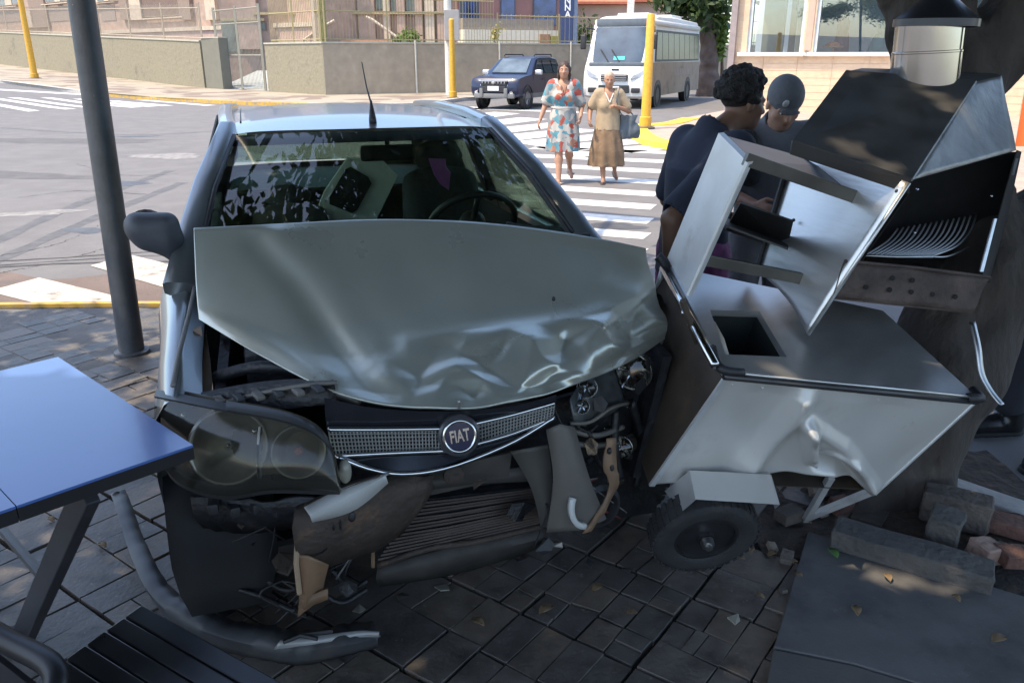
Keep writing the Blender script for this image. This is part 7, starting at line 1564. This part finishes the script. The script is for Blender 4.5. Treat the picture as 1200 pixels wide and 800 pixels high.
# front panel, stove in
NUp, NVp = 110, 64
pt_ = curve3([C(0, 0, -.024)+Vector((0, .004, 0)), C(.5, 0, -.024), C(1, 0, -.024)], NUp)
LLp, LRp = PY(760, 567, 2.26), PY(1026, 577, 2.40)
pb_ = curve3([LLp, PY(830, 562, 2.28), PY(905, 556, 2.30), PY(940, 557, 2.31), PY(985, 561, 2.31), LRp], NUp)
PN = (pt_[-1]-pt_[0]).cross(pb_[0]-pt_[0]).normalized(); PN = PN if PN.y < 0 else -PN
b = MB(); rows = []
for j in range(NVp):
    v = j/(NVp-1); row = []
    for i in range(NUp):
        p = lerp(pt_[i], pb_[i], v); dd = p-CAMP; dep = dd.y*math.cos(PITCH)-dd.z*math.sin(PITCH); up = dd.y*math.sin(PITCH)+dd.z*math.cos(PITCH); x = 600+FPX*dd.x/dep; y = 400-FPX*up/dep
        e = min(1, v*9, i/6, (NUp-1-i)/6)
        d = ridge(x, y, [(950, 448), (938, 470), (905, 515), (868, 556)], 12, .026)+ridge(x, y, [(905, 450), (885, 500), (845, 555)], 26, -.016)
        d += ridge(x, y, [(945, 494), (948, 515), (952, 538)], 7, .034)+ridge(x, y, [(945, 494), (985, 520), (1024, 574)], 10, .020)
        d += ridge(x, y, [(960, 540), (985, 545), (1005, 562)], 11, -.034)+ridge(x, y, [(955, 540), (975, 528), (1000, 540), (1018, 566)], 4, .016)
        d += ridge(x, y, [(915, 525), (925, 555)], 24, -.016)+ridge(x, y, [(1035, 490), (1050, 530)], 34, -.010)+ridge(x, y, [(1000, 470), (990, 500)], 26, .007)
        row.append(p+PN*(d*e))
    rows.append(row)
b.grid(rows); fpn = b.build('front_panel', M_ssfront, cart, smooth=True); md = fpn.modifiers.new('solid', 'SOLIDIFY'); md.thickness = .003
b = MB(); b.slab([pt_[0]+PN*.003, lerp(pt_[0], pt_[-1], .02)+PN*.003, lerp(pb_[0], pb_[-1], .022)+PN*.003, pb_[0]+PN*.003], PN*.006); b.build('panel_flange', M_ssd, fpn)
b = MB(); b.tube([pt_[-1]+PN*.002, lerp(pt_[-1], LRp, .5)+PN*.002, LRp+PN*.002], .006, 6); b.build('panel_flange', M_ssd, fpn)
b = MB(); b.ball(PY(848, 452, 2.12)+Vector((.0, -.004, 0)), .004, 6, 5); 
for k in range(9): b = MB(); b.ball(lerp(pt_[0], pt_[-1], .05+k*.113)+(pb_[0]-pt_[0])*.045+PN*.001, .0042, 8, 5); b.build('rivet', M_ssd, fpn, smooth=True)
for k in range(5): b = MB(); b.ball(lerp(pt_[0], pb_[0], .12+k*.19)+EX*.012+PN*.006, .0042, 8, 5); b.build('rivet', M_ssd, fpn, smooth=True)
for (xa, ya), (xb, yb) in (((880, 470), (915, 462)), ((1010, 485), (1040, 510)), ((1050, 478), (1090, 490)), ((858, 520), (880, 545)), ((985, 470), (992, 500))):
    b = MB(); A, B = PY(xa, ya, 2.2), PY(xb, yb, 2.2)
    pr = lambda q: CAMP+(q-CAMP)*((pt_[0]-CAMP).dot(PN)/(q-CAMP).dot(PN))
    b.tube([pr(A)+PN*.0012, pr(lerp(A, B, .5))+PN*.0012+Vector((0, 0, .002)), pr(B)+PN*.0012], .0009, 4)
# remaining faces of the box
LLb = BL-(pt_[0]-pb_[0])+Vector((-.02, 0, .02)); LRb = C(.93, .80)-(pt_[-1]-pb_[-1])*.9
b = MB(); b.slab([pt_[0], BL-EN*.024, LLb, pb_[0]], EX.normalized()*.004); b.build('side_panel', M_cartin, cart)
b = MB(); b.slab([pt_[-1], C(.93, .80, -.024), LRb, LRp], -EX.normalized()*.004); b.build('side_panel', M_ssd, cart)
b = MB(); b.slab([pb_[0]+EB*.02, LRp+EB*.02, LRb, LLb], EN*.004); b.build('bottom_panel', M_cartin, cart)
b = MB(); b.slab([BL-EN*.024, C(.93, .80, -.024), LRb, LLb], EB.normalized()*.004); b.build('back_panel', M_ssd, cart)
for k, (x0, y0, x1, y1) in enumerate(((800, 345, 752, 520), (822, 400, 770, 545), (800, 352, 818, 404))): b = MB(); b.tube([PY(x0, y0, 2.60-.15*k), PY(x1, y1, 2.66-.15*k)], .010, 6); b.build('corner_post', M_cartin, cart)
# display frame standing on the counter
def plate(name, pts, m, th=.006, par=cart, **k):
    b = MB(); b.plate([PY(*p) for p in pts], th); return b.build(name, m, par, **k)
D1 = [PY(842, 156, 2.76), PY(876, 190, 2.45), PY(806, 346, 2.50), PY(782, 302, 2.80)]
b = MB(); b.slab(D1, Vector((.018, .004, .002))); lp = b.build('display_side', M_ssd, cart)
b = MB(); b.tube([D1[1], D1[2]], .008, 6); b.build('side_edge', M_ssd, lp)
D2 = [PY(930, 182, 2.86), PY(1065, 214, 2.36), PY(947, 392, 2.42), PY(889, 318, 2.78)]
b = MB(); rows = []
for j in range(22):
    t = j/21; a, c_ = lerp(D2[0], D2[3], t), lerp(D2[1], D2[2], t); rows.append([lerp(a, c_, k/15)+Vector((.012, .0, .006))*math.sin(k/15*math.pi)*(1+.7*math.sin(t*7)) for k in range(16)])
b.grid(rows); rp_ = b.build('display_side', M_ss, cart, smooth=True); md = rp_.modifiers.new('solid', 'SOLIDIFY'); md.thickness = .005
b = MB(); b.tube([D2[1], lerp(D2[1], D2[2], .5), D2[2]], .0065, 8); b.build('side_edge', M_ss, rp_, smooth=True)
b = MB(); b.tube([D2[0]+Vector((-.01, 0, 0)), D2[3]+Vector((-.01, 0, 0))], .010, 8); b.build('rear_post', M_dkp, rp_)
hc_ = lerp(lerp(D2[0], D2[3], .38), lerp(D2[1], D2[2], .38), .62)
b = MB(); b.tube(curve3([PY(1012, 252, 2.47), PY(1006, 262, 2.48), PY(1002, 270, 2.48)], 6), [.003, .005, .006, .004, .006, .003], 6); b.build('torn_slit', M_sootin, rp_)
for x, y, Y in ((976, 308, 2.52), (930, 258, 2.70), (1051, 224, 2.38)): b = MB(); b.ball(PY(x, y, Y), .006, 8, 6); b.build('bolt', M_blk, rp_)
def beam(name, a, c, w, h, m, par=cart):
    A, B = PY(*a), PY(*c); t = (B-A).normalized(); n = Vector((0, -1, 0)); n = (n-t*n.dot(t)).normalized(); u = t.cross(n); b = MB()
    b.loft([[q+n*(w*i)+u*(h*j) for i, j in ((-.5, -.5), (.5, -.5), (.5, .5), (-.5, .5))] for q in (A, B)]); return b.build(name, m, par, bevel=.002)
M_bardk = mat('shelf_bar_dark', (.10, .095, .085), .4, metal=.6, var=.2, vscale=9)
beam('display_bar', (873, 186, 2.46), (1000, 230, 2.54), .02, .040, M_bardk); beam('display_bar', (824, 304, 2.50), (948, 328, 2.58), .02, .036, M_bardk)
plate('display_top', [(843, 157, 2.77), (876, 188, 2.47), (1004, 229, 2.55), (985, 196, 2.84)], mat('dark_steel_sheet', (.05, .05, .05), .38, metal=.6, var=.2))
plate('display_shelf', [(868, 236, 2.50), (930, 258, 2.58), (922, 293, 2.82), (850, 268, 2.82)], mat('dark_steel_sheet', (.05, .05, .05), .38))
plate('display_shelf', [(846, 262, 2.52), (924, 291, 2.60), (922, 280, 2.84), (850, 255, 2.84)], M_black)
# smoker: folded black hood, galvanised end, chimney, grate, ash tray
A_, B_, Cc, D_, E_, F_ = PY(991, 84, 3.0), PY(1143, 96, 2.90), PY(1068, 211, 2.37), PY(929, 166, 2.52), PY(1174, 89, 3.05), PY(1191, 176, 2.80)
sm = MB(); sm.plate([A_, B_, Cc, D_], .006); hoodp = sm.build('smoker_lid', M_black, cart)
b = MB(); b.slab([D_, Cc, PY(1065, 227, 2.375), PY(926, 181, 2.525)], Vector((0, .012, .004))); b.build('lid_lip', mat('dark_lip', (.045, .043, .042), .4, metal=.5, var=.2), hoodp)
b = MB(); rows = []
for j in range(14):
    t = j/13; a, c_ = lerp(B_, E_, t), lerp(Cc, F_, t); rows.append([lerp(a, c_, k/17)+Vector((.0, -.5, .2))*(.010*math.sin(k/17*3.1)*math.sin(t*5+k*.12)) for k in range(18)])
b.grid(rows); o = b.build('smoker_end', M_galv, hoodp, smooth=True); md = o.modifiers.new('solid', 'SOLIDIFY'); md.thickness = .004
b = MB(); b.tube([B_, lerp(B_, Cc, .5), Cc], .005, 6); b.build('fold_seam', M_galv, hoodp)
b = MB(); b.slab([A_, B_, E_, PY(1160, 84, 3.3), PY(1010, 80, 3.25)], (0, 0, -.006)); b.build('smoker_roof', M_black, hoodp)
G0 = PY(975, 349, 2.45); G1 = PY(1150, 330, 2.56)
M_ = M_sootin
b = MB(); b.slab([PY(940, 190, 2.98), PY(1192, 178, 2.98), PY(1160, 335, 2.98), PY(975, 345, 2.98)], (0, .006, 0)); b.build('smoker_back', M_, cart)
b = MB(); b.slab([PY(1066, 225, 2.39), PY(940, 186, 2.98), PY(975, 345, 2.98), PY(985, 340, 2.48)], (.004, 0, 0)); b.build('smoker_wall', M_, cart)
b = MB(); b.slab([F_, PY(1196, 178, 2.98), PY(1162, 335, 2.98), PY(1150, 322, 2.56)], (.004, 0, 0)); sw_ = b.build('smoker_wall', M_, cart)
b = MB(); b.slab([PY(1164, 256, 2.66), PY(1167, 256, 2.665), PY(1151, 318, 2.56), PY(1147, 318, 2.555)], (.002, -.004, 0)); b.build('wall_edge', M_ss, sw_)
b = MB(); b.slab([PY(1189, 186, 2.80), PY(1192, 186, 2.8), PY(1187, 205, 2.76), PY(1184, 205, 2.76)], (.002, -.004, 0)); b.build('wall_edge', M_ss, sw_)
T0, T1, T2, T3 = PY(990, 306, 2.42), PY(1160, 325, 2.52), PY(1140, 366, 2.48), PY(975, 349, 2.40)
b = MB(); rows = [[lerp(lerp(T0, T1, i/24), lerp(T3, T2, i/24), j/6)+Vector((0, .004*math.sin(i*.5+j), 0)) for i in range(25)] for j in range(7)]; b.grid(rows); tr = b.build('ash_tray', M_tray, cart, smooth=True); md = tr.modifiers.new('solid', 'SOLIDIFY'); md.thickness = .004
b = MB(); b.slab([T3, T2, T2+Vector((.05, .45, .05)), T3+Vector((.05, .5, .05))], (0, 0, -.004)); b.build('tray_floor', M_tray, tr)
b = MB(); b.tube([T0, lerp(T0, T1, .5)+Vector((0, 0, .004)), T1], .006, 6); b.build('tray_rim', M_tray, tr)
for x, y in ((990, 336), (1016, 340), (1042, 344), (1066, 346), (1090, 348), (1116, 350), (1040, 328), (1062, 328)):
    u_ = (x-985)/160; p = lerp(lerp(T0, T1, u_), lerp(T3, T2, u_), .62 if y > 332 else .3)+Vector((0, -.003, 0)); b = MB(); b.lathe(p, (0, -1, .15), [(.008, .0), (.008, .003), (.001, .0035)], 12); b.build('vent_hole', M_sootin, tr)
gr_ = MB(); gr_.tube([PY(1000, 299, 2.50), PY(1050, 301, 2.50), PY(1093, 301, 2.50)], .0045, 6); gro = gr_.build('grate_rail', M_steel, cart, smooth=True)
for k in range(15):
    t = k/14; x0 = 1012+t*80; b = MB(); b.tube(curve3([PY(x0, 300, 2.505), PY(x0+16+t*12, 291-t*2, 2.60), PY(x0+30+t*14, 281-t*8, 2.72), PY(x0+40+t*12, 268-t*16, 2.86)], 12), .0032, 5); b.build('grate_rod', M_ssd if k < 14 else M_steel, gro, smooth=True)
b = MB(); b.tube(curve3([PY(1093, 301, 2.50), PY(1112, 300, 2.55), PY(1135, 290, 2.7)], 10), .003, 5); b.build('grate_rod', M_steel, gro, smooth=True)
for x, y, Y in ((1075, 222, 2.44), (1162, 230, 2.72), (1072, 273, 2.6)): b = MB(); b.ball(PY(x, y, Y), .0045, 8, 6); b.build('rivet', M_chr, cart, smooth=True)
c0, c1 = PY(1083, 92, 2.98), PY(1090, 30, 2.98); ax_ = (c1-c0); hL = ax_.length
b = MB(); b.lathe(c0, ax_, [(.112, -.03), (.112, hL*.48), (.1135, hL*.49), (.1135, hL*.52), (.110, hL*.53), (.110, hL+.02)], 36); ch = b.build('chimney', mat('chimney_steel', (.42, .41, .39), .13, metal=1., var=.12, vscale=4), cart, smooth=35)
c2 = PY(1096, 32, 2.98); b = MB(); b.lathe(c2, ax_+Vector((.01, 0, 0)), [(.10, .004), (.136, .0), (.136, .024), (.126, .03), (.012, .125), (.001, .127)], 36); b.build('chimney_cap', mat('dark_cap_metal', (.05, .052, .06), .3, metal=.7, var=.2), ch, smooth=30)
# wheel, mudguard, broken legs, bent handle
wc = PZ(824, 621, .175)
wheel(wc, Vector((.10, -.90, -.36)), .172, .085, cart, 0, mat('black_rim', (.03, .03, .032), .4, metal=.4))
b = MB(); b.lathe(wc+Vector((.10, -.90, -.36)).normalized()*.04, Vector((.10, -.90, -.36)), [(.022, 0), (.02, .02), (.012, .022), (.011, .032), (.001, .033)], 14); b.build('hub_nut', M_steel, cart, smooth=35)
Q = [PY(808, 551, 2.22), PY(903, 556, 2.24), PY(913, 591, 2.12), PY(815, 585, 2.10)]
b = MB(); b.slab(Q, Vector((0, .010, -.004))); mg = b.build('mudguard', M_ssfront, cart, bevel=.002)
b = MB(); b.slab([Q[0], Q[3], PY(797, 601, 2.16), PY(779, 575, 2.30)], Vector((.003, .003, -.001))); b.build('mudguard_end', M_ssd, mg)
b = MB(); b.slab([Q[1], Q[2], PY(908, 596, 2.20), PY(900, 570, 2.32)], Vector((.003, .003, -.001))); b.build('mudguard_end', M_ssd, mg)
b = MB(); b.slab([Q[0], Q[1], PY(900, 550, 2.36), PY(790, 552, 2.36)], Vector((0, 0, -.004))); b.build('mudguard_top', M_ssfront, mg)
beam('cart_leg', (974, 558, 2.36), (944, 609, 2.55), .022, .022, M_ssd); beam('cart_leg', (1022, 575, 2.40), (946, 606, 2.55), .022, .022, M_ssd)
b = MB(); P = curve3([PY(1139, 377, 2.56), PY(1146, 408, 2.50), PY(1150, 438, 2.46), PY(1160, 458, 2.43), PY(1173, 474, 2.40)], 22); rows = [[p+Vector((-.010, 0, 0)), p+Vector((0, -.006, 0)), p+Vector((.011, .0, .003))] for p in P]; b.grid(rows); o = b.build('bent_handle', M_steel, cart, smooth=True); md = o.modifiers.new('solid', 'SOLIDIFY'); md.thickness = .004
# ================================================================ table and chairs of the bar, bottom left
tz = .75; tA_, tB_ = PZ(226, 521, tz), PZ(68, 418, tz); e1 = (tB_-tA_); e2 = Vector((-e1.y, e1.x, 0)).normalized(); e2 = e2 if e2.x < 0 else -e2
L1 = (PZ(20, 594, tz)-tA_).dot(e2)
tbl = thing('folding_table', 'folding table with black edges and top coloured by reflected sky at the lower left', 'table', (tA_.x-.4, tA_.y, 0))
M_lam = mat('sky_tinted_laminate', (.075, .14, .37), .16, var=.05, vscale=3, spec=.8, rvar=.05, coat=.3, bump=.02, bscale=25, dirt=[((.085, .14, .32), 3, .55), ((.17, .22, .38), 40, .69), ((.05, .08, .18), 18, .68)]); M_edge = mat('black_edge', (.016, .016, .018), .4, var=.2)  # blue of the reflected sky is put into the table colour
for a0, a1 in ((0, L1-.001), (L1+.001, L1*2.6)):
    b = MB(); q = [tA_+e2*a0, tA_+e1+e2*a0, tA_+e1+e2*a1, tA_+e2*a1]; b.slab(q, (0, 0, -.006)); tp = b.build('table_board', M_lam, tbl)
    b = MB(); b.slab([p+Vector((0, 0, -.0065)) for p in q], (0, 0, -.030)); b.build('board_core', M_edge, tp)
def leg(a, c, w, d, name, m, par):
    A, B = Vector(a), Vector(c); t = (B-A).normalized(); u = Vector((.75, -.66, 0)); u = (u-t*u.dot(t)).normalized(); v = t.cross(u); b = MB(); b.loft([[q+u*(w*i)+v*(d*j) for i, j in ((-.5, -.5), (.5, -.5), (.5, .5), (-.5, .5))] for q in (A, B)]); return b.build(name, m, par, bevel=.004)
M_legm = mat('dark_leg_steel', (.03, .03, .034), .4, var=.3, vscale=12)
g0_, g1_ = PZ(103, 573, .712), PZ(26, 748, .0); leg(g0_, g1_, .07, .03, 'leg', M_legm, tbl)
o2 = e1*.8; leg(g0_+o2, g1_+o2, .07, .03, 'leg', M_legm, tbl)
leg(g0_+e2*1.0+o2*.05, g1_-e2*.3+o2*.05+e2*.3, .05, .03, 'leg', M_legm, tbl); leg(g0_+e2*1.0+o2, g1_+o2, .05, .03, 'leg', M_legm, tbl)
b = MB(); b.tube([lerp(g0_, g1_, .55), lerp(g0_+o2, g1_+o2, .55)], .014, 8); b.build('cross_rail', M_legm, tbl)
# slatted chair
sz = .44; S0, S1, SE = PZ(166, 708, sz), PZ(76, 772, sz), PZ(330, 799, sz)
ed = (SE-S0).normalized(); wd = (S1-S0); nsl = 4
chair = thing('slatted_chair', 'black slatted folding seat at the lower left beneath the table corner', 'chair', ((S0+S1)/2+ed*.2)*1.0)
chair.location.z = 0
M_slat = mat('black_slat', (.010, .010, .013), .32, var=.3, vscale=9, rvar=.1, spec=.5, dirt=((.025, .027, .035), 8, .62))
for k in range(5):
    a = S0+wd*(k/4.)*1.0; w_ = wd/4.*.93
    b = MB(); b.slab([a, a+ed*.46, a+ed*.46+w_, a+w_], (0, 0, -.018)); b.build('slat', M_slat, chair, bevel=.003)
for f in (.06, .40): b = MB(); b.tube([S0+ed*f+Vector((0, 0, -.03)), S0+wd*1.24+ed*f+Vector((0, 0, -.03))], .011, 8); b.build('seat_rail', M_legm, chair)
for a, c_ in ((S0+ed*.04, S0+ed*.36), (S0+ed*.40, S0+ed*.08)):
    for o_ in (wd*.06, wd*1.18): b = MB(); b.tube([a+o_+Vector((0, 0, -.03)), Vector((c_.x+o_.x, c_.y+o_.y, 0))], .011, 8); b.build('leg', M_legm, chair)
# dark chair back at the picture corner
k0 = PZ(-40, 722, .62); k1 = PZ(62, 782, .62)
ch2 = thing('metal_chair', 'black tubular chair back at the lower left corner of the picture', 'chair', (k1.x-.1, k1.y-.1, 0))
b = MB(); b.tube(curve3([k0, lerp(k0, k1, .5), k1, k1+Vector((.02, -.05, -.03)), k1+Vector((.0, -.10, -.12)), Vector((k1.x-.02, k1.y-.12, .0))], 30), .021, 12); b.build('back_tube', mat('black_tube', (.010, .010, .012), .42, var=.2), ch2, smooth=True)
b = MB(); b.slab([k0+Vector((0, 0, -.03)), k1+Vector((-.02, -.01, -.03)), k1+Vector((-.04, -.05, -.30)), k0+Vector((0, -.05, -.30))], (0, -.012, 0)); b.build('backrest', M_slat, ch2)
q = [k0+Vector((.02, -.06, -.2)), k1+Vector((-.02, -.06, -.2)), k1+Vector((-.26, -.32, -.2)), k0+Vector((-.24, -.32, -.2))]; b = MB(); b.slab(q, (0, 0, -.02)); b.build('seat', M_slat, ch2)
for p in q[2:]+[k0]: b = MB(); b.tube([p, Vector((p.x, p.y, 0))], .014, 8); b.build('leg', M_legm, ch2)
# ================================================================ slabs, stones, rubble and leaves around the tree
cs_ = MB(); cs_.slab([PZ(x, y, .012) for x, y in ((947, 622), (1260, 716), (1330, 800), (1230, 845), (1085, 802), (1000, 776), (907, 757))], (0, 0, -.05)); o = cs_.build('concrete_slab', M_conc, pave, bevel=.004)
cs_ = MB(); cs_.slab([PZ(x, y, .010) for x, y in ((906, 760), (1000, 779), (1085, 805), (1230, 849), (1200, 1000), (860, 1000))], (0, 0, -.05)); cs_.build('concrete_slab', mat('concrete_brown', (.09, .085, .08), .85, var=.15, vscale=6, bump=.14, bscale=110), pave, bevel=.004)
M_soil = mat('tree_pit_soil', (.06, .045, .035), .95, var=.4, vscale=14, bump=1., bscale=30, dirt=((.14, .085, .06), 7, .55))
b = MB(); gx = [[(lerp(.86, 2.05, i/24), lerp(2.35, 3.15, j/16), -.006+.02*mnoise.noise(Vector((i*.5, j*.5, 1)))) for i in range(25)] for j in range(17)]
b.grid(gx); b.build('tree_pit_soil', M_soil, pave, smooth=True)
M_stone = mat('grey_stone', (.075, .07, .066), .85, var=.22, vscale=9, bump=.7, bscale=40, dirt=((.09, .08, .07), 5, .52))
M_stone2 = mat('brown_stone', (.10, .083, .07), .85, var=.22, vscale=9, bump=.7, bscale=40, dirt=((.12, .10, .085), 5, .52))
def stone(label, c, d, rot, m, seed, group=None, cat='stone', name='stone_block'):
    bm = bmesh.new(); bmesh.ops.create_cube(bm, size=1)
    for v in bm.verts: v.co = Vector((v.co.x*d[0], v.co.y*d[1], v.co.z*d[2]))
    bmesh.ops.bevel(bm, geom=list(bm.edges), offset=min(d)*.07, segments=1, affect='EDGES'); bmesh.ops.subdivide_edges(bm, edges=list(bm.edges), cuts=2, use_grid_fill=True)
    for v in bm.verts: v.co += Vector((mnoise.noise(v.co*22+Vector((seed, 0, 0))), mnoise.noise(v.co*22+Vector((0, seed, 3))), mnoise.noise(v.co*22+Vector((5, 0, seed)))))*min(d)*.09
    me = bpy.data.meshes.new(name); bm.to_mesh(me); bm.free(); me.materials.append(m); o = bpy.data.objects.new(name, me); COL.objects.link(o)
    o.location = c; o.rotation_euler = rot; tag(o, label, cat, group); me.polygons.foreach_set('use_smooth', [True]*len(me.polygons)); me.set_sharp_from_angle(angle=rad(35)); return o
a, c_ = PZ(975, 603, .10), PZ(1162, 652, .10); m_ = (a+c_)/2
stone('long grey kerb stone lying tilted across the concrete slab before the trunk', (m_.x-.0, m_.y-.03, .046), ((c_-a).length, .12, .07), (0, .03, math.atan2(c_.y-a.y, c_.x-a.x)), M_stone, 1)
p = PZ(1132, 588, .12); stone('squared stone block topmost behind the others at the tree foot', (p.x, p.y+.05, .065), (.22, .10, .12), (0, .02, -.5), M_stone2, 2)
p = PZ(1112, 622, .08); stone('small upright grey stone wedged between long kerb stone and trunk', (p.x, p.y+.03, .065), (.10, .10, .14), (.2, .1, -.6), M_stone, 3)
p = PZ(1156, 645, .03); stone('small rounded pinkish stone at the right end of the long kerb stone', (p.x, p.y, .03), (.10, .08, .06), (.1, .2, .4), mat('pink_stone', (.30, .20, .16), .85, var=.2, vscale=12, bump=.6), 4)
M_brick = mat('broken_red_brick', (.12, .06, .045), .9, var=.25, vscale=16, bump=.6, bscale=50)
for k, (x, y, d, l) in enumerate(((1186, 615, (.18, .10, .05), 'flat broken red brick lying at the right edge by the stones'), (1190, 650, (.12, .08, .05), 'smaller broken red brick nearest the camera at the right edge'), (985, 590, (.09, .06, .05), 'broken red brick lump just right of the broken cart leg'))):
    p = PZ(x, y, .03); stone(l, (p.x, p.y, .025), d, (.1*k, .12, -.4+.5*k), M_brick, 10+k, cat='brick', name='broken_brick')
M_rub_ = mat('rubble_pale', (.27, .22, .17), .9, var=.25, vscale=16, bump=.6, bscale=50)
rb = random.Random(9)
for k, (x, y, s_) in enumerate(((925, 605, .07), (957, 573, .06), (905, 640, .03), (922, 652, .04), (960, 598, .045), (1172, 640, .035), (918, 690, .02))):
    p = PZ(x, y, .01); stone('loose pale lump of rubble lying around the tree pit', (p.x, p.y, s_*.25), (s_*1.3, s_, s_*.6), (rb.uniform(-.3, .3), rb.uniform(-.3, .3), rb.uniform(0, 3)), M_rub_ if k % 3 else M_stone2, 30+k, 'loose rubble around the tree pit', 'rubble', 'rubble_lump')
M_dry = mat('dry_leaf', (.22, .15, .08), .8, var=.3, vscale=20); M_grn = mat('green_leaf', (.10, .22, .06), .5, var=.15, vscale=20)
def leaf(x, y, L_, m, label, group, z=.014):
    p = PZ(x, y, z); a = rb.uniform(0, 6.28); b = MB(); rows = []
    for i in range(7):
        t = i/6; w = L_*.30*math.sin(math.pi*min(1, t*.95+.03))**.8; rows.append([Vector((math.cos(a)*(t-.5)*L_-math.sin(a)*w*s_, math.sin(a)*(t-.5)*L_+math.cos(a)*w*s_, .006*abs(s_)+.008*math.sin(t*3)))+p for s_ in (-1, 0, 1)])
    b.grid(rows); o = b.build('fallen_leaf', m, None, smooth=True, loc=p); md = o.modifiers.new('solid', 'SOLIDIFY'); md.thickness = .0008; tag(o, label, 'leaf', group)
leaf(976, 649, .055, M_grn, 'single fresh green leaf on the dark concrete slab', None, .016)
for x, y in ((1040, 678), (1120, 702), (1003, 716), (905, 650), (880, 645), (935, 675), (945, 612), (1170, 750), (865, 655), (890, 700), (640, 715), (700, 690), (560, 730), (740, 720), (930, 660), (1090, 650), (120, 640), (60, 610), (215, 640)):
    leaf(x, y, rb.uniform(.03, .06), M_dry, 'dry curled brown leaf lying on the pavement', 'dry leaves on the pavement', .016 if x > 940 else .003)
M_shard = mat('broken_plastic_black', (.03, .03, .032), .35, var=.3)
for k, (x, y) in enumerate(((655, 640), (690, 660), (470, 700), (520, 690), (610, 655), (735, 668), (860, 725), (300, 690), (265, 720), (420, 715))):
    p = PZ(x, y, .004); s_ = rb.uniform(.018, .04); b = MB(); a = rb.uniform(0, 6); pts = [Vector((p.x+math.cos(a+t)*s_*rb.uniform(.5, 1), p.y+math.sin(a+t)*s_*rb.uniform(.5, 1), .012*rb.random())) for t in (0, 1.4, 2.6, 4.4)]; b.slab(pts, (0, 0, .004)); o = b.build('broken_shard', M_shard if k % 3 else mat('clear_plastic', (.25, .24, .2), .2), None, loc=p); tag(o, 'broken plastic shard from the car lying on the tiles', 'shard', 'broken plastic shards under the car')
p = PZ(22, 363, -.14); o = stone('flat grey stone lying in the gutter on the worn crosswalk paint', PG(15, 362, .02), (.22, .14, .05), (0, 0, .3), M_stone, 77, cat='stone', name='gutter_stone')
